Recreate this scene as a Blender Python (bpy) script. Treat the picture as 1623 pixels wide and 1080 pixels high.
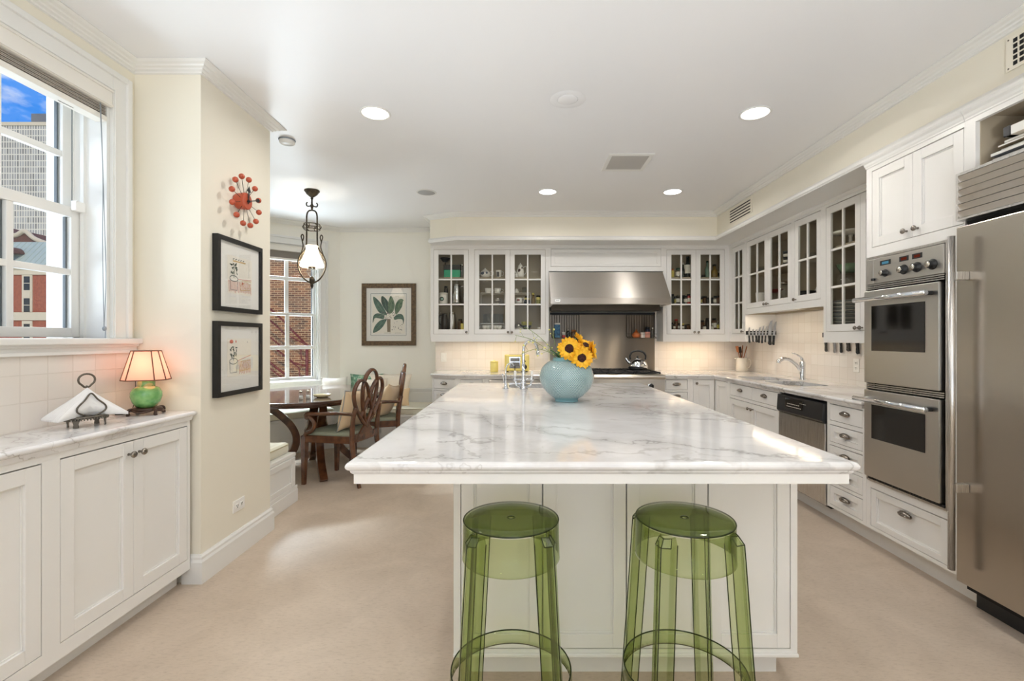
import bpy, bmesh, math, random
from mathutils import Matrix, Vector, noise
random.seed(7)
sc = bpy.context.scene
for o in list(bpy.data.objects): bpy.data.objects.remove(o)
COL = sc.collection
PI = math.pi
R = math.radians
# ------------------------------------------------------------------ camera
F, VX, VY, HC = 750.0, 826.0, 538.0, 1.30        # focal length in pixels, vanishing point, camera height
cam_d = bpy.data.cameras.new('camera'); cam = bpy.data.objects.new('camera', cam_d); COL.objects.link(cam)
cam.location = (0, 0, HC); cam.rotation_euler = (R(90), 0, 0)
cam_d.sensor_width = 36; cam_d.lens = 36 * F / 1623
cam_d.shift_x = -(VX - 811.5) / 1623; cam_d.shift_y = -(540 - VY) / 1623
cam_d.clip_start = 0.02; cam_d.clip_end = 900
sc.camera = cam
# ------------------------------------------------------------------ colour management
sc.view_settings.view_transform = 'Standard'; sc.view_settings.look = 'None'
sc.view_settings.exposure = 0.17; sc.view_settings.gamma = 1; sc.view_settings.use_curve_mapping = False
sc.cycles.use_denoising = True
sc.cycles.max_bounces = 10; sc.cycles.diffuse_bounces = 6; sc.cycles.glossy_bounces = 5
sc.cycles.transparent_max_bounces = 24; sc.cycles.transmission_bounces = 8
sc.cycles.caustics_reflective = False; sc.cycles.caustics_refractive = False
sc.cycles.sample_clamp_indirect = 6.0
# ------------------------------------------------------------------ node helpers
def new_mat(name):
    m = bpy.data.materials.new(name); m.use_nodes = True
    nt = m.node_tree
    for n in list(nt.nodes): nt.nodes.remove(n)
    out = nt.nodes.new('ShaderNodeOutputMaterial')
    return m, nt, out
def N(nt, t, **kw):
    n = nt.nodes.new('ShaderNode' + t)
    for k, v in kw.items():
        if k in n.inputs.keys() or isinstance(k, int): n.inputs[k].default_value = v
        else: setattr(n, k, v)
    return n
def S(nt, n, **kw):
    for k, v in kw.items(): n.inputs[k.replace('_', ' ')].default_value = v
    return n
def L(nt, a, b): nt.links.new(a, b)
def c4(c): return (c[0], c[1], c[2], 1)
def hx(s):
    v = [int(s[i:i+2], 16) / 255 for i in (0, 2, 4)]
    return tuple((x / 12.92 if x <= .04045 else ((x + .055) / 1.055) ** 2.4) for x in v)
def ramp(nt, stops, interp='LINEAR'):
    n = nt.nodes.new('ShaderNodeValToRGB'); n.color_ramp.interpolation = interp
    e = n.color_ramp.elements
    while len(e) < len(stops): e.new(0.5)
    for i, (p, c) in enumerate(stops):
        e[i].position = p; e[i].color = c4(c) if len(c) == 3 else c
    return n
def mathn(nt, op, a=None, b=None):
    n = nt.nodes.new('ShaderNodeMath'); n.operation = op
    for i, x in enumerate((a, b)):
        if x is None: continue
        if isinstance(x, (int, float)): n.inputs[i].default_value = x
        else: nt.links.new(x, n.inputs[i])
    return n.outputs[0]
def mixc(nt, fac, a, b, blend='MIX'):
    n = nt.nodes.new('ShaderNodeMix'); n.data_type = 'RGBA'; n.blend_type = blend
    for i, x in ((0, fac), (6, a), (7, b)):
        if isinstance(x, (int, float)): n.inputs[i].default_value = x
        elif isinstance(x, tuple): n.inputs[i].default_value = c4(x)
        else: nt.links.new(x, n.inputs[i])
    return n.outputs[2]
# ------------------------------------------------------------------ world: blue sky with clouds
w = bpy.data.worlds.new('sky'); sc.world = w; w.use_nodes = True
nt = w.node_tree
for n in list(nt.nodes): nt.nodes.remove(n)
wo = nt.nodes.new('ShaderNodeOutputWorld'); bg = nt.nodes.new('ShaderNodeBackground')
tc = nt.nodes.new('ShaderNodeTexCoord'); sx = nt.nodes.new('ShaderNodeSeparateXYZ'); L(nt, tc.outputs['Generated'], sx.inputs[0])
grad = ramp(nt, [(0.0, hx('cfe0f0')), (0.10, hx('8fc0f2')), (0.30, hx('3f8fee')), (1.0, hx('2f78d8'))]); L(nt, sx.outputs['Z'], grad.inputs[0])
mp = nt.nodes.new('ShaderNodeMapping'); mp.inputs['Scale'].default_value = (1, 1, 2.2); mp.inputs['Location'].default_value = (0.4, 0, 0); L(nt, tc.outputs['Generated'], mp.inputs[0])
cn = N(nt, 'TexNoise'); S(nt, cn, Scale=9.0, Detail=7.0, Roughness=0.56); L(nt, mp.outputs[0], cn.inputs['Vector'])
cr = ramp(nt, [(0.49, (0, 0, 0)), (0.66, (1, 1, 1))]); L(nt, cn.outputs[0], cr.inputs[0])
L(nt, mixc(nt, cr.outputs[0], grad.outputs[0], hx('f3f6fb')), bg.inputs['Color'])
bg.inputs['Strength'].default_value = 1.0; L(nt, bg.outputs[0], wo.inputs[0])
# ------------------------------------------------------------------ sun on the city outside, daylight at the windows, added fill behind the camera
def light(name, kind, loc, power, color=(1, 1, 1), rot=(0, 0, 0), **kw):
    d = bpy.data.lights.new(name, kind); d.energy = power; d.color = color
    for k, v in kw.items(): setattr(d, k, v)
    o = bpy.data.objects.new(name, d); COL.objects.link(o); o.location = loc; o.rotation_euler = rot
    return o
def aim(o, d): o.rotation_euler = Vector(d).to_track_quat('-Z', 'Y').to_euler()
sun = light('sun', 'SUN', (0, -20, 30), 2.0, hx('fff1dc'), angle=R(0.6)); aim(sun, (-0.35, 0.75, -0.62))
COOL = (0.80, 0.91, 1.0)
dl = light('daylight_window_left', 'AREA', (-3.9, 1.2, 4.6), 160, COOL, shape='RECTANGLE', size=2.2, size_y=1.4); aim(dl, (1.8, .5, -2.6))
dl2 = light('daylight_left_ground_bounce', 'AREA', (-4.2, 1.3, .35), 140, COOL, shape='RECTANGLE', size=2.4, size_y=1.2); aim(dl2, (2.1, .5, 1.5))
dn = light('daylight_window_nook', 'AREA', (-4.3, 7.3, 4.2), 1700, COOL, shape='RECTANGLE', size=1.8, size_y=1.2); aim(dn, (1.3, -1.5, -2.4))
dn2 = light('daylight_nook_ground_bounce', 'AREA', (-4.3, 7.3, -.6), 400, COOL, shape='RECTANGLE', size=2.6, size_y=2.0); aim(dn2, (1.2, -1.35, 1.6))
dr = light('rear_fill', 'AREA', (0.0, -2.66, 1.65), 28, (0.94, 0.97, 1.0), shape='RECTANGLE', size=3.2, size_y=1.9); aim(dr, (0, 1, .2))  # soft fill lamp added at a made-up window behind the camera
up = light('ceiling_fill', 'AREA', (.5, -1.5, .8), 64, (0.88, 0.94, 1.0), shape='DISK', size=.7, spread=R(130)); aim(up, (0, .55, 1))  # fill lamp added behind the camera to brighten the ceiling
WARM = (1.0, 0.965, 0.92)
SPOTS = [(-.941, 3.05), (.262, 4.676), (1.496, 4.676), (1.508, 3.05)]
FILL_SPOTS = [(-.941, 1.3), (.3, 1.3), (1.508, 1.3), (-.9, -.4), (1.5, -.4)]  # unseen downlights added out of frame for more room light
SPOT_POWER = 6.5; FILL_SPOT_POWER = 2.0
# ------------------------------------------------------------------ mesh builder
class MB:
    def __init__(s): s.v = []; s.f = []; s.sm = []; s.mi = []; s.uv = None
    def add(s, vs, fs, smooth=False, mi=0, M=None):
        b = len(s.v)
        if M is not None: vs = [M @ Vector(p) for p in vs]
        s.v += [tuple(p) for p in vs]
        for f in fs:
            s.f.append(tuple(i + b for i in f)); s.sm.append(smooth); s.mi.append(mi)
        return s
    def box(s, x0, x1, y0, y1, z0, z1, mi=0, M=None):
        if x0 > x1: x0, x1 = x1, x0
        if y0 > y1: y0, y1 = y1, y0
        if z0 > z1: z0, z1 = z1, z0
        vs = [(x0,y0,z0),(x1,y0,z0),(x1,y1,z0),(x0,y1,z0),(x0,y0,z1),(x1,y0,z1),(x1,y1,z1),(x0,y1,z1)]
        return s.add(vs, [(0,3,2,1),(4,5,6,7),(0,1,5,4),(1,2,6,5),(2,3,7,6),(3,0,4,7)], mi=mi, M=M)
    def bbox(s, x0, x1, y0, y1, z0, z1, r=.004, mi=0, M=None):      # box with chamfered edges
        bm = bmesh.new(); t = MB().box(x0, x1, y0, y1, z0, z1)
        vs = [bm.verts.new(p) for p in t.v]
        for f in t.f: bm.faces.new([vs[i] for i in f])
        bmesh.ops.bevel(bm, geom=list(bm.edges), offset=r, segments=2, profile=.5, affect='EDGES')
        return s.bm(bm, mi=mi, M=M)
    def bm(s, bm, smooth=False, mi=0, M=None):
        bm.verts.index_update()
        s.add([v.co.copy() for v in bm.verts], [tuple(v.index for v in f.verts) for f in bm.faces], smooth, mi, M)
        bm.free(); return s
    def prism(s, loop, vec, mi=0, M=None, smooth=False):
        n = len(loop); a = [Vector(p) for p in loop]; b = [p + Vector(vec) for p in a]
        fs = [tuple(reversed(range(n))), tuple(range(n, 2 * n))] + [(i, (i+1) % n, n + (i+1) % n, n + i) for i in range(n)]
        nrm = (a[1]-a[0]).cross(a[2]-a[1])
        if nrm.dot(Vector(vec)) < 0: fs = [tuple(reversed(f)) for f in fs]
        return s.add(a + b, fs, mi=mi, M=M, smooth=smooth)
    def lathe(s, prof, n=24, c=(0,0,0), mi=0, M=None, smooth=True, cap=True, uv=False):
        vs = []; cols = n + 1 if uv else n
        for (r, z) in prof:
            for i in range(cols):
                a = 2 * PI * i / n
                vs.append((c[0] + r * math.cos(a), c[1] + r * math.sin(a), c[2] + z))
        fs = []
        for j in range(len(prof) - 1):
            for i in range(n):
                i2 = i + 1 if uv else (i + 1) % n
                fs.append((j*cols + i, j*cols + i2, (j+1)*cols + i2, (j+1)*cols + i))
        if cap and not uv:
            if prof[0][0] > 1e-5: fs.append(tuple(reversed(range(n))))
            if prof[-1][0] > 1e-5: fs.append(tuple(range((len(prof)-1)*n, len(prof)*n)))
        if uv:
            base = len(s.v); s.uv = s.uv or {}
            acc = 0; pr = prof[0]
            for j, (r, z) in enumerate(prof):
                acc += math.hypot(r - pr[0], z - pr[1]); pr = (r, z)
                for i in range(cols): s.uv[base + j*cols + i] = (i / n, acc)
        return s.add(vs, fs, smooth, mi, M)
    def tube(s, pts, r, n=8, closed=False, mi=0, M=None, flat=1.0, smooth=True):
        P = [Vector(p) for p in pts]; m = len(P)
        rr = r if isinstance(r, (list, tuple)) else [r] * m
        T = []
        for i in range(m):
            if closed: t = P[(i+1) % m] - P[i-1]
            else: t = P[min(i+1, m-1)] - P[max(i-1, 0)]
            T.append(t.normalized() if t.length > 1e-9 else Vector((0,0,1)))
        up = Vector((0,0,1)) if abs(T[0].z) < .9 else Vector((0,1,0))
        u = T[0].cross(up).normalized(); vs = []
        for i in range(m):
            u = (u - T[i] * u.dot(T[i])); u = u.normalized() if u.length > 1e-6 else T[i].orthogonal().normalized()
            w_ = T[i].cross(u)
            for k in range(n):
                a = 2 * PI * k / n
                vs.append(P[i] + u * (rr[i] * math.cos(a)) + w_ * (rr[i] * flat * math.sin(a)))
        fs = []
        for i in range(m if closed else m - 1):
            j = (i + 1) % m
            for k in range(n):
                k2 = (k + 1) % n
                fs.append((i*n + k, i*n + k2, j*n + k2, j*n + k))
        if not closed:
            fs.append(tuple(reversed(range(n)))); fs.append(tuple(range((m-1)*n, m*n)))
        return s.add(vs, fs, smooth, mi, M)
    def ell(s, c, r, nu=16, nv=10, mi=0, M=None):
        if isinstance(r, (int, float)): r = (r, r, r)
        vs = [(c[0], c[1], c[2] - r[2])]
        for j in range(1, nv):
            p = -PI/2 + PI * j / nv
            for i in range(nu):
                a = 2 * PI * i / nu
                vs.append((c[0] + r[0]*math.cos(p)*math.cos(a), c[1] + r[1]*math.cos(p)*math.sin(a), c[2] + r[2]*math.sin(p)))
        vs.append((c[0], c[1], c[2] + r[2])); t = len(vs) - 1
        fs = [(0, 1 + (i+1) % nu, 1 + i) for i in range(nu)]
        for j in range(nv - 2):
            for i in range(nu):
                a = 1 + j*nu + i; b = 1 + j*nu + (i+1) % nu
                fs.append((a, b, b + nu, a + nu))
        q = 1 + (nv-2)*nu
        fs += [(q + i, q + (i+1) % nu, t) for i in range(nu)]
        return s.add(vs, fs, True, mi, M)
    def sweep(s, prof, path, closed=False, mi=0, M=None):
        """prof: closed loop of (out, z); path: xy points, the room on the left of the travel direction."""
        P = [Vector((p[0], p[1])) for p in path]; m = len(P); vs = []; k = len(prof)
        for i in range(m):
            d0 = (P[i] - P[i-1]).normalized() if (closed or i > 0) else None
            d1 = (P[(i+1) % m] - P[i]).normalized() if (closed or i < m-1) else None
            d0 = d0 or d1; d1 = d1 or d0
            n0 = Vector((-d0.y, d0.x)); n1 = Vector((-d1.y, d1.x))
            b = n0 + n1; b = b / max(b.dot(n0), .2) if b.length > 1e-6 else n0
            for (o_, z) in prof: vs.append((P[i].x + b.x*o_, P[i].y + b.y*o_, z))
        fs = []
        for i in range(m if closed else m-1):
            j = (i+1) % m
            for q in range(k):
                q2 = (q+1) % k
                fs.append((i*k + q, i*k + q2, j*k + q2, j*k + q))
        if not closed: fs += [tuple(reversed(range(k))), tuple(range((m-1)*k, m*k))]
        return s.add(vs, fs, mi=mi, M=M)
    def slab(s, outline, rings, holes=(), M=None, mi=0):
        """outline CCW; rings [(inset, z)] from top to bottom; holes: list of CCW loops cut through."""
        P = [Vector(p) for p in outline]; m = len(P)
        def inset(d):
            out = []
            for i in range(m):
                d0 = (P[i] - P[i-1]).normalized(); d1 = (P[(i+1) % m] - P[i]).normalized()
                n0 = Vector((-d0.y, d0.x)); n1 = Vector((-d1.y, d1.x)); b = n0 + n1
                b = b / max(b.dot(n0), .2); out.append(P[i] + b * d)
            return out
        vs = []; fs = []
        for (d, z) in rings: vs += [(p.x, p.y, z) for p in inset(d)]
        for j in range(len(rings)-1):
            for i in range(m):
                i2 = (i+1) % m
                fs.append(((j+1)*m + i, (j+1)*m + i2, j*m + i2, j*m + i))
        s.add(vs, fs, mi=mi, M=M)
        for top in (True, False):
            d, z = rings[0] if top else rings[-1]
            bm = bmesh.new(); edges = []
            for loop in [[(p.x, p.y) for p in inset(d)]] + [list(h) for h in holes]:
                q = [bm.verts.new((p[0], p[1], z)) for p in loop]
                edges += [bm.edges.new((q[i], q[(i+1) % len(q)])) for i in range(len(q))]
            bmesh.ops.triangle_fill(bm, use_beauty=True, use_dissolve=False, edges=edges)
            for f in bm.faces:
                f.normal_update()
                if (f.normal.z > 0) != top: f.normal_flip()
            s.bm(bm, mi=mi, M=M)
        for h in holes:
            n = len(h); z1, z0 = rings[0][1], rings[-1][1]
            s.add([(p[0], p[1], z1) for p in h] + [(p[0], p[1], z0) for p in h], [(i, (i+1) % n, n + (i+1) % n, n + i) for i in range(n)], mi=mi, M=M)
        return s
    def build(s, name, mats, parent=None, loc=None, rot=None, bevel=0, sub=0, kind=None, merge=False):
        me = bpy.data.meshes.new(name)
        me.from_pydata(s.v, [], s.f)
        for p, sm, mi in zip(me.polygons, s.sm, s.mi): p.use_smooth = sm; p.material_index = mi
        if s.uv:
            ul = me.uv_layers.new(name='UVMap')
            for lp in me.loops: ul.data[lp.index].uv = s.uv.get(lp.vertex_index, (0, 0))
        for m_ in (mats if isinstance(mats, (list, tuple)) else [mats]): me.materials.append(m_)
        if merge:
            bm = bmesh.new(); bm.from_mesh(me); bmesh.ops.remove_doubles(bm, verts=bm.verts, dist=1e-5); bm.to_mesh(me); bm.free()
        me.update()
        o = bpy.data.objects.new(name, me); COL.objects.link(o)
        if parent is not None: o.parent = parent
        if loc is not None: o.location = loc
        if rot is not None: o.rotation_euler = rot if isinstance(rot, tuple) else (0, 0, rot)
        if bevel:
            b = o.modifiers.new('bevel', 'BEVEL'); b.width = bevel; b.segments = 2; b.limit_method = 'ANGLE'; b.angle_limit = R(40)
        if sub:
            d = o.modifiers.new('sub', 'SUBSURF'); d.levels = sub; d.render_levels = sub
        if kind: o['kind'] = kind
        return o
def thing(name, label, cat, loc=(0,0,0), rot=0, group=None, kind=None):
    o = bpy.data.objects.new(name, None); COL.objects.link(o); o.empty_display_size = .1
    o.location = loc; o.rotation_euler = rot if isinstance(rot, tuple) else (0, 0, rot)
    return tag(o, label, cat, group, kind)
def tag(o, label=None, cat=None, group=None, kind=None):
    if label: o['label'] = label
    if cat: o['category'] = cat
    if group: o['group'] = group
    if kind: o['kind'] = kind
    return o
def dup(o, loc=None, rot=None, label=None, parent=None, scale=None):
    c = o.copy(); COL.objects.link(c)
    if parent is not None: c.parent = parent
    if loc is not None: c.location = loc
    if rot is not None: c.rotation_euler = rot if isinstance(rot, tuple) else (0, 0, rot)
    if scale is not None: c.scale = scale
    if label: c['label'] = label
    for ch in [q for q in COL.objects if q.parent == o]: dup(ch, parent=c)
    return c
def bez(pts, n=8, closed=False):                      # Catmull-Rom through the points
    P = [Vector(p) for p in pts]; m = len(P); out = []
    for i in range(m if closed else m-1):
        if closed: a, b, c, d = P[i-1], P[i], P[(i+1) % m], P[(i+2) % m]
        else: a, b, c, d = P[max(i-1,0)], P[i], P[i+1], P[min(i+2,m-1)]
        for k in range(n):
            t = k / n
            out.append(.5*((2*b) + (c-a)*t + (2*a-5*b+4*c-d)*t*t + (-a+3*b-3*c+d)*t**3))
    if not closed: out.append(P[-1])
    return out
def rrect(x0, x1, y0, y1, r, n=5):
    out = []
    for (cx, cy, a0) in ((x1-r, y0+r, -90), (x1-r, y1-r, 0), (x0+r, y1-r, 90), (x0+r, y0+r, 180)):
        for k in range(n+1):
            a = R(a0 + 90*k/n); out.append((cx + r*math.cos(a), cy + r*math.sin(a)))
    return out
TR = Matrix.Translation
def RX(a): return Matrix.Rotation(R(a), 4, 'X')
def RY(a): return Matrix.Rotation(R(a), 4, 'Y')
def RZ(a): return Matrix.Rotation(R(a), 4, 'Z')
# ------------------------------------------------------------------ materials
def pbr(name, base, rough=.5, metal=0., spec=.5, bump=None, coat=0., emis=None, es=0., aniso=0., sheen=0., trans=0., var=None):
    m, nt, out = new_mat(name)
    b = N(nt, 'BsdfPrincipled'); L(nt, b.outputs[0], out.inputs[0])
    b.inputs['Base Color'].default_value = c4(base); b.inputs['Roughness'].default_value = rough; b.inputs['Metallic'].default_value = metal
    b.inputs['Specular IOR Level'].default_value = spec; b.inputs['Coat Weight'].default_value = coat; b.inputs['Anisotropic'].default_value = aniso
    b.inputs['Sheen Weight'].default_value = sheen; b.inputs['Transmission Weight'].default_value = trans
    if emis: b.inputs['Emission Color'].default_value = c4(emis); b.inputs['Emission Strength'].default_value = es
    if bump or var: tcn = N(nt, 'TexCoord')
    if bump:
        sc_, st, dist = bump
        n = N(nt, 'TexNoise'); n.inputs['Scale'].default_value = sc_; n.inputs['Detail'].default_value = 3
        L(nt, tcn.outputs['Object'], n.inputs['Vector'])
        bp = N(nt, 'Bump'); bp.inputs['Strength'].default_value = st; bp.inputs['Distance'].default_value = dist
        L(nt, n.outputs[0], bp.inputs['Height']); L(nt, bp.outputs[0], b.inputs['Normal'])
    if var:
        sc_, other, lo, hi = var
        n = N(nt, 'TexNoise'); n.inputs['Scale'].default_value = sc_; n.inputs['Detail'].default_value = 5
        L(nt, tcn.outputs['Object'], n.inputs['Vector'])
        r = ramp(nt, [(lo, base), (hi, other)]); L(nt, n.outputs[0], r.inputs[0]); L(nt, r.outputs[0], b.inputs['Base Color'])
    return m
WALL = pbr('wall_paint_cream', hx('ece6d6'), .55, bump=(60, .05, .002))
NOOKWALL = pbr('wall_paint_pale', hx('f3f0e6'), .55, bump=(60, .05, .002))
CEIL = pbr('ceiling_white', hx('efeff0'), .35, spec=.35)
TRIM = pbr('trim_white', hx('e8e7e3'), .32)
CAB = pbr('cabinet_white', hx('ebe9e5'), .34)
CABIN = pbr('cabinet_inside_shaded', hx('b0a38d'), .6)  # beige inside, darkened to stand in for the shade of the recess
NICKEL = pbr('nickel', hx('8f8880'), .25, 1.)
CHROME = pbr('chrome', hx('dfe2e6'), .07, 1.)
BLACK = pbr('black_plastic', hx('17181a'), .35)
BLACKSAT = pbr('black_frame', hx('121211'), .4)
IRON = pbr('cast_iron', hx('1c1c1e'), .55, .2)
BRONZE = pbr('aged_bronze', hx('3b352c'), .45, .8, var=(30, hx('554c3e'), .4, .65))
PEWTER = pbr('pewter', hx('6b655c'), .38, .9)
PORC = pbr('porcelain', hx('f2efe9'), .15, coat=.4)
CREAMPORC = pbr('cream_pottery', hx('efe8da'), .25, coat=.3)
PAPER = pbr('paper', hx('f3f1ec'), .8)
NAPKIN = pbr('napkin_paper', hx('f4f2f0'), .9, bump=(90, .15, .002))
YELLOW = pbr('yellow_enamel', hx('efdb7c'), .3, coat=.3)
DARKGLASS = pbr('oven_glass', hx('0b0908'), .06, spec=.6)
RED = pbr('clock_orange', hx('b54e30'), .35, coat=.2)
WOOD = pbr('dark_walnut', hx('4a2b1a'), .25, coat=.35, var=(14, hx('6b4329'), .35, .7))
TABLEWOOD = pbr('table_mahogany', hx('3d281e'), .16, coat=.6, var=(9, hx('50342a'), .35, .7))
SEATFAB = pbr('green_woven', hx('7d8c84'), .9, sheen=.3)
CUSHION = pbr('bench_cushion', hx('e0dbc6'), .9, sheen=.3, bump=(220, .2, .001))
TANPIL = pbr('tan_weave', hx('e0c6a0'), .9, sheen=.3, bump=(160, .5, .003))
CREAMPIL = pbr('cream_linen', hx('e6dccb'), .9, sheen=.3, bump=(160, .3, .002))
WHITEPLATE = pbr('white_plastic', hx('f3f1ec'), .35)
DARK = pbr('dark_slot', hx('141312'), .8)
KNIFESTEEL = pbr('knife_steel', hx('b9bcc0'), .22, 1.)
SPEAKER = pbr('speaker_grille', hx('a8a8a8'), .7)
LEAF = pbr('leaf_green', hx('4d7a35'), .5, var=(40, hx('2f5a26'), .4, .6))
PETAL = pbr('sunflower_petal', hx('fac82c'), .55, var=(40, hx('f4b01c'), .4, .65))
SEEDS = pbr('sunflower_seeds', hx('2a120c'), .9, bump=(260, .9, .004), var=(150, hx('4a2013'), .45, .6))
BLOSSOM = pbr('pale_blossom', hx('e9e08a'), .6)
STEM = pbr('stem_green', hx('7d9150'), .6)
TERRA = pbr('terracotta', hx('b8622f'), .5)
LABELW = pbr('label_white', hx('ece7da'), .6)
LABELY = pbr('label_yellow', hx('d9c96a'), .6)
LABELR = pbr('label_red', hx('b02b23'), .5)
DKBOTTLE = pbr('dark_bottle', hx('1d241d'), .12, coat=.3)
SPICE = pbr('spice_brown', hx('5a3b22'), .3)
SPICEDK = pbr('spice_dark', hx('2c241d'), .3)
AMBER = pbr('amber_bottle', hx('7d6226'), .12, coat=.3)
PALEGREEN = pbr('pale_green_glass', hx('7f9a86'), .12, coat=.3)
TEAL = pbr('teal_box', hx('35b48a'), .5)
BLUEBOX = pbr('blue_box', hx('2a5f86'), .5, var=(45, hx('4b86a8'), .45, .6))
PINKBOX = pbr('pink_label', hx('d89a88'), .5)
GREENCER = pbr('green_ceramic', hx('5f8d4f'), .3, coat=.3)
SILVER = pbr('silver', hx('cfcac0'), .18, 1.)
MUNTIN = TRIM
BLIND = pbr('blind_slat', hx('a59d92'), .5)
BLINDW = pbr('blind_rail', hx('e9e5dd'), .4)
SEAL = pbr('glazing_seal', hx('5f6468'), .6)
GREY = pbr('grey_vinyl', hx('8e959b'), .4)
WOODLT = pbr('spoon_wood', hx('a3643a'), .5)
FENCE = pbr('fire_escape_red', hx('641f18'), .5)
STONE = pbr('limestone', hx('cdbd9f'), .8)
COPPER = pbr('copper_green', hx('a9b3a6'), .6)
ROOFGREY = pbr('roof_grey', hx('6d6e70'), .8)
ORANGEART = pbr('art_red', hx('d0705c'), .7); DKGREENART = pbr('art_green', hx('2e4a38'), .7)
GREYINK = pbr('art_grey', hx('5b6466'), .7); TANART = pbr('art_tan', hx('d8b884'), .7)

def steel(name, base=hx('cfcac3'), rough=.28, axis=0, es=.004, aniso=.0, arot=0.):
    m, nt, out = new_mat(name); b = N(nt, 'BsdfPrincipled'); L(nt, b.outputs[0], out.inputs[0])
    b.inputs['Base Color'].default_value = c4(base); b.inputs['Metallic'].default_value = 1.; b.inputs['Roughness'].default_value = rough
    t = N(nt, 'TexCoord'); mp_ = N(nt, 'Mapping'); s_ = [900., 900., 900.]; s_[axis] = 6.
    if aniso:
        tg = N(nt, 'Tangent', direction_type='RADIAL', axis='X'); L(nt, tg.outputs[0], b.inputs['Tangent'])
    b.inputs['Anisotropic'].default_value = aniso; b.inputs['Anisotropic Rotation'].default_value = arot
    mp_.inputs['Scale'].default_value = s_; L(nt, t.outputs['Object'], mp_.inputs[0])
    n = N(nt, 'TexNoise'); n.inputs['Scale'].default_value = 1.; n.inputs['Detail'].default_value = 2; L(nt, mp_.outputs[0], n.inputs['Vector'])
    r = N(nt, 'MapRange'); r.inputs['To Min'].default_value = rough - .02; r.inputs['To Max'].default_value = rough + .04
    L(nt, n.outputs[0], r.inputs[0]); L(nt, r.outputs[0], b.inputs['Roughness'])
    bp = N(nt, 'Bump'); bp.inputs['Strength'].default_value = es; bp.inputs['Distance'].default_value = .002
    L(nt, n.outputs[0], bp.inputs['Height']); L(nt, bp.outputs[0], b.inputs['Normal'])
    return m
STEELX = steel('brushed_steel_x', axis=0)
STEELZ = steel('brushed_steel_z', hx('cbc8c4'), .27, axis=2)
STEELY = steel('brushed_steel_y', hx('cbc8c3'), .29, axis=1)
PANELSTEEL = steel('panel_steel', hx('a89f94'), .5, axis=0, aniso=1.)
HOODSTEEL = steel('hood_steel', hx('c6c0b8'), .45, axis=0, aniso=1.)
DARKSTEEL = pbr('dark_steel', hx('4c443a'), .45, .8)

def schlick(nt, f0=.04):
    lw = N(nt, 'LayerWeight'); lw.inputs[0].default_value = .5
    return mathn(nt, 'ADD', mathn(nt, 'MULTIPLY', mathn(nt, 'POWER', lw.outputs['Facing'], 5.), 1 - f0), f0)
def glass(name, tint=(1, 1, 1), refl=1.0, rough=.0):
    m, nt, out = new_mat(name)
    t = N(nt, 'BsdfTransparent'); t.inputs[0].default_value = c4(tint)
    g = N(nt, 'BsdfGlossy'); g.inputs['Roughness'].default_value = rough; g.inputs[0].default_value = (1, 1, 1, 1)
    mx = N(nt, 'MixShader'); L(nt, mathn(nt, 'MULTIPLY', schlick(nt), refl), mx.inputs[0]); L(nt, t.outputs[0], mx.inputs[1]); L(nt, g.outputs[0], mx.inputs[2])
    L(nt, mx.outputs[0], out.inputs[0]); return m
GLASS = glass('window_glass', (.97, .98, .98), .6)
CABGLASS = glass('cabinet_glass', (.93, .93, .91), .2)
CLEARG = glass('clear_glassware', (.90, .92, .93), 1.6)
def acrylic(name, face, edge, body=.04):
    m, nt, out = new_mat(name)
    lw = N(nt, 'LayerWeight'); lw.inputs[0].default_value = .5
    col = mixc(nt, mathn(nt, 'POWER', lw.outputs['Facing'], 2.2), face, edge)
    t = N(nt, 'BsdfTransparent'); L(nt, col, t.inputs[0])
    d = N(nt, 'BsdfPrincipled'); d.inputs['Base Color'].default_value = c4(hx('8b9a5c')); d.inputs['Roughness'].default_value = .1
    g = N(nt, 'BsdfGlossy'); g.inputs['Roughness'].default_value = .03
    m1 = N(nt, 'MixShader'); m1.inputs[0].default_value = body; L(nt, t.outputs[0], m1.inputs[1]); L(nt, d.outputs[0], m1.inputs[2])
    m2 = N(nt, 'MixShader'); L(nt, mathn(nt, 'MULTIPLY', schlick(nt), .7), m2.inputs[0]); L(nt, m1.outputs[0], m2.inputs[1]); L(nt, g.outputs[0], m2.inputs[2])
    L(nt, m2.outputs[0], out.inputs[0]); return m
ACRYL = acrylic('green_acrylic', (.87, .90, .74), (.50, .58, .30))
ACRYLSEAT = acrylic('green_acrylic_seat', (.60, .66, .42), (.36, .42, .20), .08)
ACRYLEDGE = acrylic('green_acrylic_edge', (.14, .20, .07), (.05, .08, .03))

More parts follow.
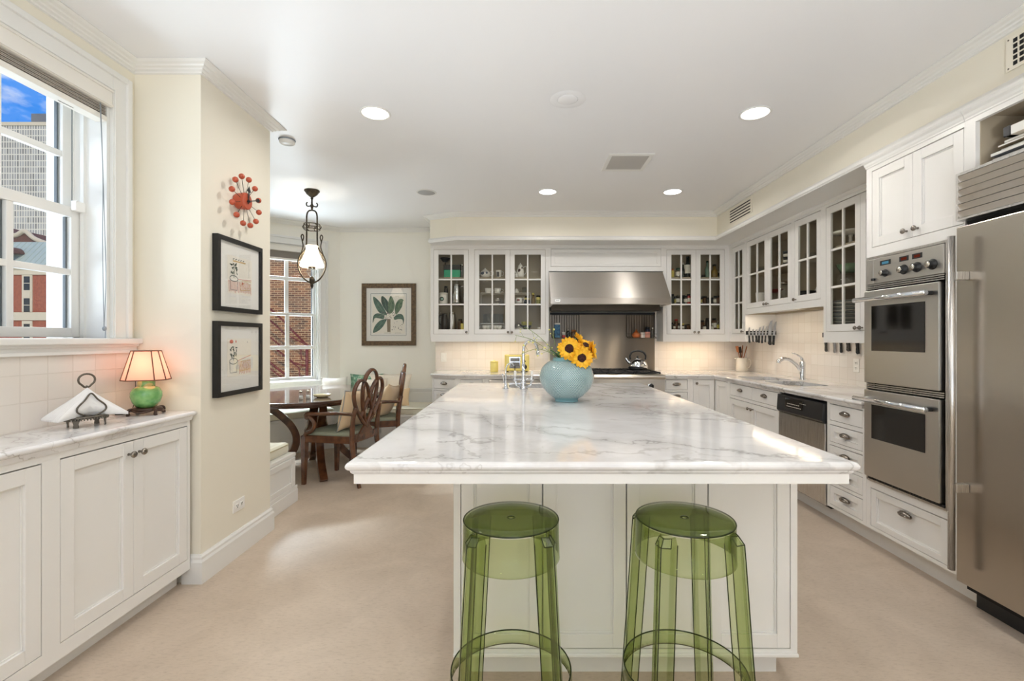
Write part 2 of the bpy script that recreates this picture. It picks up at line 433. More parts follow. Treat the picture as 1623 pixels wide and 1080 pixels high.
def marble(name, sc_=1.0, off=(0, 0, 0), amount=1.0):
    m, nt, out = new_mat(name); b = N(nt, 'BsdfPrincipled'); L(nt, b.outputs[0], out.inputs[0])
    g = N(nt, 'NewGeometry'); mp_ = N(nt, 'Mapping'); mp_.inputs['Scale'].default_value = (sc_, sc_, sc_); mp_.inputs['Location'].default_value = off
    mp_.inputs['Rotation'].default_value = (0, 0, R(38)); L(nt, g.outputs['Position'], mp_.inputs[0])
    n1 = N(nt, 'TexNoise'); S(nt, n1, Scale=1.3, Detail=6., Roughness=.6); L(nt, mp_.outputs[0], n1.inputs['Vector'])
    dv = N(nt, 'VectorMath', operation='SCALE'); L(nt, n1.outputs['Color'], dv.inputs[0]); dv.inputs['Scale'].default_value = 1.15
    ad = N(nt, 'VectorMath', operation='ADD'); L(nt, mp_.outputs[0], ad.inputs[0]); L(nt, dv.outputs[0], ad.inputs[1])
    # main veins: thin ridge of a warped noise
    def ridge(scale, width, seed):
        mm = N(nt, 'Mapping'); mm.inputs['Location'].default_value = (seed, seed * .7, 0); mm.inputs['Scale'].default_value = (.45, 1.5, 1); L(nt, ad.outputs[0], mm.inputs[0])
        q = N(nt, 'TexNoise'); S(nt, q, Scale=scale, Detail=2.5, Roughness=.45); L(nt, mm.outputs[0], q.inputs['Vector'])
        a = mathn(nt, 'ABSOLUTE', mathn(nt, 'SUBTRACT', q.outputs[0], .5))
        mr = N(nt, 'MapRange'); mr.inputs['From Min'].default_value = 0; mr.inputs['From Max'].default_value = width
        mr.inputs['To Min'].default_value = 1; mr.inputs['To Max'].default_value = 0; L(nt, a, mr.inputs[0]); return mr.outputs[0]
    k = N(nt, 'TexNoise'); S(nt, k, Scale=1.1, Detail=2.); L(nt, mp_.outputs[0], k.inputs['Vector'])
    kr = ramp(nt, [(.36, (0, 0, 0)), (.58, (1, 1, 1))]); L(nt, k.outputs[0], kr.inputs[0])
    v1 = mathn(nt, 'MULTIPLY', ridge(1.0, .014, 0.), .75)
    v2 = mathn(nt, 'MULTIPLY', mathn(nt, 'MULTIPLY', ridge(2.1, .030, 5.3), kr.outputs[0]), .62)
    v3 = mathn(nt, 'MULTIPLY', mathn(nt, 'MULTIPLY', ridge(1.0, .11, 0.), kr.outputs[0]), .50)
    v = mathn(nt, 'MULTIPLY', mathn(nt, 'MINIMUM', mathn(nt, 'MAXIMUM', mathn(nt, 'MAXIMUM', v1, v2), v3), 1.), amount)
    cl = N(nt, 'TexNoise'); S(nt, cl, Scale=3., Detail=4.); L(nt, ad.outputs[0], cl.inputs['Vector'])
    clr = ramp(nt, [(.35, hx('f0efee')), (.75, hx('e5e3e2'))]); L(nt, cl.outputs[0], clr.inputs[0])
    tint = ramp(nt, [(.35, hx('959391')), (.65, hx('a9a197'))]); L(nt, cl.outputs[0], tint.inputs[0])
    L(nt, mixc(nt, v, clr.outputs[0], tint.outputs[0]), b.inputs['Base Color'])
    b.inputs['Roughness'].default_value = .08; b.inputs['Specular IOR Level'].default_value = .4
    return m
MARBLE = marble('white_marble', 1.0, (.2, .9, 0))
MARBLE2 = marble('white_marble_perimeter', 1.5, (3.1, .4, 0), 1.)

def tile(name, a, c, size=.105, rough=.16):
    m, nt, out = new_mat(name); b = N(nt, 'BsdfPrincipled'); L(nt, b.outputs[0], out.inputs[0])
    g = N(nt, 'NewGeometry'); sp = N(nt, 'SeparateXYZ'); L(nt, g.outputs['Position'], sp.inputs[0])
    cb = N(nt, 'CombineXYZ'); L(nt, mathn(nt, 'ADD', sp.outputs[0], sp.outputs[1]), cb.inputs[0]); L(nt, sp.outputs[2], cb.inputs[1])
    br = N(nt, 'TexBrick'); br.offset = 0; br.squash = 1; L(nt, cb.outputs[0], br.inputs['Vector'])
    S(nt, br, Scale=1., Mortar_Size=.0022, Mortar_Smooth=.6, Bias=0., Brick_Width=size, Row_Height=size)
    br.inputs['Color1'].default_value = c4(a); br.inputs['Color2'].default_value = c4(c); br.inputs['Mortar'].default_value = c4(hx('dbd4ca'))
    L(nt, br.outputs['Color'], b.inputs['Base Color']); b.inputs['Roughness'].default_value = rough
    n = N(nt, 'TexNoise'); S(nt, n, Scale=14., Detail=2.); L(nt, g.outputs['Position'], n.inputs['Vector'])
    h = mathn(nt, 'SUBTRACT', mathn(nt, 'MULTIPLY', n.outputs[0], .8), br.outputs['Fac'])
    bp = N(nt, 'Bump'); bp.inputs['Strength'].default_value = .35; bp.inputs['Distance'].default_value = .003; L(nt, h, bp.inputs['Height']); L(nt, bp.outputs[0], b.inputs['Normal'])
    return m
TILE = tile('cream_tile', hx('ebe6e0'), hx('e7e0d9'))
TILELEFT = tile('grey_white_tile', hx('e6e1da'), hx('e2dbd2'), .115)

def brick(name):
    m, nt, out = new_mat(name); b = N(nt, 'BsdfPrincipled'); L(nt, b.outputs[0], out.inputs[0])
    g = N(nt, 'NewGeometry'); sp = N(nt, 'SeparateXYZ'); L(nt, g.outputs['Position'], sp.inputs[0])
    cb = N(nt, 'CombineXYZ'); L(nt, mathn(nt, 'ADD', sp.outputs[0], sp.outputs[1]), cb.inputs[0]); L(nt, sp.outputs[2], cb.inputs[1])
    br = N(nt, 'TexBrick'); L(nt, cb.outputs[0], br.inputs['Vector'])
    S(nt, br, Scale=1., Mortar_Size=.0075, Mortar_Smooth=.2, Bias=-.1, Brick_Width=.20, Row_Height=.064)
    br.inputs['Color1'].default_value = c4(hx('9c6b4a')); br.inputs['Color2'].default_value = c4(hx('5c3f30')); br.inputs['Mortar'].default_value = c4(hx('dcc49c'))
    n = N(nt, 'TexNoise'); S(nt, n, Scale=2.2, Detail=4.); L(nt, g.outputs['Position'], n.inputs['Vector'])
    r = ramp(nt, [(.3, hx('8d8178')), (.7, hx('e8c8a8'))]); L(nt, n.outputs[0], r.inputs[0])
    L(nt, mixc(nt, .55, br.outputs['Color'], r.outputs[0], 'MULTIPLY'), b.inputs['Base Color']); b.inputs['Roughness'].default_value = .9
    return m
BRICK = brick('rough_brick')
REDBRICK = pbr('red_brick', hx('a2573c'), .9, var=(3, hx('8d4934'), .4, .6))
DKBRICK = pbr('dark_brick', hx('6b4136'), .9, var=(2, hx('5b382f'), .4, .6))
def tower(name):
    m, nt, out = new_mat(name); b = N(nt, 'BsdfPrincipled'); L(nt, b.outputs[0], out.inputs[0])
    g = N(nt, 'NewGeometry'); sp = N(nt, 'SeparateXYZ'); L(nt, g.outputs['Position'], sp.inputs[0])
    cb = N(nt, 'CombineXYZ'); L(nt, sp.outputs[0], cb.inputs[0]); L(nt, sp.outputs[2], cb.inputs[1])
    br = N(nt, 'TexBrick'); br.offset = 0; L(nt, cb.outputs[0], br.inputs['Vector'])
    S(nt, br, Scale=1., Mortar_Size=.25, Mortar_Smooth=.05, Bias=0., Brick_Width=1.36, Row_Height=3.3)
    br.inputs['Color1'].default_value = c4(hx('77726a')); br.inputs['Color2'].default_value = c4(hx('a9a49a')); br.inputs['Mortar'].default_value = c4(hx('d9cfb8'))
    L(nt, br.outputs['Color'], b.inputs['Base Color']); b.inputs['Roughness'].default_value = .7; return m
TOWER = tower('office_facade')

def floor_mat():
    m, nt, out = new_mat('linoleum'); b = N(nt, 'BsdfPrincipled'); L(nt, b.outputs[0], out.inputs[0])
    g = N(nt, 'NewGeometry')
    n1 = N(nt, 'TexNoise'); S(nt, n1, Scale=3.2, Detail=8., Roughness=.65, Distortion=.6); L(nt, g.outputs['Position'], n1.inputs['Vector'])
    mp_ = N(nt, 'Mapping'); mp_.inputs['Rotation'].default_value = (0, 0, R(25)); mp_.inputs['Scale'].default_value = (1, 3, 1); L(nt, g.outputs['Position'], mp_.inputs[0])
    n2 = N(nt, 'TexNoise'); S(nt, n2, Scale=34., Detail=5., Roughness=.7); L(nt, mp_.outputs[0], n2.inputs['Vector'])
    r1 = ramp(nt, [(.32, hx('bfae9b')), (.68, hx('cfbeab'))]); L(nt, n1.outputs[0], r1.inputs[0])
    r2 = ramp(nt, [(.30, hx('b3a697')), (.5, hx('ffffff')), (.72, hx('ffffff'))]); L(nt, n2.outputs[0], r2.inputs[0])
    L(nt, mixc(nt, .30, r1.outputs[0], r2.outputs[0], 'MULTIPLY'), b.inputs['Base Color'])
    b.inputs['Roughness'].default_value = .42; b.inputs['Specular IOR Level'].default_value = .4
    return m
FLOOR = floor_mat()

def vase_mat():
    m, nt, out = new_mat('celadon_lattice'); b = N(nt, 'BsdfPrincipled'); L(nt, b.outputs[0], out.inputs[0])
    u = N(nt, 'UVMap'); sp = N(nt, 'SeparateXYZ'); L(nt, u.outputs[0], sp.inputs[0])
    a = mathn(nt, 'MULTIPLY', sp.outputs[0], 2*PI*92); c = mathn(nt, 'MULTIPLY', sp.outputs[1], 2*PI/.0145)
    p = mathn(nt, 'SINE', a); q = mathn(nt, 'SINE', c)
    h = mathn(nt, 'ADD', mathn(nt, 'MULTIPLY', mathn(nt, 'MULTIPLY', p, q), .5), .5)
    r = ramp(nt, [(.32, hx('52787f')), (.60, hx('b2c7c5'))]); L(nt, h, r.inputs[0])
    band = N(nt, 'MapRange'); band.inputs['From Min'].default_value = .10; band.inputs['From Max'].default_value = .125; L(nt, sp.outputs[1], band.inputs[0])
    band2 = N(nt, 'MapRange'); band2.inputs['From Min'].default_value = .395; band2.inputs['From Max'].default_value = .385; L(nt, sp.outputs[1], band2.inputs[0])
    fac = mathn(nt, 'MULTIPLY', band.outputs[0], band2.outputs[0])
    L(nt, mixc(nt, fac, hx('74a1a8'), r.outputs[0]), b.inputs['Base Color']); b.inputs['Roughness'].default_value = .12; b.inputs['Coat Weight'].default_value = .5
    bp = N(nt, 'Bump'); bp.inputs['Strength'].default_value = .35; bp.inputs['Distance'].default_value = .003; L(nt, mathn(nt, 'MULTIPLY', h, fac), bp.inputs['Height']); L(nt, bp.outputs[0], b.inputs['Normal'])
    return m
VASE = vase_mat()
def emit(name, col, st):
    m, nt, out = new_mat(name); e = N(nt, 'Emission'); e.inputs[0].default_value = c4(col); e.inputs[1].default_value = st; L(nt, e.outputs[0], out.inputs[0]); return m
BULB = emit('downlight_lens', (1, .96, .9), 6.)
STRIP = emit('under_cabinet_strip', (1, .86, .66), 5.)
LED = emit('display_blue', (.2, .55, .75), .35); LEDR = emit('display_red', (.45, .08, .04), .2)
def shade_mat(name, col, es, ecol):
    m, nt, out = new_mat(name); d = N(nt, 'BsdfDiffuse'); d.inputs[0].default_value = c4(col); t = N(nt, 'BsdfTranslucent'); t.inputs[0].default_value = c4(col)
    mx = N(nt, 'MixShader'); mx.inputs[0].default_value = .6; L(nt, d.outputs[0], mx.inputs[1]); L(nt, t.outputs[0], mx.inputs[2])
    e = N(nt, 'Emission'); e.inputs[0].default_value = c4(ecol); e.inputs[1].default_value = es
    a = N(nt, 'AddShader'); L(nt, mx.outputs[0], a.inputs[0]); L(nt, e.outputs[0], a.inputs[1]); L(nt, a.outputs[0], out.inputs[0]); return m
LAMPSHADE = shade_mat('peach_shade', hx('e2b09c'), .40, hx('ffb29a'))
OPAL = shade_mat('opal_glass', hx('f6efe2'), 1.1, hx('fff0dc'))
def grn_jar():
    m, nt, out = new_mat('green_glaze'); b = N(nt, 'BsdfPrincipled'); L(nt, b.outputs[0], out.inputs[0])
    t = N(nt, 'TexCoord'); n = N(nt, 'TexNoise'); S(nt, n, Scale=22., Detail=3.); L(nt, t.outputs['Object'], n.inputs['Vector'])
    v = N(nt, 'TexVoronoi'); S(nt, v, Scale=17.); L(nt, t.outputs['Object'], v.inputs['Vector'])
    r = ramp(nt, [(.3, hx('4c8f4a')), (.7, hx('8cc074'))]); L(nt, n.outputs[0], r.inputs[0])
    q = ramp(nt, [(.0, (1, 1, 1)), (.40, (1, 1, 1)), (.46, (0, 0, 0))]); L(nt, v.outputs['Distance'], q.inputs[0])
    k = ramp(nt, [(.44, (0, 0, 0)), (.50, (1, 1, 1))]); L(nt, n.outputs[0], k.inputs[0])
    L(nt, mixc(nt, mathn(nt, 'MULTIPLY', q.outputs[0], k.outputs[0]), r.outputs[0], hx('c3bd7e')), b.inputs['Base Color'])
    b.inputs['Roughness'].default_value = .15; b.inputs['Coat Weight'].default_value = .5; return m
GREENJAR = grn_jar()
def woven():
    m, nt, out = new_mat('woven_seat'); b = N(nt, 'BsdfPrincipled'); L(nt, b.outputs[0], out.inputs[0]); b.inputs['Roughness'].default_value = .9
    t = N(nt, 'TexCoord'); v = N(nt, 'TexChecker'); v.inputs['Scale'].default_value = 150.; L(nt, t.outputs['Object'], v.inputs['Vector'])
    v.inputs['Color1'].default_value = c4(hx('b3b095')); v.inputs['Color2'].default_value = c4(hx('4d5f58')); L(nt, v.outputs['Color'], b.inputs['Base Color']); return m
WOVEN = woven()
FRAMEWOOD = pbr('rustic_wood_frame', hx('4f3c28'), .55, var=(35, hx('725b3d'), .4, .65))
STICKERWOOD = pbr('lamp_stand_wood', hx('3b2416'), .35)
BOTLEAF = [pbr('botanical_%d' % i, hx(c), .8, var=(30, hx(d), .35, .65)) for i, (c, d) in enumerate((('3a5c55', '5f8274'), ('26423f', '38584f'), ('4c6a58', '768f70'), ('35564f', '5b7b6c')))]
# ------------------------------------------------------------------ room shell
CZ = 2.76                                    # ceiling height
XL, XP, YP, YP2 = -2.065, -1.71, 2.526, 3.222   # left wall, pier side, pier front, pier back
YN, YK, XR = 6.25, 6.03, 2.88                # nook wall, kitchen wall, right wall
def struct(name, mb, mat, **kw): return mb.build(name, mat, kind='structure', **kw)
OUTL = [(-2.33, -2.9), (3.1, -2.9), (3.1, 6.48), (-2.45, 6.48), (-3.74, 5.32), (-3.06, 3.22), (-2.33, 2.55)]
struct('floor', MB().prism([(x, y, -.2) for x, y in OUTL], (0, 0, .2)), FLOOR)
struct('ceiling', MB().prism([(x, y, CZ) for x, y in OUTL], (0, 0, .2)), CEIL)
def wall_holes(name, origin, ang, length, holes, th, mat):
    us = sorted({0, length} | {h[0] for h in holes} | {h[1] for h in holes}); vs = sorted({0, CZ} | {h[2] for h in holes} | {h[3] for h in holes})
    mb = MB()
    for i in range(len(us)-1):
        for j in range(len(vs)-1):
            cu, cv = (us[i]+us[i+1])/2, (vs[j]+vs[j+1])/2
            if any(h[0] < cu < h[1] and h[2] < cv < h[3] for h in holes): continue
            mb.box(us[i], us[i+1], 0, th, vs[j], vs[j+1])
    return struct(name, mb, mat, loc=origin, rot=ang)
LW0 = -2.6                                   # the left wall starts here
WIN = (1.105, 2.376, 1.305, 2.545)           # left window opening: y0 y1 z0 z1
wall_holes('wall_left', (XL, LW0, 0), R(90), YP - LW0, [(WIN[0]-LW0, WIN[1]-LW0, WIN[2], WIN[3])], .27, WALL)
struct('wall_pier', MB().prism([(x, y, 0) for x, y in ((-2.335, YP), (XP, YP), (XP, YP2), (-2.96, YP2), (-3.06, YP2 + .03), (-3.06, 3.20))], (0, 0, CZ)), WALL)
NC = Vector((-2.388, YN)); NDIR = Vector((-.76, -.65)).normalized(); NANG = math.atan2(-NDIR.y, -NDIR.x)
NLEN = 1.62; NEND = NC + NDIR * NLEN
NW = (NLEN - 1.33, NLEN - .265, .78, 2.47)   # nook window opening, measured along the angled wall
wall_holes('wall_nook_window', (NEND.x, NEND.y, 0), NANG, NLEN, [NW], .22, NOOKWALL)
struct('wall_nook_left', MB().prism([(x, y, 0) for x, y in ((NEND.x, NEND.y), (-2.96, YP2), (-3.06, YP2 + .03), (NEND.x - .12, NEND.y + .1))], (0, 0, CZ)), NOOKWALL)
struct('wall_nook_back', MB().box(NC.x - .05, -1.09, YN, YN + .2, 0, CZ), NOOKWALL)
struct('wall_back', MB().box(-1.09, XR + .2, YK, YN + .2, 0, CZ), WALL)
struct('wall_right', MB().box(XR, XR + .2, 1.3, YK, 0, CZ), WALL)
struct('wall_right_front', MB().box(2.18, XR + .2, -2.8, 1.36, 0, CZ), WALL)
wall_holes('wall_rear', (-2.4, -2.6, 0), 0, 4.8, [(.8, 4.0, .7, 2.6)], -.25, WALL)
# soffit over the cabinets
SX, SY = 2.26, 5.46
SOF = [(SX, 1.36), (SX, SY), (-.747, SY), (-1.083, 5.62)]
sof = MB().prism([(x, y, 2.445) for x, y in SOF + [(-1.083, YK), (XR, YK), (XR, 1.36)]], (0, 0, CZ - 2.445 - .001))
struct('wall_soffit', sof, WALL)
struct('ceiling_soffit_underside', MB().prism([(x, y, 2.438) for x, y in [(SX - .002, 1.36), (SX - .002, SY - .002), (-.747, SY - .002), (-1.083, 5.618), (-1.083, YK), (XR, YK), (XR, 1.36)]], (0, 0, .008)), TRIM)
CROWN = [(0, CZ - .001), (.077, CZ - .001), (.077, CZ - .012), (.066, CZ - .026), (.050, CZ - .036), (.044, CZ - .048), (.030, CZ - .056), (.026, CZ - .070), (.014, CZ - .078), (.012, CZ - .094), (0, CZ - .098)]
CROWN = [(o_, CZ - (CZ - z_)*.48 if z_ < CZ - .002 else z_) for o_, z_ in CROWN]
path = [(2.18, -2.6), (2.18, 1.36), (SX, 1.36)] + SOF[1:] + [(-1.083, YN), (NC.x, NC.y), (NEND.x, NEND.y), (-2.96, YP2), (XP, YP2), (XP, YP), (XL, YP), (XL, -2.6)]
struct('trim_1', MB().sweep(CROWN, path, closed=True), TRIM)
MOLD = [(0, 2.49), (.018, 2.49), (.024, 2.482), (.034, 2.470), (.034, 2.452), (.026, 2.442), (.026, 2.438), (0, 2.438)]
struct('trim_2', MB().sweep(MOLD, SOF), TRIM)
BASE = [(0, 0), (.02, 0), (.02, .115), (.014, .128), (.014, .140), (.006, .152), (0, .152)]
struct('baseboard_pier', MB().sweep(BASE, [(XP - .05, YP2), (XP, YP2), (XP, YP), (-1.80, YP)]), TRIM)

# ------------------------------------------------------------------ double-hung window in a wall's own frame (x along, y outward)
def sash(x0, x1, z0, z1, y, xs, zs, stl, top, bot, mw=.030, th=.035):
    m = MB(); a, b, c, d = x0 + stl, x1 - stl, z0 + bot, z1 - top
    m.box(x0, a, y, y + th, z0, z1).box(b, x1, y, y + th, z0, z1).box(a, b, y, y + th, z0, c).box(a, b, y, y + th, d, z1)
    for x in xs: m.box(x - mw/2, x + mw/2, y + .004, y + th - .004, c, d)
    for z in zs: m.box(a, b, y + .0045, y + th - .0045, z - mw/2, z + mw/2)
    g = MB().box(a, b, y + th/2 - .002, y + th/2 + .002, c, d)
    return m, g
def window(name, origin, ang, op, wall_t, lower, upper, casing=.102, mw=.030):
    x0, x1, z0, z1 = op
    r = thing(name, None, None, origin, ang, kind='structure')
    # jamb lining and sash tracks
    jm = MB().box(x0, x0 + .018, 0, wall_t + .02, z0, z1).box(x1 - .018, x1, 0, wall_t + .02, z0, z1).box(x0, x1, 0, wall_t + .02, z1 - .018, z1)
    ly, uy = lower['y'], upper['y']
    for sx_, s in ((x0 + .018, 1), (x1 - .018, -1)):
        jm.box(sx_, sx_ + s*.014, ly - .022, ly - .004, z0, z1)                     # inner stop
        jm.box(sx_, sx_ + s*.008, ly + .036, uy - .002, z0, z1)
        jm.box(sx_, sx_ + s*.016, uy + .038, wall_t + .015, z0, z1)
    jm.build('jamb', TRIM, r)
    MB().box(x1 - .030, x1 - .018, uy - .001, uy + .036, lower['z1'], z1 - .02).box(x0 + .018, x0 + .030, uy - .001, uy + .036, lower['z1'], z1 - .02).build('sash_track', GREY, r)
    # casing with a raised back band
    c = casing; cs = MB()
    for a, b in ((x0 - c, x0 + .002), (x1 - .002, x1 + c)):
        cs.box(a, b, -.018, 0, z0, z1 + c)
    cs.box(x0 + .002, x1 - .002, -.018, 0, z1 - .002, z1 + c)
    cs.box(x0 - c, x0 - c + .028, -.032, -.017, z0, z1 + c).box(x1 + c - .028, x1 + c, -.032, -.017, z0, z1 + c).box(x0 - c + .028, x1 + c - .028, -.032, -.017, z1 + c - .028, z1 + c)
    cs.box(x0 - .014, x0 - .004, -.024, -.017, z0, z1 + .014).box(x1 + .004, x1 + .014, -.024, -.017, z0, z1 + .014).box(x0 - .004, x1 + .004, -.024, -.017, z1 + .004, z1 + .014)
    cs.build('casing', TRIM, r, bevel=.003)
    for nm, s in (('lower_sash', lower), ('upper_sash', upper)):
        m, g = sash(x0 + .022, x1 - .022, s['z0'], s['z1'], s['y'], s['xs'], s['zs'], s['stl'], s['top'], s['bot'], mw)
        so = m.build(nm, TRIM, r, bevel=.002); g.build('glass', GLASS, so)
        xr, zb_, zt_ = x1 - .022 - s['stl'], s['z0'] + s['bot'], s['z1'] - s['top']
        MB().box(xr - .009, xr - .0005, s['y'] + .021, s['y'] + .034, zb_, zt_).build('glazing_seal', SEAL, so)
        if nm == 'lower_sash' and mw < .04:
            MB().box(s['xs'][0] - mw/2 - .030, s['xs'][0] - mw/2 - .001, s['y'] + .021, s['y'] + .034, zb_, zt_).build('glazing_seal', SEAL, so)
    return r
w1 = window('window_1', (XL, 0, 0), R(90), WIN, .27,
    dict(y=.125, z0=1.31, z1=1.945, xs=[2.031, 1.742, 1.453], zs=[1.627], stl=.050, top=.05, bot=.045),
    dict(y=.165, z0=1.905, z1=2.53, xs=[2.02, 1.731, 1.442], zs=[2.203], stl=.052, top=.05, bot=.045))
MB().box(WIN[0]-.125, YP - .003, -.052, .13, 1.275, 1.305).build('window_stool', TRIM, w1, bevel=.006)
MB().box(WIN[0]-.11, YP - .003, -.030, 0, 1.262, 1.276).box(WIN[0]-.11, YP-.003, -.018, 0, 1.243, 1.263).box(WIN[0]-.11, YP-.003, -.026, 0, 1.229, 1.244).build('window_apron', TRIM, w1, bevel=.002)
MB().bbox(2.30, 2.352, .098, .125, 1.925, 1.975, .004).build('sash_latch', WHITEPLATE, w1)
n0 = lambda t: NLEN - t
w2 = window('window_2', (NEND.x, NEND.y, 0), NANG, NW, .22,
    dict(y=.06, z0=.785, z1=1.63, xs=[n0(.63), n0(.98)], zs=[1.195], stl=.036, top=.035, bot=.04),
    dict(y=.098, z0=1.595, z1=2.455, xs=[n0(.63), n0(.98)], zs=[2.06], stl=.036, top=.045, bot=.035), casing=.10, mw=.044)
MB().box(NW[0]-.11, NW[1]+.11, -.05, .06, .745, .78).box(NW[0]-.1, NW[1]+.1, -.02, 0, .66, .745).build('window_stool', TRIM, w2, bevel=.004)
# added rear window behind the camera, made up for light: frame around the opening
rw = thing('added_rear_window', None, None, (-2.4, -2.6, 0), 0, kind='structure')
fr = MB()
for x in (.8, 1.85, 2.9, 3.94): fr.box(x, x + .06, -.16, -.1, .7, 2.6)
for z in (.7, 1.6, 2.54): fr.box(.8, 4.0, -.16, -.1, z, z + .06)
fr.build('window_frame', TRIM, rw)

# ------------------------------------------------------------------ roller blinds pulled up in the two windows
def blind(label, origin, ang, x0, x1, ztop, val, stack, railz, y, cordx=None):
    b = thing('window_blind', label, 'blind', origin, ang)
    MB().bbox(x0, x1, y - .012, y + .012, ztop - val, ztop, .004).box(x0, x1, y - .018, y - .012, ztop - .014, ztop - .004).box(x0, x1, y - .018, y - .012, ztop - val + .004, ztop - val + .012).build('valance', BLINDW, b)
    m = MB(); k = 0; z = ztop - val - .002
    n = int(stack / .0075)
    for k in range(n):
        zz = z - .0075 * k
        m.box(x0 + .02, x1 - .02, y + .008 - .002*(k % 2), y + .056, zz - .0042, zz)
    m.build('slats', BLIND, b)
    MB().bbox(x0 + .015, x1 - .015, y + .002, y + .06, railz, railz + .026, .003).build('bottom_rail', BLINDW, b)
    MB().box(x0 + .02, x1 - .02, y + .012, y + .055, ztop - val, ztop - .005).build('headrail', BLINDW, b)
    return b
bl = blind('tan slatted blind drawn up at the top of the window over the left marble counter', (XL, 0, 0), R(90), 1.125, 2.366, 2.545, .088, .058, 2.380, -.012)
MB().tube(bez([(2.30, -.018, 2.45), (2.302, -.03, 2.1), (2.306, -.025, 1.75), (2.318, -.022, 1.36)]), .0017, 6).tube(bez([(2.304, -.018, 2.45), (2.308, -.032, 1.9), (2.322, -.028, 1.6), (2.318, -.022, 1.36)]), .0016, 6).tube(bez([(2.318, -.03, 1.36), (2.315, -.03, 1.30)]), .0016, 6).ell((2.318, -.024, 1.352), (.009, .009, .012)).build('cord', GREY, bl)
lm = MB()
for k in range(9): lm.box(2.135 + k*.0085, 2.1405 + k*.0085, .022, .027 + .002*(k % 2), 2.3792, 2.3799)
lm.build('rail_print', PEWTER, bl)
for xx in (1.95, 2.20):
    MB().tube([(xx, .004, 2.40), (xx + .012, -.002, 2.43), (xx + .006, .004, 2.455)], .0022, 5).tube([(xx + .02, .004, 2.40), (xx + .016, -.003, 2.43), (xx + .022, .004, 2.455)], .0022, 5).build('ladder_cord', PEWTER, bl)
blind('grey slatted blind drawn up in the nook window behind the hanging lamp', (NEND.x, NEND.y, 0), NANG, NW[0] + .012, NW[1] - .012, 2.46, .075, .105, 2.275, .0)

# ------------------------------------------------------------------ tiled backsplashes, wall plates
struct('wall_tile_left', MB().box(XL - .002, XL + .008, LW0, YP - .001, .915, 1.229), TILELEFT)
struct('wall_tile_back', MB().box(-1.09, .345, YK - .008, YK + .002, .90, 1.60).box(1.70, XR, YK - .008, YK + .002, .90, 1.60), TILE)
struct('wall_tile_right', MB().box(XR - .008, XR + .002, 2.9, YK - .009, .90, 1.62), TILE)
def outlet(label, M, toggle=False, horiz=False):
    r = thing('wall_outlet' if not toggle else 'light_switch', label, 'outlet' if not toggle else 'switch'); r.matrix_world = M
    w_, h_ = (.115, .07) if horiz else (.07, .115)
    MB().bbox(-w_/2, w_/2, -.006, 0, -h_/2, h_/2, .002).build('cover_plate', WHITEPLATE, r)
    if toggle:
        MB().bbox(-.016, .016, -.010, -.005, -.033, .033, .002).build('rocker', WHITEPLATE, r)
    else:
        for s in (-1, 1):
            cx, cz = (s*.022, 0) if horiz else (0, s*.022)
            f = MB().bbox(cx - .015, cx + .015, -.009, -.005, cz - .014, cz + .014, .003).build('socket', WHITEPLATE, r)
            sl = MB()
            for q in (-1, 1): sl.box(cx + q*.006 - .0014, cx + q*.006 + .0014, -.0098, -.0088, cz - .002, cz + .008)
            sl.box(cx - .0025, cx + .0025, -.0098, -.0088, cz - .010, cz - .005)
            sl.build('slots', DARK, f)
    return r
outlet('white double outlet low on the cream pier wall', TR((XP, 2.86, .30)) @ RZ(90), horiz=True)
outlet('white light switch on the tiles beside the left end of the back counter', TR((-.985, YK - .008, 1.07)), toggle=True)
outlet('white outlet on the tiles under the hanging knives near the ovens', TR((XR - .008, 4.05, 1.075)) @ RZ(-90))

# ------------------------------------------------------------------ ceiling fittings
def downlight(x, y, label, group, lit=True):
    r = thing('recessed_downlight', label, 'ceiling light', (x, y, CZ), 0, group)
    MB().lathe([(.083, -.001), (.097, -.001), (.099, -.005), (.095, -.008), (.083, -.006), (.083, -.001)], 40, cap=False).build('trim_ring', TRIM, r)
    MB().lathe([(0, -.0035), (.083, -.0035), (.083, -.001), (0, -.001)], 40, cap=False, smooth=False).build('lens', BULB, r)
    l = light('downlight_lamp', 'AREA', (0, 0, -.012), SPOT_POWER if lit else FILL_SPOT_POWER, WARM, shape='DISK', size=.15, spread=R(165)); l.parent = r
for (x, y), lab in zip(SPOTS, ('round recessed ceiling light nearest the pier', 'round recessed ceiling light in front of the range hood, left one of the far two', 'round recessed ceiling light in the far right corner, by the soffit vent', 'round recessed ceiling light above the dishwasher side of the island, the large right one')):
    downlight(x, y, lab, 'recessed ceiling lights')
for x, y in FILL_SPOTS: downlight(x, y, 'unseen recessed ceiling light added outside the view for fill light', 'added recessed fill lights out of frame', lit=False)
sp = thing('ceiling_speaker', 'round grey speaker grille set in the ceiling near the hanging lamp', 'speaker', (-.941, 4.70, CZ))
MB().lathe([(0, -.004), (.085, -.004), (.088, -.001)], 36).build('grille', SPEAKER, sp); MB().lathe([(.085, -.001), (.085, -.006), (.1, -.004), (.1, -.001)], 36, cap=False).build('rim', TRIM, sp)
bp_ = thing('blank_ceiling_plate', 'round white blank cover plate on the middle of the ceiling', 'cover plate', (.284, 2.88, CZ))
MB().lathe([(0, -.005), (.055, -.005), (.060, -.003), (.062, -.001)], 36).build('cap', CEIL, bp_); MB().lathe([(.062, -.0022), (.105, -.0022), (.108, -.001)], 40, cap=False).build('rim', CEIL, bp_)
vt = thing('ceiling_vent', 'square grey return air vent in the ceiling', 'vent', (.87, 3.90, CZ))
MB().box(-.18, .18, -.19, -.15, -.008, -.001).box(-.18, .18, .15, .19, -.008, -.001).box(-.18, -.148, -.15, .15, -.008, -.001).box(.148, .18, -.15, .15, -.008, -.001).build('frame', TRIM, vt, bevel=.002)
gm = MB()
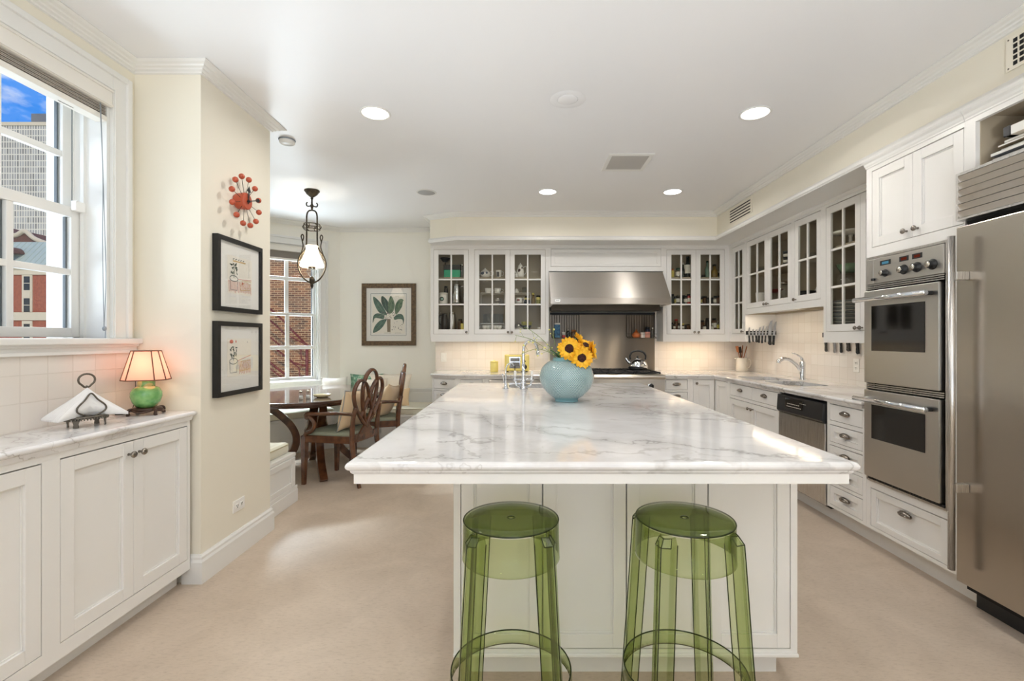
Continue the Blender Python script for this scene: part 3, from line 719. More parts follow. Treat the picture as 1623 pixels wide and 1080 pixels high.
for k in range(24): gm.box(-.148, .148, -.15 + k*.0125, -.15 + k*.0125 + .0085, -.007, -.003)
gm.build('grille', pbr('vent_grey', hx('bcb8b2'), .6), vt); MB().box(-.148, .148, -.15, .15, -.003, -.001).build('backing', pbr('vent_back', hx('7c7872'), .8), vt)
sd = thing('smoke_detector', 'small round white smoke detector on the ceiling beside the pier', 'smoke detector', (-1.713, 3.463, CZ))
MB().lathe([(0, -.03), (.045, -.03), (.053, -.022), (.055, -.008)], 28).build('body', TRIM, sd); MB().lathe([(.055, -.009), (.058, -.006), (.058, -.001)], 28).build('base', GREY, sd)
# vents in the soffit
sv = thing('soffit_vent', 'louvred cream air vent in the soffit at the far right corner', 'vent', (SX, 4.875, 2.625), R(-90))
MB().bbox(-.255, .255, -.008, -.001, -.085, .085, .002).build('frame', WALL, sv)
gm = MB(); dk = MB()
for k in range(5): dk.box(-.225, .225, -.0095, -.0075, .052 - k*.029 - .011, .052 - k*.029)
dk.build('slots', DARK, sv)
sv2 = thing('soffit_register', 'cream register with a grid of square holes in the soffit above the refrigerator', 'vent', (SX, 2.0, 2.615), R(-90))
MB().bbox(-.20, .20, -.008, -.001, -.078, .078, .002).build('frame', WALL, sv2)
dk = MB()
for i in range(12):
    for k in range(5): dk.box(-.165 + i*.028, -.165 + i*.028 + .018, -.0095, -.0075, -.062 + k*.026, -.062 + k*.026 + .018)
dk.build('holes', DARK, sv2)
sc_ = MB()
for s in (-1, 1):
    for q in (-1, 1): sc_.ell((s*.187, -.008, q*.066), (.004, .003, .004), 8, 6)
sc_.build('screw', NICKEL, sv2)

# ------------------------------------------------------------------ outside the windows
def P3(px, py, Y): return ((px - VX) * Y / F, Y, HC + (VY - py) * Y / F)
tw = thing('office_tower', 'tall pale office tower with a grid of small windows, seen through the left window', 'building', (-275, 262, -30))
MB().box(-60, 60, -12, 20, 0, 144.2).build('facade', TOWER, tw); MB().box(-60.4, 60.4, -12.4, 20.4, 144.2, 146).build('parapet', STONE, tw)
MB().box(12, 60, -8, 10, 146, 152.5).build('roof_housing', ROOFGREY, tw)
bb = thing('brick_building', 'red brick building with stone bands and green copper roof outside the left window', 'building', (-84, 80, -10))
MB().box(-40, 8, 0, 12, 0, 22.2).build('wall', REDBRICK, bb)
MB().box(-40, 8.2, -.25, 12, 22.2, 23.2).box(-40, 8.4, -.55, 12, 23.2, 23.8).build('cornice', STONE, bb)
MB().box(-40, 8.2, -.24, 0, 14.5, 15.85).build('stone_band', STONE, bb)
MB().prism([(-40, .2, 23.8), (-40, 4.2, 28.6), (-40, 12, 28.6), (-40, 12, 23.8)], (48, 0, 0)).build('mansard_roof', COPPER, bb)
sm = MB()
for k in range(46): sm.prism([(-38 + k, .12, 23.8), (-38 + k, 4.12, 28.6), (-38 + k, 4.25, 28.6), (-38 + k, .25, 23.8)], (.14, 0, 0))
sm.build('roof_seams', COPPER, bb)
for cx in (.6, -7.4):
    wn = MB().box(cx - .85, cx + .85, -.16, 0, 15.9, 22.2).box(cx - .6, cx + .6, -.22, -.155, 18.35, 19.3).build('window_surround', STONE, bb)
    for cz in (20.75, 17.05):
        MB().box(cx - .5, cx + .5, -.2, -.15, cz - 1.15, cz + 1.15).build('pane', DARKGLASS, wn)
        MB().box(cx - .5, cx + .5, -.24, -.19, cz - .05, cz + .05).build('window_bar', STONE, wn)
    wn = MB().box(cx - .85, cx + .85, -.16, 0, 9.4, 14.4).build('window_surround', STONE, bb)
    MB().box(cx - .5, cx + .5, -.2, -.15, 11.2, 13.9).build('pane', DARKGLASS, wn)
for k in (0, 1):
    c = TR((-.6 - 7*k, -.9, 26.0))
    MB().prism([(math.cos(R(a))*1.3 - 2.8, 0, math.sin(R(a))*1.1) for a in range(0, 181, 15)], (0, 3, 0), M=c).build('dormer', DKBRICK, bb)
gb = thing('gabled_building', 'dark brick building with a pale curved gable coping, behind the copper roof', 'building', (-125, 118, -10))
MB().prism([(-50, 0, 0), (16, 0, 0), (16, 0, 33), (9, 0, 34.5), (4, 0, 36.3), (1.5, 0, 38.2), (-1, 0, 37.2), (-5, 0, 38.0), (-9, 0, 40.5), (-14, 0, 39.6), (-50, 0, 39.6)], (0, 12, 0)).build('wall', DKBRICK, gb)
MB().tube(bez([(16, -.2, 33), (9, -.2, 34.5), (4, -.2, 36.3), (1.5, -.2, 38.2), (-1, -.2, 37.2), (-5, -.2, 38.0), (-9, -.2, 40.5), (-14, -.2, 39.6), (-30, -.2, 39.6)], 6), .55, 8).build('coping', STONE, gb)
bw = thing('brick_house', 'rough brown brick wall of the neighbouring house outside the nook window', 'building', (-9, 14, -6))
MB().box(-2.8, 7.5, 0, 1, 0, 16).build('wall', BRICK, bw)
fe = thing('fire_escape', 'dark red iron fire escape stair fixed to the brick wall outside the nook window', 'fire escape', P3(480, 560, 13.6)); FK = .72
O = Vector(fe.location)
def q3(x, y): return Vector(P3(400 + x/3.177, 280 + y/3.177, 13.6)) - O
fm = MB()
for ln, r_ in (([(20, 660), (160, 790), (275, 850)], .03), ([(60, 640), (150, 720), (200, 775), (275, 850)], .04), ([(20, 750), (140, 852)], .03),
              ([(-20, 850), (80, 930), (175, 1005)], .045), ([(-20, 875), (80, 960), (170, 1030)], .03), ([(110, 862), (210, 940), (270, 955)], .035), ([(180, 920), (235, 965), (244, 1080)], .03),
              ([(244, 860), (246, 920), (275, 928), (325, 926)], .025)):
    fm.tube([q3(*p) for p in ln], r_*FK, 6)
fm.build('stringer', FENCE, fe)
MB().tube([q3(275, 845), q3(275, 1100)], .045, 8).build('post', FENCE, fe)
# ------------------------------------------------------------------ cabinet kit (local frame: front at y=0 facing -y, x to the right, z up)
def knob_mb(): return MB().lathe([(.006, 0), (.005, .010), (.0055, .014), (.013, .020), (.0155, .026), (.013, .031), (.006, .0335), (0, .034)], 14, M=RX(90))
def pull_mb():
    m = MB(); m.ell((0, -.011, .0), (.044, .013, .015), 18, 10); m.ell((0, -.002, .0), (.049, .004, .019), 18, 8); m.ell((-.0, -.02, -.003), (.030, .008, .008), 12, 8); return m
def add_knob(p, x, z, y=0): return knob_mb().build('knob', NICKEL, p, loc=(x, y, z))
def add_pull(p, x, z, y=0): return pull_mb().build('pull', NICKEL, p, loc=(x, y, z))
def shaker(w_, h_, t=.02, st=.055, rec=.013, rt=None, rb=None):
    rt = rt or st; rb = rb or st
    m = MB().box(0, st, 0, t, 0, h_).box(w_-st, w_, 0, t, 0, h_).box(st, w_-st, 0, t, 0, rb).box(st, w_-st, 0, t, h_-rt, h_)
    b = .007
    m.box(st, w_-st, rec, t-.002, rb, h_-rt)
    for q in (0,):                                         # inner bead
        m.box(st, st+b, rec-.006, rec, rb, h_-rt).box(w_-st-b, w_-st, rec-.004, rec, rb, h_-rt).box(st+b, w_-st-b, rec-.004, rec, rb, rb+b).box(st+b, w_-st-b, rec-.004, rec, h_-rt-b, h_-rt)
    return m
def glass_door(w_, h_, cols=2, rows=3, st=.056, mw=.018, t=.02):
    m = MB().box(0, st, 0, t, 0, h_).box(w_-st, w_, 0, t, 0, h_).box(st, w_-st, 0, t, 0, st).box(st, w_-st, 0, t, h_-st, h_)
    for i in range(1, cols):
        x = st + (w_-2*st)*i/cols; m.box(x-mw/2, x+mw/2, .002, t-.002, st, h_-st)
    for j in range(1, rows):
        z = st + (h_-2*st)*j/rows; m.box(st, w_-st, .0025, t-.0025, z-mw/2, z+mw/2)
    g = MB().box(st, w_-st, t/2-.0015, t/2+.0015, st, h_-st)
    return m, g
GAP = .003
def cells(w_, z0, z1, ops, x0=0.):
    xs = sorted({x0, w_} | {o['x0'] for o in ops} | {o['x1'] for o in ops}); zs = sorted({z0, z1} | {o['z0'] for o in ops} | {o['z1'] for o in ops})
    for i in range(len(xs)-1):
        for j in range(len(zs)-1):
            cx, cz = (xs[i]+xs[i+1])/2, (zs[j]+zs[j+1])/2
            if xs[i+1]-xs[i] < 1e-5 or zs[j+1]-zs[j] < 1e-5: continue
            if not any(o['x0'] < cx < o['x1'] and o['z0'] < cz < o['z1'] for o in ops): yield xs[i], xs[i+1], zs[j], zs[j+1]
def cabinet(name, label, loc, rot, w_, z0, z1, depth, ops, toe=0., open_=False, shelves=(), group=None, cat='cabinet', pulls=True, floor_z=None):
    r = thing(name, label, cat, (loc[0], loc[1], 0), rot, group)
    ff = MB()
    for c in cells(w_, z0, z1, ops): ff.box(c[0], c[1], 0, .02, c[2], c[3])
    ff.build('face_frame', CAB, r, merge=True)
    cb = MB()
    if open_:
        cb.box(0, .015, .02, depth, z0, z1).box(w_-.015, w_, .02, depth, z0, z1).box(.015, w_-.015, .02, depth, z1-.06, z1).box(.015, w_-.015, depth-.012, depth, z0, z1-.06)
        zb = floor_z if floor_z else z0 + .04
        cb.box(.015, w_-.015, .02, depth-.012, z0+.024, zb)
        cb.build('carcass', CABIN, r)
        MB().box(-.0006, .0002, .0005, depth, z0, z1).box(w_-.0002, w_+.0006, .0005, depth, z0, z1).box(0, w_, .0201, depth, z0 + .020, z0+.0235).build('side_panel', CAB, r)
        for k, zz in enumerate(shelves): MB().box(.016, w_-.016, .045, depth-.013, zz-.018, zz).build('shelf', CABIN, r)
    else:
        cb.box(0, w_, min(.075, depth - .01), depth, z0, z1).build('carcass', CAB, r)
    if toe: MB().box(0, w_, toe, toe+.02, 0, z0).build('toe_kick', CAB, r)
    for o in ops:
        k = o['k']; a, b, c, d = o['x0']+GAP, o['x1']-GAP, o['z0']+GAP, o['z1']-GAP*1.9
        if o.get('pair') == 'l': b = o['x1'] - .001
        if o.get('pair') == 'r': a = o['x0'] + .001
        ww, hh = b-a, d-c
        if k == 'door': m, g = shaker(ww, hh), None
        elif k == 'glass': m, g = glass_door(ww, hh, 2, o.get('rows', 3))
        elif k == 'drawer': m, g = MB().bbox(0, ww, 0, .02, 0, hh, .0015), None
        elif k == 'pdrawer': m, g = shaker(ww, hh, st=.042, rt=.042, rb=.034), None
        elif k == 'void': continue
        dd = m.build('drawer' if 'drawer' in k else ('door' if k != 'fixed' else 'panel'), CAB, r, loc=(a, 0, c), bevel=.0015)
        if g: g.build('glass', CABGLASS, dd)
        kn = o.get('knob')
        if kn: add_knob(dd, kn[0] if kn[0] >= 0 else ww + kn[0], kn[1] if kn[1] >= 0 else hh + kn[1])
        if 'drawer' in k and o.get('pull', True): add_pull(dd, ww/2, o.get('pz', hh - .040 if hh > .13 else hh*.56))
    return r
def op(k, x0, x1, z0, z1, **kw): return dict(k=k, x0=x0, x1=x1, z0=z0, z1=z1, **kw)
def edge_rings(z1, th, kind='perim'):
    z = z1 - th
    if kind == 'island': return [(.013, z1), (.006, z1-.0022), (.0015, z1-.008), (0, z1-.014), (.0015, z1-.020), (.006, z1-.0255), (.012, z1-.028), (.0125, z1-.033), (.018, z1-.040), (.020, z)]
    return [(.011, z1), (.005, z1-.002), (.001, z1-.007), (0, z1-.012), (.001, z1-.017), (.006, z1-.023), (.012, z1-.025), (.013, z1-.029), (.017, z)]

# ------------------------------------------------------------------ left wall: shallow cabinets and marble top
FL = -1.75; LT = .919
for y0, lab in ((1.78 - .042, 'white two-door base cabinet under the lamp on the left counter'), (1.78 - .042 - .74, 'white two-door base cabinet at the left edge of the picture, under the window')):
    wv = .745 if y0 > 1.5 else .74
    mid = 2.1376 - y0 if y0 > 1.5 else wv/2
    right = 2.481 - y0 if y0 > 1.5 else wv - .01
    left = .058
    ops = [op('door', left, mid, .143, .847, pair='l', knob=(-.028, -.055)), op('door', mid, right, .143, .847, pair='r', knob=(.028, -.055))]
    cabinet('base_cabinet', lab, (FL, y0), R(90), wv if y0 < 1.5 else YP - .025 - y0, .085, LT - .046, .30, ops, toe=.07, group='left wall base cabinets')
o = MB().slab([(XL + .008, 1.0), (-1.728, 1.0), (-1.728, YP - .003), (XL + .008, YP - .003)], edge_rings(LT, .046)).build('marble_countertop', MARBLE2)
tag(o, 'narrow white marble countertop with grey veins under the left window', 'countertop')

# ------------------------------------------------------------------ right wall: base run, dishwasher, oven tower
XF = 2.16; CT = .905; YF = 5.275
RR = R(-90)
def ry(y): return -y                                   # local x of a world y for a unit whose origin is at y=0
def right_unit(name, label, ya, yb, z0, z1, depth, ops, **kw):
    """ya > yb: far and near ends; openings given in world y"""
    oo = []
    for q in ops:
        q = dict(q); q['x0'], q['x1'] = ya - q['x0'], ya - q['x1']; oo.append(q)
    return cabinet(name, label, (kw.pop('x', XF), ya), RR, ya - yb, z0, z1, depth, oo, **kw)
right_unit('base_cabinet', 'narrow white base cabinet in the far right inside corner', YF - .001, 4.925, .13, CT - .042, .085,
    [op('door', 5.262, 4.957, .15, .852)], toe=.09, group='base cabinets along the right wall')
right_unit('base_cabinet', 'white base cabinet with two drawers and two doors under the corner sink', 4.924, 3.957, .13, CT - .042, .10,
    [op('drawer', 4.895, 4.437, .727, .852, pair='l'), op('drawer', 4.435, 3.972, .727, .852, pair='r'),
     op('door', 4.895, 4.437, .15, .70, pair='l', knob=(-.03, -.05)), op('door', 4.435, 3.972, .15, .70, pair='r', knob=(.03, -.05))], toe=.09, group='base cabinets along the right wall')
dz = [(.735, .852), (.587, .708), (.447, .567), (.307, .427), (.150, .287)]
right_unit('drawer_cabinet', 'white stack of five drawers between the dishwasher and the ovens', 3.340, 2.962, .13, CT - .042, .70,
    [op('drawer' if i == 0 else 'pdrawer', 3.313, 2.992, a, b) for i, (a, b) in enumerate(dz)], toe=.09, group='base cabinets along the right wall')
# dishwasher
d = thing('dishwasher', 'stainless dishwasher with black control panel beside the drawer stack', 'dishwasher', (XF, 3.953, 0), RR)
MB().box(.004, .607, .03, .62, .10, .855).build('body', DARK, d)
MB().bbox(.006, .605, -.012, .03, .285, .70, .004).build('door', STEELZ, d)
cp = MB().prism([(.006, -.012, .702), (.006, -.030, .720), (.006, -.022, .845), (.006, .03, .850), (.006, .03, .702)], (.599, 0, 0)).build('control_panel', BLACK, d, bevel=.003)
lt = MB()
for i in range(9): lt.box(.155 + i*.022, .170 + i*.022, -.0305, -.026, .765, .768)
for i in range(7): lt.box(.165 + i*.024, .178 + i*.024, -.0296, -.025, .785, .790)
lt.box(.17, .26, -.028, -.0235, .812, .816)
for i in range(4): lt.box(.33 + i*.02, .343 + i*.02, -.0285, -.024, .805, .807)
lt.build('control_print', LABELW, cp)
MB().box(.13, .37, -.0287, -.022, .755, .83).build('display_window', DARKGLASS, cp, loc=(0, .0005, 0))
MB().bbox(.006, .605, -.006, .03, .12, .272, .003).build('lower_panel', STEELZ, d)
MB().box(0, .611, .09, .11, 0, .125).build('toe_kick', CAB, d)
# oven tower
ot = right_unit('oven_cabinet', 'tall white cabinet housing the double wall oven', 2.960, 2.302, .13, 2.412, .70,
    [op('door', 2.915, 2.613, 1.862, 2.335, pair='l', knob=(-.035, .04)), op('door', 2.611, 2.308, 1.862, 2.335, pair='r', knob=(.035, .04)),
     op('void', 2.945, 2.385, .435, 1.805), op('pdrawer', 2.925, 2.392, .15, .385, pz=.16)], toe=.09, cat='cabinet')
TC = [(0, 2.416), (.020, 2.416), (.022, 2.408), (.018, 2.398), (.010, 2.388), (.008, 2.376), (.004, 2.368), (.004, 2.362), (0, 2.358)]
MB().sweep([(-a, z) for a, z in TC][::-1], [(0, .36), (0, 0), (.657, 0)]).build('crown', TRIM, ot)
MB().box(-.0008, .0004, .0205, .34, 1.272, 2.411).build('side_panel', CAB, ot)
MB().box(.0, .657, .05, .3, 2.413, 2.437).build('top_filler', CAB, ot)
# double oven (top and bottom door)
ov = thing('double_wall_oven', 'stainless double wall oven with four black knobs', 'oven', (XF, 2.945, 0), RR)
OW = .56
MB().box(.003, OW-.003, .03, .60, .438, 1.80).build('body', DARK, ov)
MB().box(0, .012, -.012, .03, .438, 1.803).box(OW-.010, OW, -.012, .03, .438, 1.803).box(.012, OW-.010, -.012, .03, 1.79, 1.803).build('trim_frame', STEELZ, ov)
cpn = MB().bbox(.014, OW-.012, -.020, .02, 1.635, 1.786, .003).build('control_panel', STEELY, ov)
MB().box(.02, .07, -.0215, -.019, 1.64, 1.78).build('end_cap', STEELZ, cpn)
for i, (x, big) in enumerate(((.165, .022), (.300, .028), (.388, .028), (.485, .028))):
    kb = MB().lathe([(big, 0), (big, .004), (big*.72, .006), (big*.72, .026), (big*.66, .030), (0, .030)], 20, M=RX(90)).build('knob', BLACK, cpn, loc=(x, -.0195, 1.69))
    MB().lathe([(big*.60, .0305), (big*.60, .032), (0, .032)], 20, M=RX(90)).build('knob_face', SILVER, kb)
for x, mm, ww in ((.165, LED, .036), (.300, LEDR, .028), (.388, LEDR, .028)):
    fr_ = MB().box(x-ww-.004, x+ww+.004, -.0212, -.019, 1.737, 1.765).build('display', BLACK, cpn)
    MB().box(x-ww*.7, x+ww*.7, -.0216, -.0205, 1.743, 1.758).build('readout', mm, fr_)
MB().lathe([(.008, 0), (.008, .014), (0, .015)], 12, M=RX(90)).build('lock_knob', BLACK, cpn, loc=(.075, -.02, 1.662))
def oven_door(z0, z1, gz0, gz1):
    dd = MB()
    dd.bbox(.010, OW-.024, -.034, .01, z0, z1, .004)
    do = dd.build('door', STEELY, ov)
    MB().bbox(.075, OW-.105, -.0365, -.033, gz0, gz1, .001).build('window', DARKGLASS, do)
    h = MB().tube([(.0, -.088, z1-.055), (OW-.04, -.088, z1-.055)], .0145, 16).build('handle', CHROME, do)
    for x in (.03, OW-.072): MB().bbox(x-.012, x+.018, -.085, -.034, z1-.066, z1-.044, .004).build('bracket', BLACK if x > .2 else CHROME, h)
    return do
oven_door(1.035, 1.595, 1.23, 1.50)
oven_door(.462, .992, .70, .905)
for zz in (1.604, 1.000):
    vm = MB()
    for k in range(3): vm.box(.014, OW-.012, -.022, -.016, zz + .011*k, zz + .011*k + .006)
    vm.build('vent_slats', STEELZ, ov)
vb = MB()
for k in range(26): vb.box(.02 + k*.0205, .036 + k*.0205, -.016, -.010, .443, .458)
vb.build('bottom_vent', BLACK, ov); MB().box(.003, OW-.003, -.012, .03, .430, .443).build('bottom_trim', STEELZ, ov)
# refrigerator
fx = 2.112
fg = thing('refrigerator', 'large stainless built-in refrigerator with louvred top grille at the right edge', 'refrigerator', (fx, 2.298, 0), RR)
FWd = .915
MB().box(.004, FWd-.004, .05, .70, .09, 2.095).build('body', DARK, fg)
dr_ = MB().bbox(.0, FWd, 0, .05, .13, 1.842, .005).build('door', steel('fridge_steel', hx('b9b1a7'), .24, 2), fg)
hd = MB().tube([(.048, -.066, .205), (.048, -.066, 1.79)], .0145, 14).build('handle', STEELZ, dr_)
for z in (.575, 1.58): MB().bbox(.036, .07, -.062, 0, z, z + .04, .003).build('bracket', STEELZ, hd)
gfr = MB().box(0, .012, -.002, .06, 1.872, 2.10).box(FWd-.012, FWd, -.002, .06, 1.872, 2.10).box(.012, FWd-.012, -.002, .06, 2.088, 2.10).box(.012, FWd-.012, -.002, .06, 1.872, 1.882).build('grille_frame', STEELZ, fg)
lv = MB()
for k in range(6):
    z = 1.888 + k*.0342
    lv.prism([(.012, -.004, z+.026), (.012, .007, z-.002), (.012, .016, z-.001), (.012, .010, z+.027)], (FWd-.024, 0, 0))
lv.build('grille_louvers', STEELX, gfr)
MB().box(.0, FWd, .10, .12, 0, .12).build('kick_plate', BLACK, fg)
# shelf bay above the refrigerator: face frame and box
sb = thing('shelf_cabinet', 'white open shelf above the refrigerator holding a pile of binders', 'cabinet', (XF, 2.2615, 0), RR)
MB().box(-.040, .012, 0, .5, 2.105, 2.412).box(.012, .90, 0, .02, 2.335, 2.412).box(.012, .90, 0, .5, 2.105, 2.118).build('face_frame', CAB, sb)
MB().box(.012, .90, .48, .5, 2.1185, 2.41).box(.012, .888, .021, .479, 2.36, 2.41).box(.888, .90, .021, .479, 2.1185, 2.41).box(.0121, .016, .021, .479, 2.1185, 2.36).build('bay', CABIN, sb)  # the bay's shade is put into its darker lining colour
MB().box(-.04, .90, .05, .3, 2.413, 2.437).build('top_filler', CAB, sb)
MB().sweep([(-a, z) for a, z in TC][::-1], [(-.0395, 0), (.90, 0)]).build('crown', TRIM, sb)
# countertops
HS = [rrect(2.27, 2.62, 4.52, 5.02, .07), rrect(2.27, 2.62, 3.98, 4.47, .07)]
o = MB().slab([(1.582, YK-.009), (1.582, 5.25), (2.135, 5.25), (2.135, 2.972), (XR-.009, 2.972), (XR-.009, YK-.009)], edge_rings(CT, .042), HS).build('marble_countertop', MARBLE2)
tag(o, 'L-shaped white marble countertop around the corner sink', 'countertop')
def bowl(loop, z1, depth, cx, cy, k=.86):
    m = MB(); n = len(loop); vs = []
    for sc2, z in ((1.03, z1), (1.0, z1), (.97, z1 - depth*.8), (k, z1 - depth)):
        vs += [(cx + (p[0]-cx)*sc2, cy + (p[1]-cy)*sc2, z) for p in loop]
    vs.append((cx, cy, z1 - depth - .005))
    fs = []
    for j in range(3):
        for i in range(n): fs.append((j*n+i, j*n+(i+1) % n, (j+1)*n+(i+1) % n, (j+1)*n+i))
    fs += [(3*n+i, 3*n+(i+1) % n, 4*n) for i in range(n)]
    return m.add(vs, fs, True)
sk = thing('double_sink', 'stainless double bowl sink set into the right counter', 'sink', (2.445, 4.5, CT))
for h in HS:
    cx = sum(p[0] for p in h)/len(h); cy = sum(p[1] for p in h)/len(h)
    lp = [(p[0]-2.445, p[1]-4.5) for p in h]
    b_ = bowl(lp, -.040, .17, cx-2.445, cy-4.5).build('bowl', STEELX, sk)
    MB().lathe([(0, -.209), (.045, -.209), (.05, -.205)], 20, c=(cx-2.445, cy-4.5, 0)).build('drain', CHROME, b_)
# ------------------------------------------------------------------ back wall: base cabinets
ang = math.atan2(5.275-5.455, -.728+1.025); Lc = math.hypot(5.275-5.455, -.728+1.025)
ab = cabinet('base_cabinet', 'angled white base cabinet with drawers at the left end of the back counter', (-1.025, 5.46), ang, Lc, .13, CT - .042, .045,
    [op('drawer', .022, Lc-.018, .735, .852), op('pdrawer', .022, Lc-.018, .44, .715), op('pdrawer', .022, Lc-.018, .15, .42)], toe=.05, group='back wall base cabinets')
MB().prism([(x, y, .13) for x, y in ((-1.025, 5.49), (-.730, 5.315), (-.730, YK-.01), (-1.025, YK-.01))], (0, 0, CT - .042 - .13), M=RZ(-math.degrees(ang)) @ TR((1.025, -5.46, 0))).build('body', CAB, ab)
cabinet('base_cabinet', 'white base cabinet with drawer below the yellow jar', (-.726, YF), 0, .332, .13, CT - .042, .60,
    [op('drawer', .05, .296, .735, .852), op('door', .05, .296, .15, .712, knob=(-.03, -.05))], toe=.07, group='back wall base cabinets')
cabinet('base_cabinet', 'white base cabinet around the built-in stainless drawer, left of the range', (-.392, YF), 0, .748, .13, CT - .042, .60,
    [op('void', .03, .72, .45, .852), op('door', .03, .375, .15, .42, pair='l', knob=(-.03, -.05)), op('door', .375, .72, .15, .42, pair='r', knob=(.03, -.05))], toe=.07, group='back wall base cabinets')
wd = thing('warming_drawer', 'built-in stainless warming drawer below the yellow toaster', 'oven', (-.36, YF, 0))
MB().box(.002, .684, .021, .025, .456, .848).build('body', DARK, wd); fp = MB().bbox(.004, .682, -.01, .02, .46, .845, .004).build('front', STEELX, wd)
MB().tube([(.05, -.05, .80), (.64, -.05, .80)], .011, 12).box(.08, .10, -.05, -.008, .792, .808).box(.59, .61, -.05, -.008, .792, .808).build('handle', CHROME, fp)
cabinet('base_cabinet', 'white base cabinet with drawers just right of the range', (1.585, YF), 0, .298, .13, CT - .042, .60,
    [op('drawer', .027, .269, .735, .852), op('pdrawer', .027, .269, .44, .712), op('pdrawer', .027, .269, .15, .42)], toe=.07, group='back wall base cabinets')
cabinet('base_cabinet', 'white one-door base cabinet in the right inside corner, facing the room', (1.884, YF), 0, .274, .13, CT - .042, .60,
    [op('door', .032, .274, .15, .852, knob=(.032, -.036))], toe=.07, group='back wall base cabinets')
o = MB().slab([(-1.045, YK-.009), (-1.045, 5.44), (-.724, 5.25), (.357, 5.25), (.357, YK-.009)], edge_rings(CT, .042)).build('marble_countertop', MARBLE2)
tag(o, 'white marble countertop under the yellow toaster', 'countertop')

# ------------------------------------------------------------------ wall cabinets with glass doors
YU, XU = 5.75, 2.53
UZ0, UZ1, SH = 1.272, 2.438, (1.735, 2.062)
DEP = YK - YU - .002
def ux(px): return (px - VX) * YU / F
UC = 'glass-fronted wall cabinets'
x0 = -1.10
cabinet('wall_cabinet', 'single glass-door wall cabinet with green box and white canister, left end of the back wall', (x0, YU), 0, ux(747)-x0, UZ0, UZ1, DEP,
    [op('glass', ux(687.2)-x0, ux(742.8)-x0, 1.361, 2.392, knob=(-.022, .022))], open_=True, shelves=SH, group=UC, floor_z=1.415)
x0 = ux(747) + .001
cabinet('wall_cabinet', 'double glass-door wall cabinet with teapots and cups, left of the range hood', (x0, YU), 0, .335-x0, UZ0, UZ1, DEP,
    [op('glass', ux(751.8)-x0, ux(808.2)-x0, 1.361, 2.392, pair='l', knob=(-.022, .022)), op('glass', ux(808.2)-x0, ux(864.8)-x0, 1.361, 2.392, pair='r', knob=(.022, .022))], open_=True, shelves=SH, group=UC, floor_z=1.415)
hp = cabinet('hood_cabinet', 'long white panelled cabinet above the range hood', (.336, YU), 0, 1.388, 2.128, UZ1, DEP, [op('pdrawer', .024, 1.366, 2.184, 2.400, pull=False)])
x0 = 1.725
cabinet('wall_cabinet', 'double glass-door wall cabinet full of spice jars, right of the range hood', (x0, YU), 0, XU-x0-.001, UZ0, UZ1, DEP,
    [op('glass', ux(1056.5)-x0, ux(1103)-x0, 1.361, 2.392, pair='l', knob=(-.024, .022)), op('glass', ux(1103)-x0, ux(1149)-x0, 1.361, 2.392, pair='r', knob=(.024, .022))], open_=True, shelves=SH, group=UC, floor_z=1.415)
DEPR = XR - XU - .002
def uy(px): return F * XU / (px - VX)
right_unit('wall_cabinet', 'narrow tall glass-door wall cabinet in the far right corner, beside the knife rack', YU - .001, 5.341, UZ0, UZ1, DEPR,
    [op('glass', uy(1160.3), uy(1180), 1.361, 2.392, knob=(-.022, .022))], x=XU, open_=True, shelves=SH, group=UC, floor_z=1.415)
right_unit('wall_cabinet', 'short double glass-door wall cabinet above the knife rack and sink', 5.340, 4.405, 1.578, UZ1, DEPR,
    [op('glass', uy(1183.3), uy(1216), 1.640, 2.392, pair='l', rows=2, knob=(-.024, .022)), op('glass', uy(1216), uy(1254), 1.640, 2.392, pair='r', rows=2, knob=(.024, .022))], x=XU, open_=True, shelves=(2.03,), group=UC, floor_z=1.685)
right_unit('wall_cabinet', 'short single glass-door wall cabinet with a white bowl, above the sink tap', 4.404, 3.961, 1.578, UZ1, DEPR,
    [op('glass', uy(1259), uy(1301), 1.640, 2.392, rows=2, knob=(.024, .022))], x=XU, open_=True, shelves=(2.03,), group=UC, floor_z=1.685)
right_unit('wall_cabinet', 'tall double glass-door wall cabinet with plates, next to the ovens', 3.960, 2.9615, UZ0, UZ1, DEPR,
    [op('glass', uy(1309), uy(1363.5), 1.361, 2.392, pair='l', knob=(-.024, .022)), op('glass', uy(1363.5), 3.06, 1.361, 2.392, pair='r', knob=(.024, .022))], x=XU, open_=True, shelves=SH, group=UC, floor_z=1.415)
# thin cornice where the wall cabinets meet the soffit
CO = [(0, 2.438), (.022, 2.438), (.018, 2.426), (.008, 2.418), (0, 2.414)]
struct('trim_3', MB().sweep(CO, [(XU, 2.97), (XU, YU), (-1.10, YU)]), TRIM)
# under-cabinet strips
def strip(label, x0, x1, y0, y1, z, power, col=(1, .80, .56)):
    r = thing('under_cabinet_light', label, 'light strip', ((x0+x1)/2, (y0+y1)/2, z))
    w_, d_ = abs(x1-x0), abs(y1-y0)
    MB().box(-w_/2, w_/2, -d_/2, d_/2, -.012, 0).build('housing', WHITEPLATE, r)
    MB().box(-w_/2+.01, w_/2-.01, -d_/2+.006, d_/2-.006, -.0145, -.0121).build('lens', STRIP, r)
    l = light('strip_lamp', 'AREA', (0, 0, -.017), power, col, shape='RECTANGLE', size=w_-.02, size_y=d_-.01); l.parent = r
strip('thin warm light strip under the cabinets left of the hood', -.95, .25, 5.775, 5.81, UZ0 + .0195, 1.6)
strip('thin warm light strip under the spice cabinet', 1.80, 2.44, 5.775, 5.81, UZ0 + .0195, 1.6, (1, .72, .44))
strip('thin warm light strip under the short cabinets above the sink', 2.556, 2.59, 4.05, 5.25, 1.578 + .0195, 2.0)
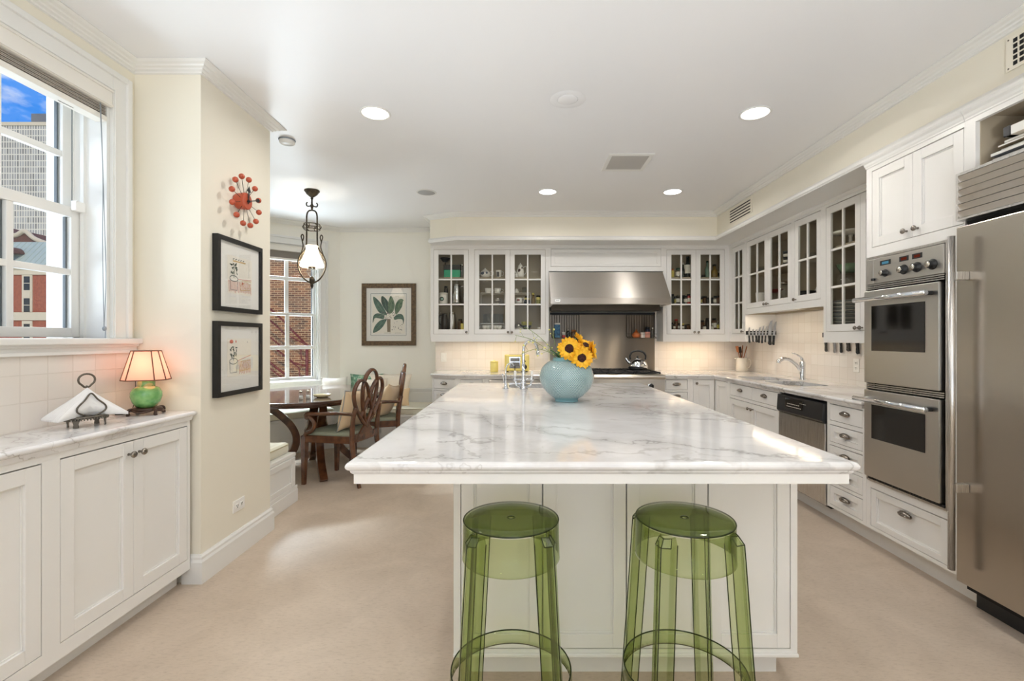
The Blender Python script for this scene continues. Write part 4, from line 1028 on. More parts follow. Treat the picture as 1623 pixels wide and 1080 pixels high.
# ------------------------------------------------------------------ range wall: steel back panel, hood, range
o = MB().box(.366, 1.698, YK - .012, YK - .0005, .90, 1.63).build('steel_backsplash', PANELSTEEL); tag(o, 'tall brushed steel panel on the wall behind the range', 'backsplash')
hd = thing('range_hood', 'wide stainless range hood with sloped front above the range', 'range hood', (.337, YK - .002, 0))
HW, yt, yf = 1.386, YU + .012 - YK, 5.45 - YK
MB().prism([(0, yt, 2.120), (0, yf, 1.783), (0, yf, 1.775), (0, -.0, 1.775), (0, -.0, 2.120)], (HW, 0, 0)).build('canopy', HOODSTEEL, hd, bevel=.002)
lip = MB().prism([(0, yf - .006, 1.784), (0, yf - .010, 1.776), (0, yf - .010, 1.708), (0, yf - .002, 1.700), (0, yf + .03, 1.700), (0, yf + .03, 1.774)], (HW, 0, 0)).box(0, .03, yf + .03, 0, 1.70, 1.774).box(HW - .03, HW, yf + .03, 0, 1.70, 1.774).build('front_rail', HOODSTEEL, hd, bevel=.002)
bd = MB().box(.055, .112, yf - .0118, yf - .0095, 1.733, 1.757).build('badge', SILVER, lip)
bt = MB()
for k in range(5): bt.box(.064 + k*.0082, .0695 + k*.0082, yf - .0126, yf - .0115, 1.741, 1.750)
bt.build('badge_lettering', BLACK, bd)
MB().box(.03, HW - .03, yf + .03, -.25, 1.735, 1.74).build('underside', DARK, hd)
flt = MB()
for k in range(4):
    for j in range(9): flt.box(.10 + k*.30, .37 + k*.30, yf + .09 + j*.021, yf + .10 + j*.021, 1.725, 1.735)
flt.build('baffle_filter', STEELX, hd)
MB().box(.03, HW - .03, -.25, -.012, 1.65, 1.732).build('rear_duct_box', DARKSTEEL, hd)
MB().box(.03, HW - .03, -.045, -.008, 1.612, 1.64).build('rear_rail', IRON, hd)
for x in (.68, .97):
    b_ = MB().lathe([(0, 1.722), (.03, 1.722), (.034, 1.728), (.034, 1.734)], 18, c=(x, yf + .06, 0)).build('hood_lamp', BULB, hd)
    l = light('hood_lamp_light', 'SPOT', (x, yf + .06, 1.712), 7, (1, .86, .66), spot_size=R(120), spot_blend=.6, shadow_soft_size=.025); l.parent = hd
# range
rg = thing('gas_range', 'wide stainless gas range with black grates under the hood', 'range', (.362, 5.17, 0))
RW = 1.216
MB().box(.004, RW - .004, .05, .84, .12, .895).build('body', STEELX, rg)
MB().prism([(.0, .10, .912), (.0, .022, .910), (.0, .004, .900), (.0, -.002, .885), (.0, .004, .868), (.0, .020, .860), (.0, .10, .860)], (RW, 0, 0)).build('bullnose_rail', STEELX, rg)
fp = MB().bbox(.002, RW - .002, .018, .05, .715, .862, .003).build('control_panel', STEELX, rg)
for x in (.16, .30, .46, .62, .78, .92, 1.06):
    k_ = MB().lathe([(.034, 0), (.034, .006), (.027, .008)], 20, M=RX(90)).build('knob_bezel', CHROME, fp, loc=(x, .017, .785))
    MB().lathe([(.026, .006), (.026, .028), (.023, .034), (0, .035)], 20, M=RX(90)).box(-.004, .004, -.040, -.03, -.02, .02).build('knob', BLACK, k_)
for x0_, x1_ in ((.01, .82), (.83, RW - .01)):
    dd = MB().bbox(x0_, x1_, .016, .05, .20, .705, .004).build('oven_door', STEELX, rg)
    MB().box(x0_ + .12, x1_ - .12, .0145, .017, .32, .56).build('window', DARKGLASS, dd)
    MB().tube([(x0_ + .04, -.03, .655), (x1_ - .04, -.03, .655)], .014, 12).box(x0_ + .07, x0_ + .09, -.03, .017, .647, .663).box(x1_ - .09, x1_ - .07, -.03, .017, .647, .663).build('handle', CHROME, dd)
MB().box(.01, RW - .01, .08, .10, 0, .18).build('kick_plate', STEELX, rg)
MB().box(.01, RW - .01, .10, .80, .896, .902).build('cooktop', IRON, rg)
MB().box(.0, RW, .80, .84, .895, .93).build('back_trim', STEELX, rg)
for c in range(4):
    gx = .02 + c*.297; gw = .285
    g_ = MB()
    for y in (.11, .445, .78): g_.bbox(gx, gx+gw, y, y+.016, .918, .932, .003)
    for x in (gx, gx + gw/2 - .008, gx + gw - .016): g_.bbox(x, x+.016, .11, .796, .9185, .9325, .003)
    for yc in (.285, .62):
        for a in range(0, 360, 45):
            g_.tube([(gx + gw/2 + .035*math.cos(R(a)), yc + .035*math.sin(R(a)), .925), (gx + gw/2 + .12*math.cos(R(a)), yc + .12*math.sin(R(a)), .925)], .006, 6)
    for x in (gx, gx + gw - .016):
        for y in (.11, .78): g_.box(x, x+.016, y, y+.016, .902, .92)
    gr = g_.build('grate', IRON, rg)
    for yc in (.285, .62): MB().lathe([(.045, .902), (.045, .909), (.036, .914), (.0, .915)], 18, c=(gx + gw/2, yc, 0)).build('burner', IRON, gr)
# kettle
kt = thing('kettle', 'shiny steel whistling kettle with black hoop handle on the range', 'kettle', (1.415, 5.74, .9335), R(170))
MB().lathe([(0, 0), (.085, 0), (.100, .004), (.113, .02), (.117, .045), (.108, .075), (.085, .105), (.055, .122), (.042, .126)], 36, cap=False).build('body', CHROME, kt)
ld = MB().lathe([(.05, .122), (.044, .132), (.02, .139), (0, .140)], 28).build('lid', CHROME, kt); MB().lathe([(.008, .139), (.010, .148), (.016, .155), (.012, .164), (0, .166)], 16).build('lid_knob', BLACK, ld)
MB().tube(bez([(.085, 0, .075), (.118, 0, .098), (.142, 0, .135)], 5), [.021]*5 + [.017]*5 + [.013], 12).ell((.142, 0, .137), (.017, .017, .012), 12, 8).build('spout', CHROME, kt)
MB().tube(bez([(.088, 0, .12), (.092, 0, .168), (.06, 0, .212), (0, 0, .226), (-.06, 0, .212), (-.092, 0, .168), (-.088, 0, .12)], 6), .0115, 10).build('handle', BLACK, kt)
# wire racks on the steel panel
def rack(label, x0, x1, slats_x0, slats_x1):
    r = thing('hanging_rack', label, 'wire rack', (x0, YK - .013, 1.315)); w_ = x1 - x0
    m = MB()
    m.tube([(0, -.012, .30), (0, -.012, .02), (0, -.11, 0)], .004, 6).tube([(w_, -.012, .30), (w_, -.012, .02), (w_, -.11, 0)], .004, 6)
    m.tube([(0, -.012, .295), (w_, -.012, .295)], .004, 6).tube([(0, -.11, 0), (w_, -.11, 0)], .004, 6).tube([(0, -.11, .05), (w_, -.11, .05)], .003, 6).tube([(0, -.012, .05), (0, -.11, .05)], .003, 6).tube([(w_, -.012, .05), (w_, -.11, .05)], .003, 6).tube([(0, -.012, .015), (w_, -.012, .015)], .003, 6)
    n = 11
    for k in range(1, n):
        x = w_*k/n; m.tube([(x, -.012, .295), (x, -.012, .016), (x, -.11, .0)], .0026, 6)
    m.build('frame', PEWTER, r)
    hk = MB()
    for x in (.02, w_ - .02): hk.tube(bez([(x, -.012, .295), (x, -.024, .31), (x, -.014, .322)], 4), .004, 6)
    hk.build('hooks', PEWTER, r); return r
rack('black wire spice rack hanging on the left of the steel panel, holding a blue carton', .392, .735, 0, 0)
rack('black wire spice rack hanging on the right of the steel panel, holding a terracotta pot', 1.338, 1.692, 0, 0)
ZR = 1.319; YRk = YK - .075
def solid(name, label, cat, loc, parts, group=None, rot=0):
    r = thing(name, label, cat, loc, rot, group)
    for nm, mb, mt in parts: mb.build(nm, mt, r)
    return r
solid('carton', 'tall blue carton in the left wire rack over the range', 'carton', (.455, YRk, ZR), [('box', MB().bbox(-.034, .034, -.02, .02, 0, .185, .002), BLUEBOX), ('top_band', MB().box(-.0345, .0345, -.0205, .0205, .165, .1852), LABELW)])
solid('small_box', 'small red and white box in the left wire rack, beside the blue carton', 'box', (.535, YRk, ZR), [('box', MB().bbox(-.018, .018, -.015, .015, 0, .07, .002), LABELW), ('red_panel', MB().box(-.0183, .0183, -.0153, .0153, .0, .034), LABELR)])
def jar(name, label, cat, loc, r_, h, body, cap, group=None, lab=None, neck=None, lh=(.2, .6)):
    rt = thing(name, label, cat, loc, 0, group)
    ch = min(.022, h*.2); hb = h - ch
    prof = [(0, 0), (r_*.94, 0), (r_, .004), (r_, hb*.86), (r_*.8, hb*.97), (r_*.72, hb)] if not neck else [(0, 0), (r_*.94, 0), (r_, .004), (r_, hb*.55), (r_*.8, hb*.66), (r_*neck, hb*.78), (r_*neck, hb)]
    MB().lathe(prof, 14).build('body', body, rt)
    rc = r_*.8 if not neck else r_*neck*1.15
    MB().lathe([(0, hb), (rc, hb), (rc, h - .002), (rc*.92, h), (0, h)], 14).build('cap', cap, rt)
    if lab: MB().lathe([(r_ + .0006, h*lh[0]), (r_ + .0006, h*lh[1])], 14, cap=False).build('label_band', lab, rt)
    return rt
jar('spice_grinder', 'dark glass grinder with steel cap in the left wire rack', 'grinder', (.592, YRk, ZR), .022, .105, DKBOTTLE, SILVER)
jar('spice_jar', 'brown spice jar with wooden stopper at the right end of the left wire rack', 'jar', (.662, YRk, ZR), .034, .10, SPICE, WOODLT)
solid('garlic_pot', 'round terracotta lidded pot in the right wire rack over the range', 'pot', (1.448, YRk, ZR), [('body', MB().lathe([(0, 0), (.035, 0), (.052, .02), (.052, .04), (.035, .062), (.02, .07)], 24), TERRA), ('lid', MB().lathe([(.024, .068), (.018, .08), (.008, .086), (.012, .098), (0, .104)], 18), TERRA)])
solid('canister', 'small white canister in the right wire rack, beside the terracotta pot', 'canister', (1.530, YRk, ZR), [('body', MB().lathe([(0, 0), (.029, 0), (.030, .002), (.030, .062), (.0, .064)], 20), PORC), ('rim', MB().lathe([(.0315, .058), (.0315, .066), (0, .067)], 20), PORC)])
jar('salt_tub', 'dark navy and pink tub in the right wire rack', 'tub', (1.592, YRk, ZR), .032, .135, pbr('navy', hx('1d2333'), .4), BLACK, lab=PINKBOX, lh=(.02, .55))
jar('pepper_mill', 'clear and black pepper mill at the right end of the right wire rack', 'mill', (1.650, YRk, ZR), .020, .13, pbr('smoke_glass', hx('5d5a55'), .1), SILVER)

# ------------------------------------------------------------------ island
IZ = .914
X0, X1, Y0, Y1 = -.551, 1.0595, 1.477, 4.196
bx0, bx1, by0, by1 = -.255, 1.042, 1.785, 4.15
isl = thing('kitchen_island', 'large white panelled kitchen island base behind the green stools', 'kitchen island', (bx0, by0, 0))
Wb, Db = bx1 - bx0, by1 - by0
ip = lambda px: (px - VX)*by0/F - bx0
dx = [ip(730), ip(860), ip(993), ip(1122.5), ip(1253)]
ops = [op('door', dx[i], dx[i+1], .131, .845) for i in range(4)]
ff = MB()
for c in cells(Wb, .105, .862, ops): ff.box(c[0], c[1], 0, .02, c[2], c[3])
ff.build('face_frame', CAB, isl, merge=True)
for i, q in enumerate(ops):
    a, b = q['x0'] + .0025, q['x1'] - .0025
    shaker(b - a, .714 - .006, st=.047, rt=.05, rb=.052, rec=.012).build('panel', CAB, isl, loc=(a, 0, .134), bevel=.0015)
bdm = MB().slab([(0, .022), (Wb, .022), (Wb, Db), (0, Db)], [(0, .862), (0, .105)], [[(bx, by) for bx, by in rrect(.08, .72, 1.90, 2.36, .06)]])
bdm.build('carcass', CAB, isl)
MB().box(Wb, Wb + .018, .05, Db, .135, .862).build('side_panel', CAB, isl)
MB().box(.05, Wb - .045, .065, Db - .06, 0, .105).build('plinth', CAB, isl)
MB().box(0, Wb, -.012, 0, .105, .118).build('base_moulding', CAB, isl, bevel=.003)
ap = MB(); ax0, ax1, ay0, ay1 = X0 + .021 - bx0, X1 - .021 - bx0, Y0 + .021 - by0, Y1 - .021 - by0
ap.box(ax0, ax1, ay0, ay0 + .022, .842, .8735).box(ax0, ax1, ay1 - .022, ay1, .842, .8735).box(ax0, ax0 + .022, ay0 + .022, ay1 - .022, .842, .8735).box(ax1 - .022, ax1, ay0 + .022, ay1 - .022, .842, .8735)
ap.box(ax0 + .022, ax1 - .022, ay0 + .022, -.001, .862, .8735).box(ax0 + .022, -.001, -.001, ay1 - .022, .862, .8735)
ap.build('apron', CAB, isl)
SKL = rrect(-.10, .42, 3.74, 4.08, .09)
o = MB().slab([(X0, Y0), (X1, Y0), (X1, Y1), (X0, Y1)], edge_rings(IZ, .040, 'island'), [SKL]).build('island_countertop', MARBLE)
tag(o, 'huge white marble island top with grey veins and an ogee edge', 'countertop')
s2 = thing('island_sink', 'stainless sink set into the far end of the marble island', 'sink', (.16, 3.91, IZ))
b_ = bowl([(p[0]-.16, p[1]-3.91) for p in SKL], -.038, .16, 0, 0).build('bowl', STEELX, s2); MB().lathe([(0, -.197), (.045, -.197), (.05, -.193)], 20).build('drain', CHROME, b_)
# bridge faucet on the island
fc = thing('bridge_faucet', 'tall chrome gooseneck faucet with white porcelain levers on the island', 'faucet', (.018, 3.665, IZ))
MB().lathe([(.032, 0), (.032, .006), (.026, .012), (.022, .05), (.024, .058), (.020, .066), (.014, .09), (.013, .20)], 24).build('column', CHROME, fc)
sp_ = MB().tube(bez([(0, 0, .19), (0, .0, .30), (.012, .01, .345), (.055, .03, .372), (.098, .045, .345), (.112, .05, .29)], 8), .0115, 12)
sp_.lathe([(.0135, 0), (.016, -.010), (.014, -.035), (0, -.036)], 16, c=(.112, .05, .292)).build('spout', CHROME, fc)
MB().tube([(-.065, 0, .075), (.065, 0, .075)], .009, 12).build('bridge', CHROME, fc)
for s in (-1, 1):
    p_ = MB().lathe([(.012, .06), (.016, .075), (.013, .092), (.008, .098)], 16, c=(s*.065, 0, 0)).tube([(s*.065, 0, .075), (s*.055, 0, .03), (s*.03, 0, .018)], .007, 8).build('valve', CHROME, fc)
    MB().lathe([(.008, .094), (.011, .104), (.0105, .135), (.007, .142), (0, .143)], 14, c=(s*.065, 0, 0)).build('lever', PORC, p_)
f2 = thing('filter_tap', 'small slim chrome filter tap beside the gooseneck faucet on the island', 'faucet', (-.118, 3.665, IZ))
MB().lathe([(.020, 0), (.020, .008), (.013, .014), (.011, .06), (.008, .07)], 18).build('base', CHROME, f2)
MB().tube(bez([(0, 0, .06), (.0, 0, .15), (.015, .01, .19), (.045, .02, .197), (.062, .025, .18)], 7), .0055, 10).build('spout', CHROME, f2)
MB().tube([(-.013, 0, .045), (-.022, -.01, .10), (-.027, -.012, .118)], [.005, .004, .006], 8).build('lever', CHROME, f2)

# ------------------------------------------------------------------ clear green stools
def make_stool():
    r = thing('bar_stool', 'x', 'stool', (0, 0, 0), 0, 'clear green bar stools')
    sr, sh = .147, .75
    # seat: dished disc with a skirt, drain hole in the middle
    MB().lathe([(.011, sh), (.09, sh - .0005), (sr - .004, sh), (sr - .0008, sh - .002)], 64, cap=False).lathe([(.011, sh), (.011, sh - .006)], 64, cap=False).lathe([(sr - .006, sh - .006), (.011, sh - .006)], 64, cap=False).build('seat', ACRYLSEAT, r)
    MB().lathe([(sr, sh - .008), (sr + .0005, sh - .05), (sr + .002, sh - .110), (sr + .003, sh - .118), (sr - .001, sh - .118), (sr - .003, sh - .05), (sr - .004, sh - .010)], 64, cap=False).build('skirt', ACRYL, r)
    MB().tube([( (sr - .001)*math.cos(R(a)), (sr - .001)*math.sin(R(a)), sh - .003) for a in range(0, 360, 6)], .0022, 6, closed=True).build('seat_rim', ACRYLEDGE, r)
    MB().tube([(.012*math.cos(R(a)), .012*math.sin(R(a)), sh - .001) for a in range(0, 360, 20)], .0018, 6, closed=True).build('drain_hole', ACRYLEDGE, r)
    # V-shaped hollow legs that splay outwards
    for k in range(4):
        M = RZ(45 + 90*k)
        def sec(z):
            t = 1 - z/.70
            ro = .160 + .055*t + (.002 if z > .6 else 0); h = .029 - .002*t; th = .0045
            return [(ro - .034, -h), (ro - .001, -h*.80), (ro + .013, 0), (ro - .001, h*.80), (ro - .034, h), (ro - .034, h - th), (ro - .006, h*.80 - th), (ro + .013 - th*1.3, 0), (ro - .006, -h*.80 + th), (ro - .034, -h + th)]
        zs = [0, .2, .45, .66, .712]; vs = []; n = 10
        for z in zs: vs += [(x, y, z) for x, y in sec(z)]
        vs += [(x - .016 if i in (1, 2, 3, 6, 7, 8) else x, y*.8, .733) for i, (x, y) in enumerate(sec(.72))]
        fs = []
        for j in range(5):
            for i in range(n): fs.append((j*n + i, j*n + (i+1) % n, (j+1)*n + (i+1) % n, (j+1)*n + i))
        q = 5*n
        fs += [(q, q+1, q+8, q+9), (q+1, q+2, q+7, q+8), (q+2, q+3, q+6, q+7), (q+3, q+4, q+5, q+6)]
        fs += [(9, 8, 1, 0), (8, 7, 2, 1), (7, 6, 3, 2), (6, 5, 4, 3)]
        lg = MB().add(vs, fs, M=M).build('leg', ACRYL, r)
        ed = MB()
        def ctr(i, z, dr=0):
            x, y = sec(z)[i]; return (x + dr, y, z)
        for i in (0, 2, 4): ed.tube([ctr(i, z) for z in zs], .0016, 6, M=M)
        tp_ = [(x - .016, y*.8, .733) for x, y in (sec(.72)[1], sec(.72)[2], sec(.72)[3])]
        ed.tube([ctr(2, .712), tp_[1]], .0014, 6, M=M).tube([ctr(1, .712), ctr(2, .712), ctr(3, .712)], .0014, 6, M=M).tube([ctr(1, .712), tp_[0], tp_[1], tp_[2], ctr(3, .712)], .0014, 6, M=M)
        ed.build('leg_edge', ACRYLEDGE, lg)
    # foot ring: an upright band with thick edges
    rr = .186
    MB().lathe([(rr, .288), (rr + .003, .240), (rr - .001, .240), (rr - .004, .288), (rr, .288)], 64, cap=False).build('foot_ring', ACRYL, r)
    MB().tube([(rr*math.cos(R(a)) - .002*math.cos(R(a)), (rr - .002)*math.sin(R(a)), .2885) for a in range(0, 360, 6)], .0022, 6, closed=True).tube([((rr + .001)*math.cos(R(a)), (rr + .001)*math.sin(R(a)), .2395) for a in range(0, 360, 6)], .0016, 6, closed=True).build('ring_edge', ACRYLEDGE, r)
    return r
st = make_stool(); st.location = (-.031, 1.463, 0); st.rotation_euler = (0, 0, 0); st['label'] = 'transparent green plastic bar stool at the left half of the island'
dup(st, (.505, 1.463, 0), R(5), 'transparent green plastic bar stool nearer the ovens, at the right half of the island')

# ------------------------------------------------------------------ vase with sunflowers
vz = thing('vase', 'round celadon blue vase with a raised lattice pattern on the marble island', 'vase', (.283, 2.95, IZ))
vp = bez([(0, 0, 0), (.066, 0, .0), (.072, 0, .006), (.075, 0, .016), (.112, 0, .044), (.150, 0, .088), (.167, 0, .136), (.167, 0, .170), (.151, 0, .212), (.120, 0, .242), (.090, 0, .256), (.084, 0, .262), (.0835, 0, .271), (.078, 0, .272), (.076, 0, .262), (.080, 0, .25), (.12, 0, .22), (.13, 0, .15)], 5)
MB().lathe([(max(p.x, 0), p.z) for p in vp], 72, uv=True).build('body', VASE, vz)
def sunflower(label, head, aim_, rad, base=(.283, 2.95, IZ + .05), seed=0, closed=0.):
    rnd = random.Random(seed)
    r = thing('sunflower', label, 'flower', base, 0, 'sunflowers in the blue vase')
    d = Vector(aim_).normalized(); H_ = Vector(head) - Vector(base)
    Mx = TR(H_) @ d.to_track_quat('Z', 'Y').to_matrix().to_4x4()
    rc = rad*.40
    MB().lathe([(0, .010), (rc*.30, .008), (rc*.45, .011), (rc*.85, .010), (rc, .004), (rc*1.02, -.004)], 28, M=Mx).build('seed_head', SEEDS, r)
    pt = MB()
    for layer, (n, off, tilt, ln) in enumerate(((19, 0, 6, 1.0), (18, 9, 20, .98), (14, 4, 34, .80))):
        for k in range(n):
            a = 360*k/n + off + rnd.uniform(-4, 4); L_ = (rad - rc*.85)*ln*rnd.uniform(.92, 1.12); wd_ = rad*rnd.uniform(.15, .20)
            tl = tilt + rnd.uniform(-8, 8) + closed; cu = rnd.uniform(-.35, .25)
            vs = []; rows = 6
            for i in range(rows + 1):
                t = i/rows; wv = wd_*math.sin(PI*min(.98, .16 + .80*t))**.8 if t < 1 else 0.001
                zz = L_*cu*t*t*.6
                for s in (-1, 0, 1): vs.append((rc*.85 + L_*t, s*wv, zz + (.0 if s else -.006*math.sin(PI*t)) ))
            fs = []
            for i in range(rows):
                for j in (0, 1): fs.append((i*3+j, i*3+j+1, (i+1)*3+j+1, (i+1)*3+j))
            pt.add(vs, fs, True, M=Mx @ RZ(a) @ TR((0, 0, -.003 + .0025*(2-layer))) @ RY(-tl + 14))
    pt.build('petals', PETAL, r)
    MB().lathe([(rc*.4, -.016), (rc*.95, -.010), (rc*1.1, -.004)], 16, M=Mx).build('sepals', LEAF, r)
    nk = Vector((0.0, 0.0, .20)); tip = H_ - d*.014
    MB().tube(bez([(0, 0, 0), (nk.x*.5, nk.y*.5, .13), (nk.x + (tip.x)*.25, tip.y*.3, .205), tip - d*.02 , tip], 5), .0055, 8).build('stem', STEM, r)
    return r
sunflower('sunflower facing the camera, left one of the two big blooms in the blue vase', (.290, 2.845, 1.243), (-.05, -1, .05), .071, seed=1)
sunflower('lower big sunflower facing the camera, drooping over the vase rim', (.362, 2.83, 1.188), (.05, -1, -.08), .070, seed=2)
sunflower('small sunflower at the top of the bunch, seen from the side', (.352, 2.93, 1.295), (.75, -.25, .55), .050, seed=3, closed=25)
sunflower('sunflower at the right of the bunch, turned to the right', (.432, 2.90, 1.232), (1, -.30, .15), .062, seed=4, closed=8)
sunflower('sunflower at the back of the bunch behind the two big blooms', (.395, 2.90, 1.262), (.35, -.55, .7), .055, seed=5)
for i, (lab, pts) in enumerate((
    ('fine yellow sprig reaching furthest left from the blue vase', [(.24, 2.95, 1.1), (.21, 2.95, 1.19), (.08, 2.93, 1.29), (-.035, 2.9, 1.325)]),
    ('fine yellow sprig arching up and left over the gooseneck faucet', [(.245, 2.95, 1.1), (.22, 2.95, 1.2), (.12, 2.97, 1.31), (.03, 2.95, 1.375)]),
    ('fine drooping yellow sprig in front of the gooseneck faucet', [(.235, 2.93, 1.1), (.20, 2.92, 1.2), (.10, 2.9, 1.24), (.0, 2.88, 1.21)]),
    ('fine upright yellow sprig just left of the sunflowers', [(.25, 2.95, 1.1), (.235, 2.95, 1.2), (.205, 2.96, 1.30), (.20, 2.96, 1.375)]))):
    r = thing('flower_sprig', lab, 'flower', (pts[0][0], pts[0][1], 1.0), 0, 'fine yellow sprigs in the vase')
    O_ = Vector(r.location); pp = bez([Vector(p) - O_ for p in pts], 8); rnd = random.Random(i + 20)
    m = MB().tube(pp, .0016, 6); bl_ = MB()
    for k in range(8, len(pp), 3):
        t = pp[k]; e = t + Vector((rnd.uniform(-.05, .02), rnd.uniform(-.03, .02), rnd.uniform(-.045, .05)))
        m.tube([t, (t+e)/2 + Vector((0, 0, .006)), e], .001, 5)
        bl_.ell(e, (rnd.uniform(.003, .008), .005, rnd.uniform(.003, .006)), 7, 5)
    m.tube([(0, 0, -.03), pp[0]], .0016, 6).build('stem', STEM, r); bl_.build('blossom', BLOSSOM, r)
lf = thing('leaf_sprig', 'green leaves tucked between the sunflowers and the fine sprigs', 'leaves', (.235, 2.93, 1.08))
m = MB()
for a, t, l_ in ((100, 25, .11), (150, 40, .10), (60, 18, .13), (200, 35, .09)):
    vs = []; 
    for i in range(6):
        q = i/5; wv = .017*math.sin(PI*(.1+.88*q)) 
        for s in (-1, 0, 1): vs.append((l_*q, s*wv, -.02*q*q + (.003 if s else 0)))
    m.add(vs, [(i*3+j, i*3+j+1, (i+1)*3+j+1, (i+1)*3+j) for i in range(5) for j in (0, 1)], True, M=TR((.01, 0, .09)) @ RZ(a) @ RY(-90+t))
m.build('blades', LEAF, lf); MB().tube([(0, 0, -.05), (.01, 0, .10)], .004, 6).build('stem', STEM, lf)
# ------------------------------------------------------------------ pier: ball clock and two framed drawings
ck = thing('wall_clock', 'orange wall clock with twelve balls on brass spokes, above the framed drawings', 'clock', (XP, 2.845, 2.130), R(90))
MB().lathe([(.040, 0), (.046, .008), (.050, .045), (.050, .062), (.047, .066), (0, .0665)], 48, M=RX(90), smooth=False).build('hub', RED, ck)
for k in range(12):
    a = R(30*k + 12); rb = .142
    b_ = MB().tube([(.04*math.sin(a), -.050, .04*math.cos(a)), (rb*math.sin(a), -.056, rb*math.cos(a))], .0014, 6).build('spoke', BRONZE, ck)
    MB().ell((rb*math.sin(a), -.056, rb*math.cos(a)), (.0168, .0168, .0168), 16, 10).build('ball', RED, b_)
MB().prism([(-.003, -.071, -.018), (.003, -.071, -.018), (.006, -.071, .055), (.020, -.071, .058), (0, -.071, .092), (-.020, -.071, .058), (-.006, -.071, .055)], (0, -.002, 0), M=RY(3)).build('hour_hand', BLACK, ck)
mh = MB().prism([(-.002, -.074, -.025), (.002, -.074, -.025), (.003, -.074, .092), (-.003, -.074, .092)], (0, -.002, 0), M=RY(72)); mh.add([(.012*math.cos(R(t)), -.0755, .100 + .020*math.sin(R(t))) for t in range(0, 360, 30)] + [(.012*math.cos(R(t)), -.0735, .100 + .020*math.sin(R(t))) for t in range(0, 360, 30)], [tuple(range(12)), tuple(reversed(range(12, 24)))] + [(i, 12+i, 12+(i+1) % 12, (i+1) % 12) for i in range(12)], M=RY(72)); mh.build('minute_hand', BLACK, ck)
MB().lathe([(.007, .066), (.007, .08), (0, .081)], 14, M=RX(90)).build('pin', BLACK, ck)
def flat(m, pts, y): return m.add([(p[0], y, p[1]) for p in pts], [tuple(range(len(pts)))])
def strokes(m, pts, w_, y):
    P = [Vector((p[0], p[1])) for p in pts]; vs = []
    for i, p in enumerate(P):
        d = (P[min(i+1, len(P)-1)] - P[max(i-1, 0)]).normalized(); n = Vector((-d.y, d.x))*w_/2
        vs += [(p.x+n.x, y, p.y+n.y), (p.x-n.x, y, p.y-n.y)]
    return m.add(vs, [(2*i, 2*i+1, 2*i+3, 2*i+2) for i in range(len(P)-1)])
def frame(name, label, loc, rot, w_, h_, fw, d_, fmat, mat_w, mat_h, art, art_off=(0, 0)):
    r = thing(name, label, 'picture', loc, rot)
    MB().prism([(-w_/2, -d_, -h_/2), (-w_/2+fw, -d_, -h_/2+fw), (-w_/2+fw, -d_, h_/2-fw), (-w_/2, -d_, h_/2)], (0, d_, 0)).prism([(w_/2, -d_, -h_/2), (w_/2, -d_, h_/2), (w_/2-fw, -d_, h_/2-fw), (w_/2-fw, -d_, -h_/2+fw)], (0, d_, 0)).prism([(-w_/2, -d_, h_/2), (-w_/2+fw, -d_, h_/2-fw), (w_/2-fw, -d_, h_/2-fw), (w_/2, -d_, h_/2)], (0, d_, 0)).prism([(-w_/2, -d_, -h_/2), (w_/2, -d_, -h_/2), (w_/2-fw, -d_, -h_/2+fw), (-w_/2+fw, -d_, -h_/2+fw)], (0, d_, 0)).build('frame', fmat, r)
    yb = -d_ + .012
    MB().box(-w_/2+fw, w_/2-fw, yb, -.002, -h_/2+fw, h_/2-fw).build('mount', PAPER, r)
    MB().box(-w_/2+fw, w_/2-fw, yb - .006, yb - .0045, -h_/2+fw, h_/2-fw).build('glass', CABGLASS2, r)
    ax, az = art_off
    sh = MB().box(ax - mat_w/2, ax + mat_w/2, yb - .0012, yb, az - mat_h/2, az + mat_h/2).build('sheet', pbr('art_sheet', hx('f6f1e6'), .85), r)
    art(sh, yb - .0016, ax, az, mat_w, mat_h)
    return r
CABGLASS2 = glass('picture_glass', (.985, .985, .98), .9)
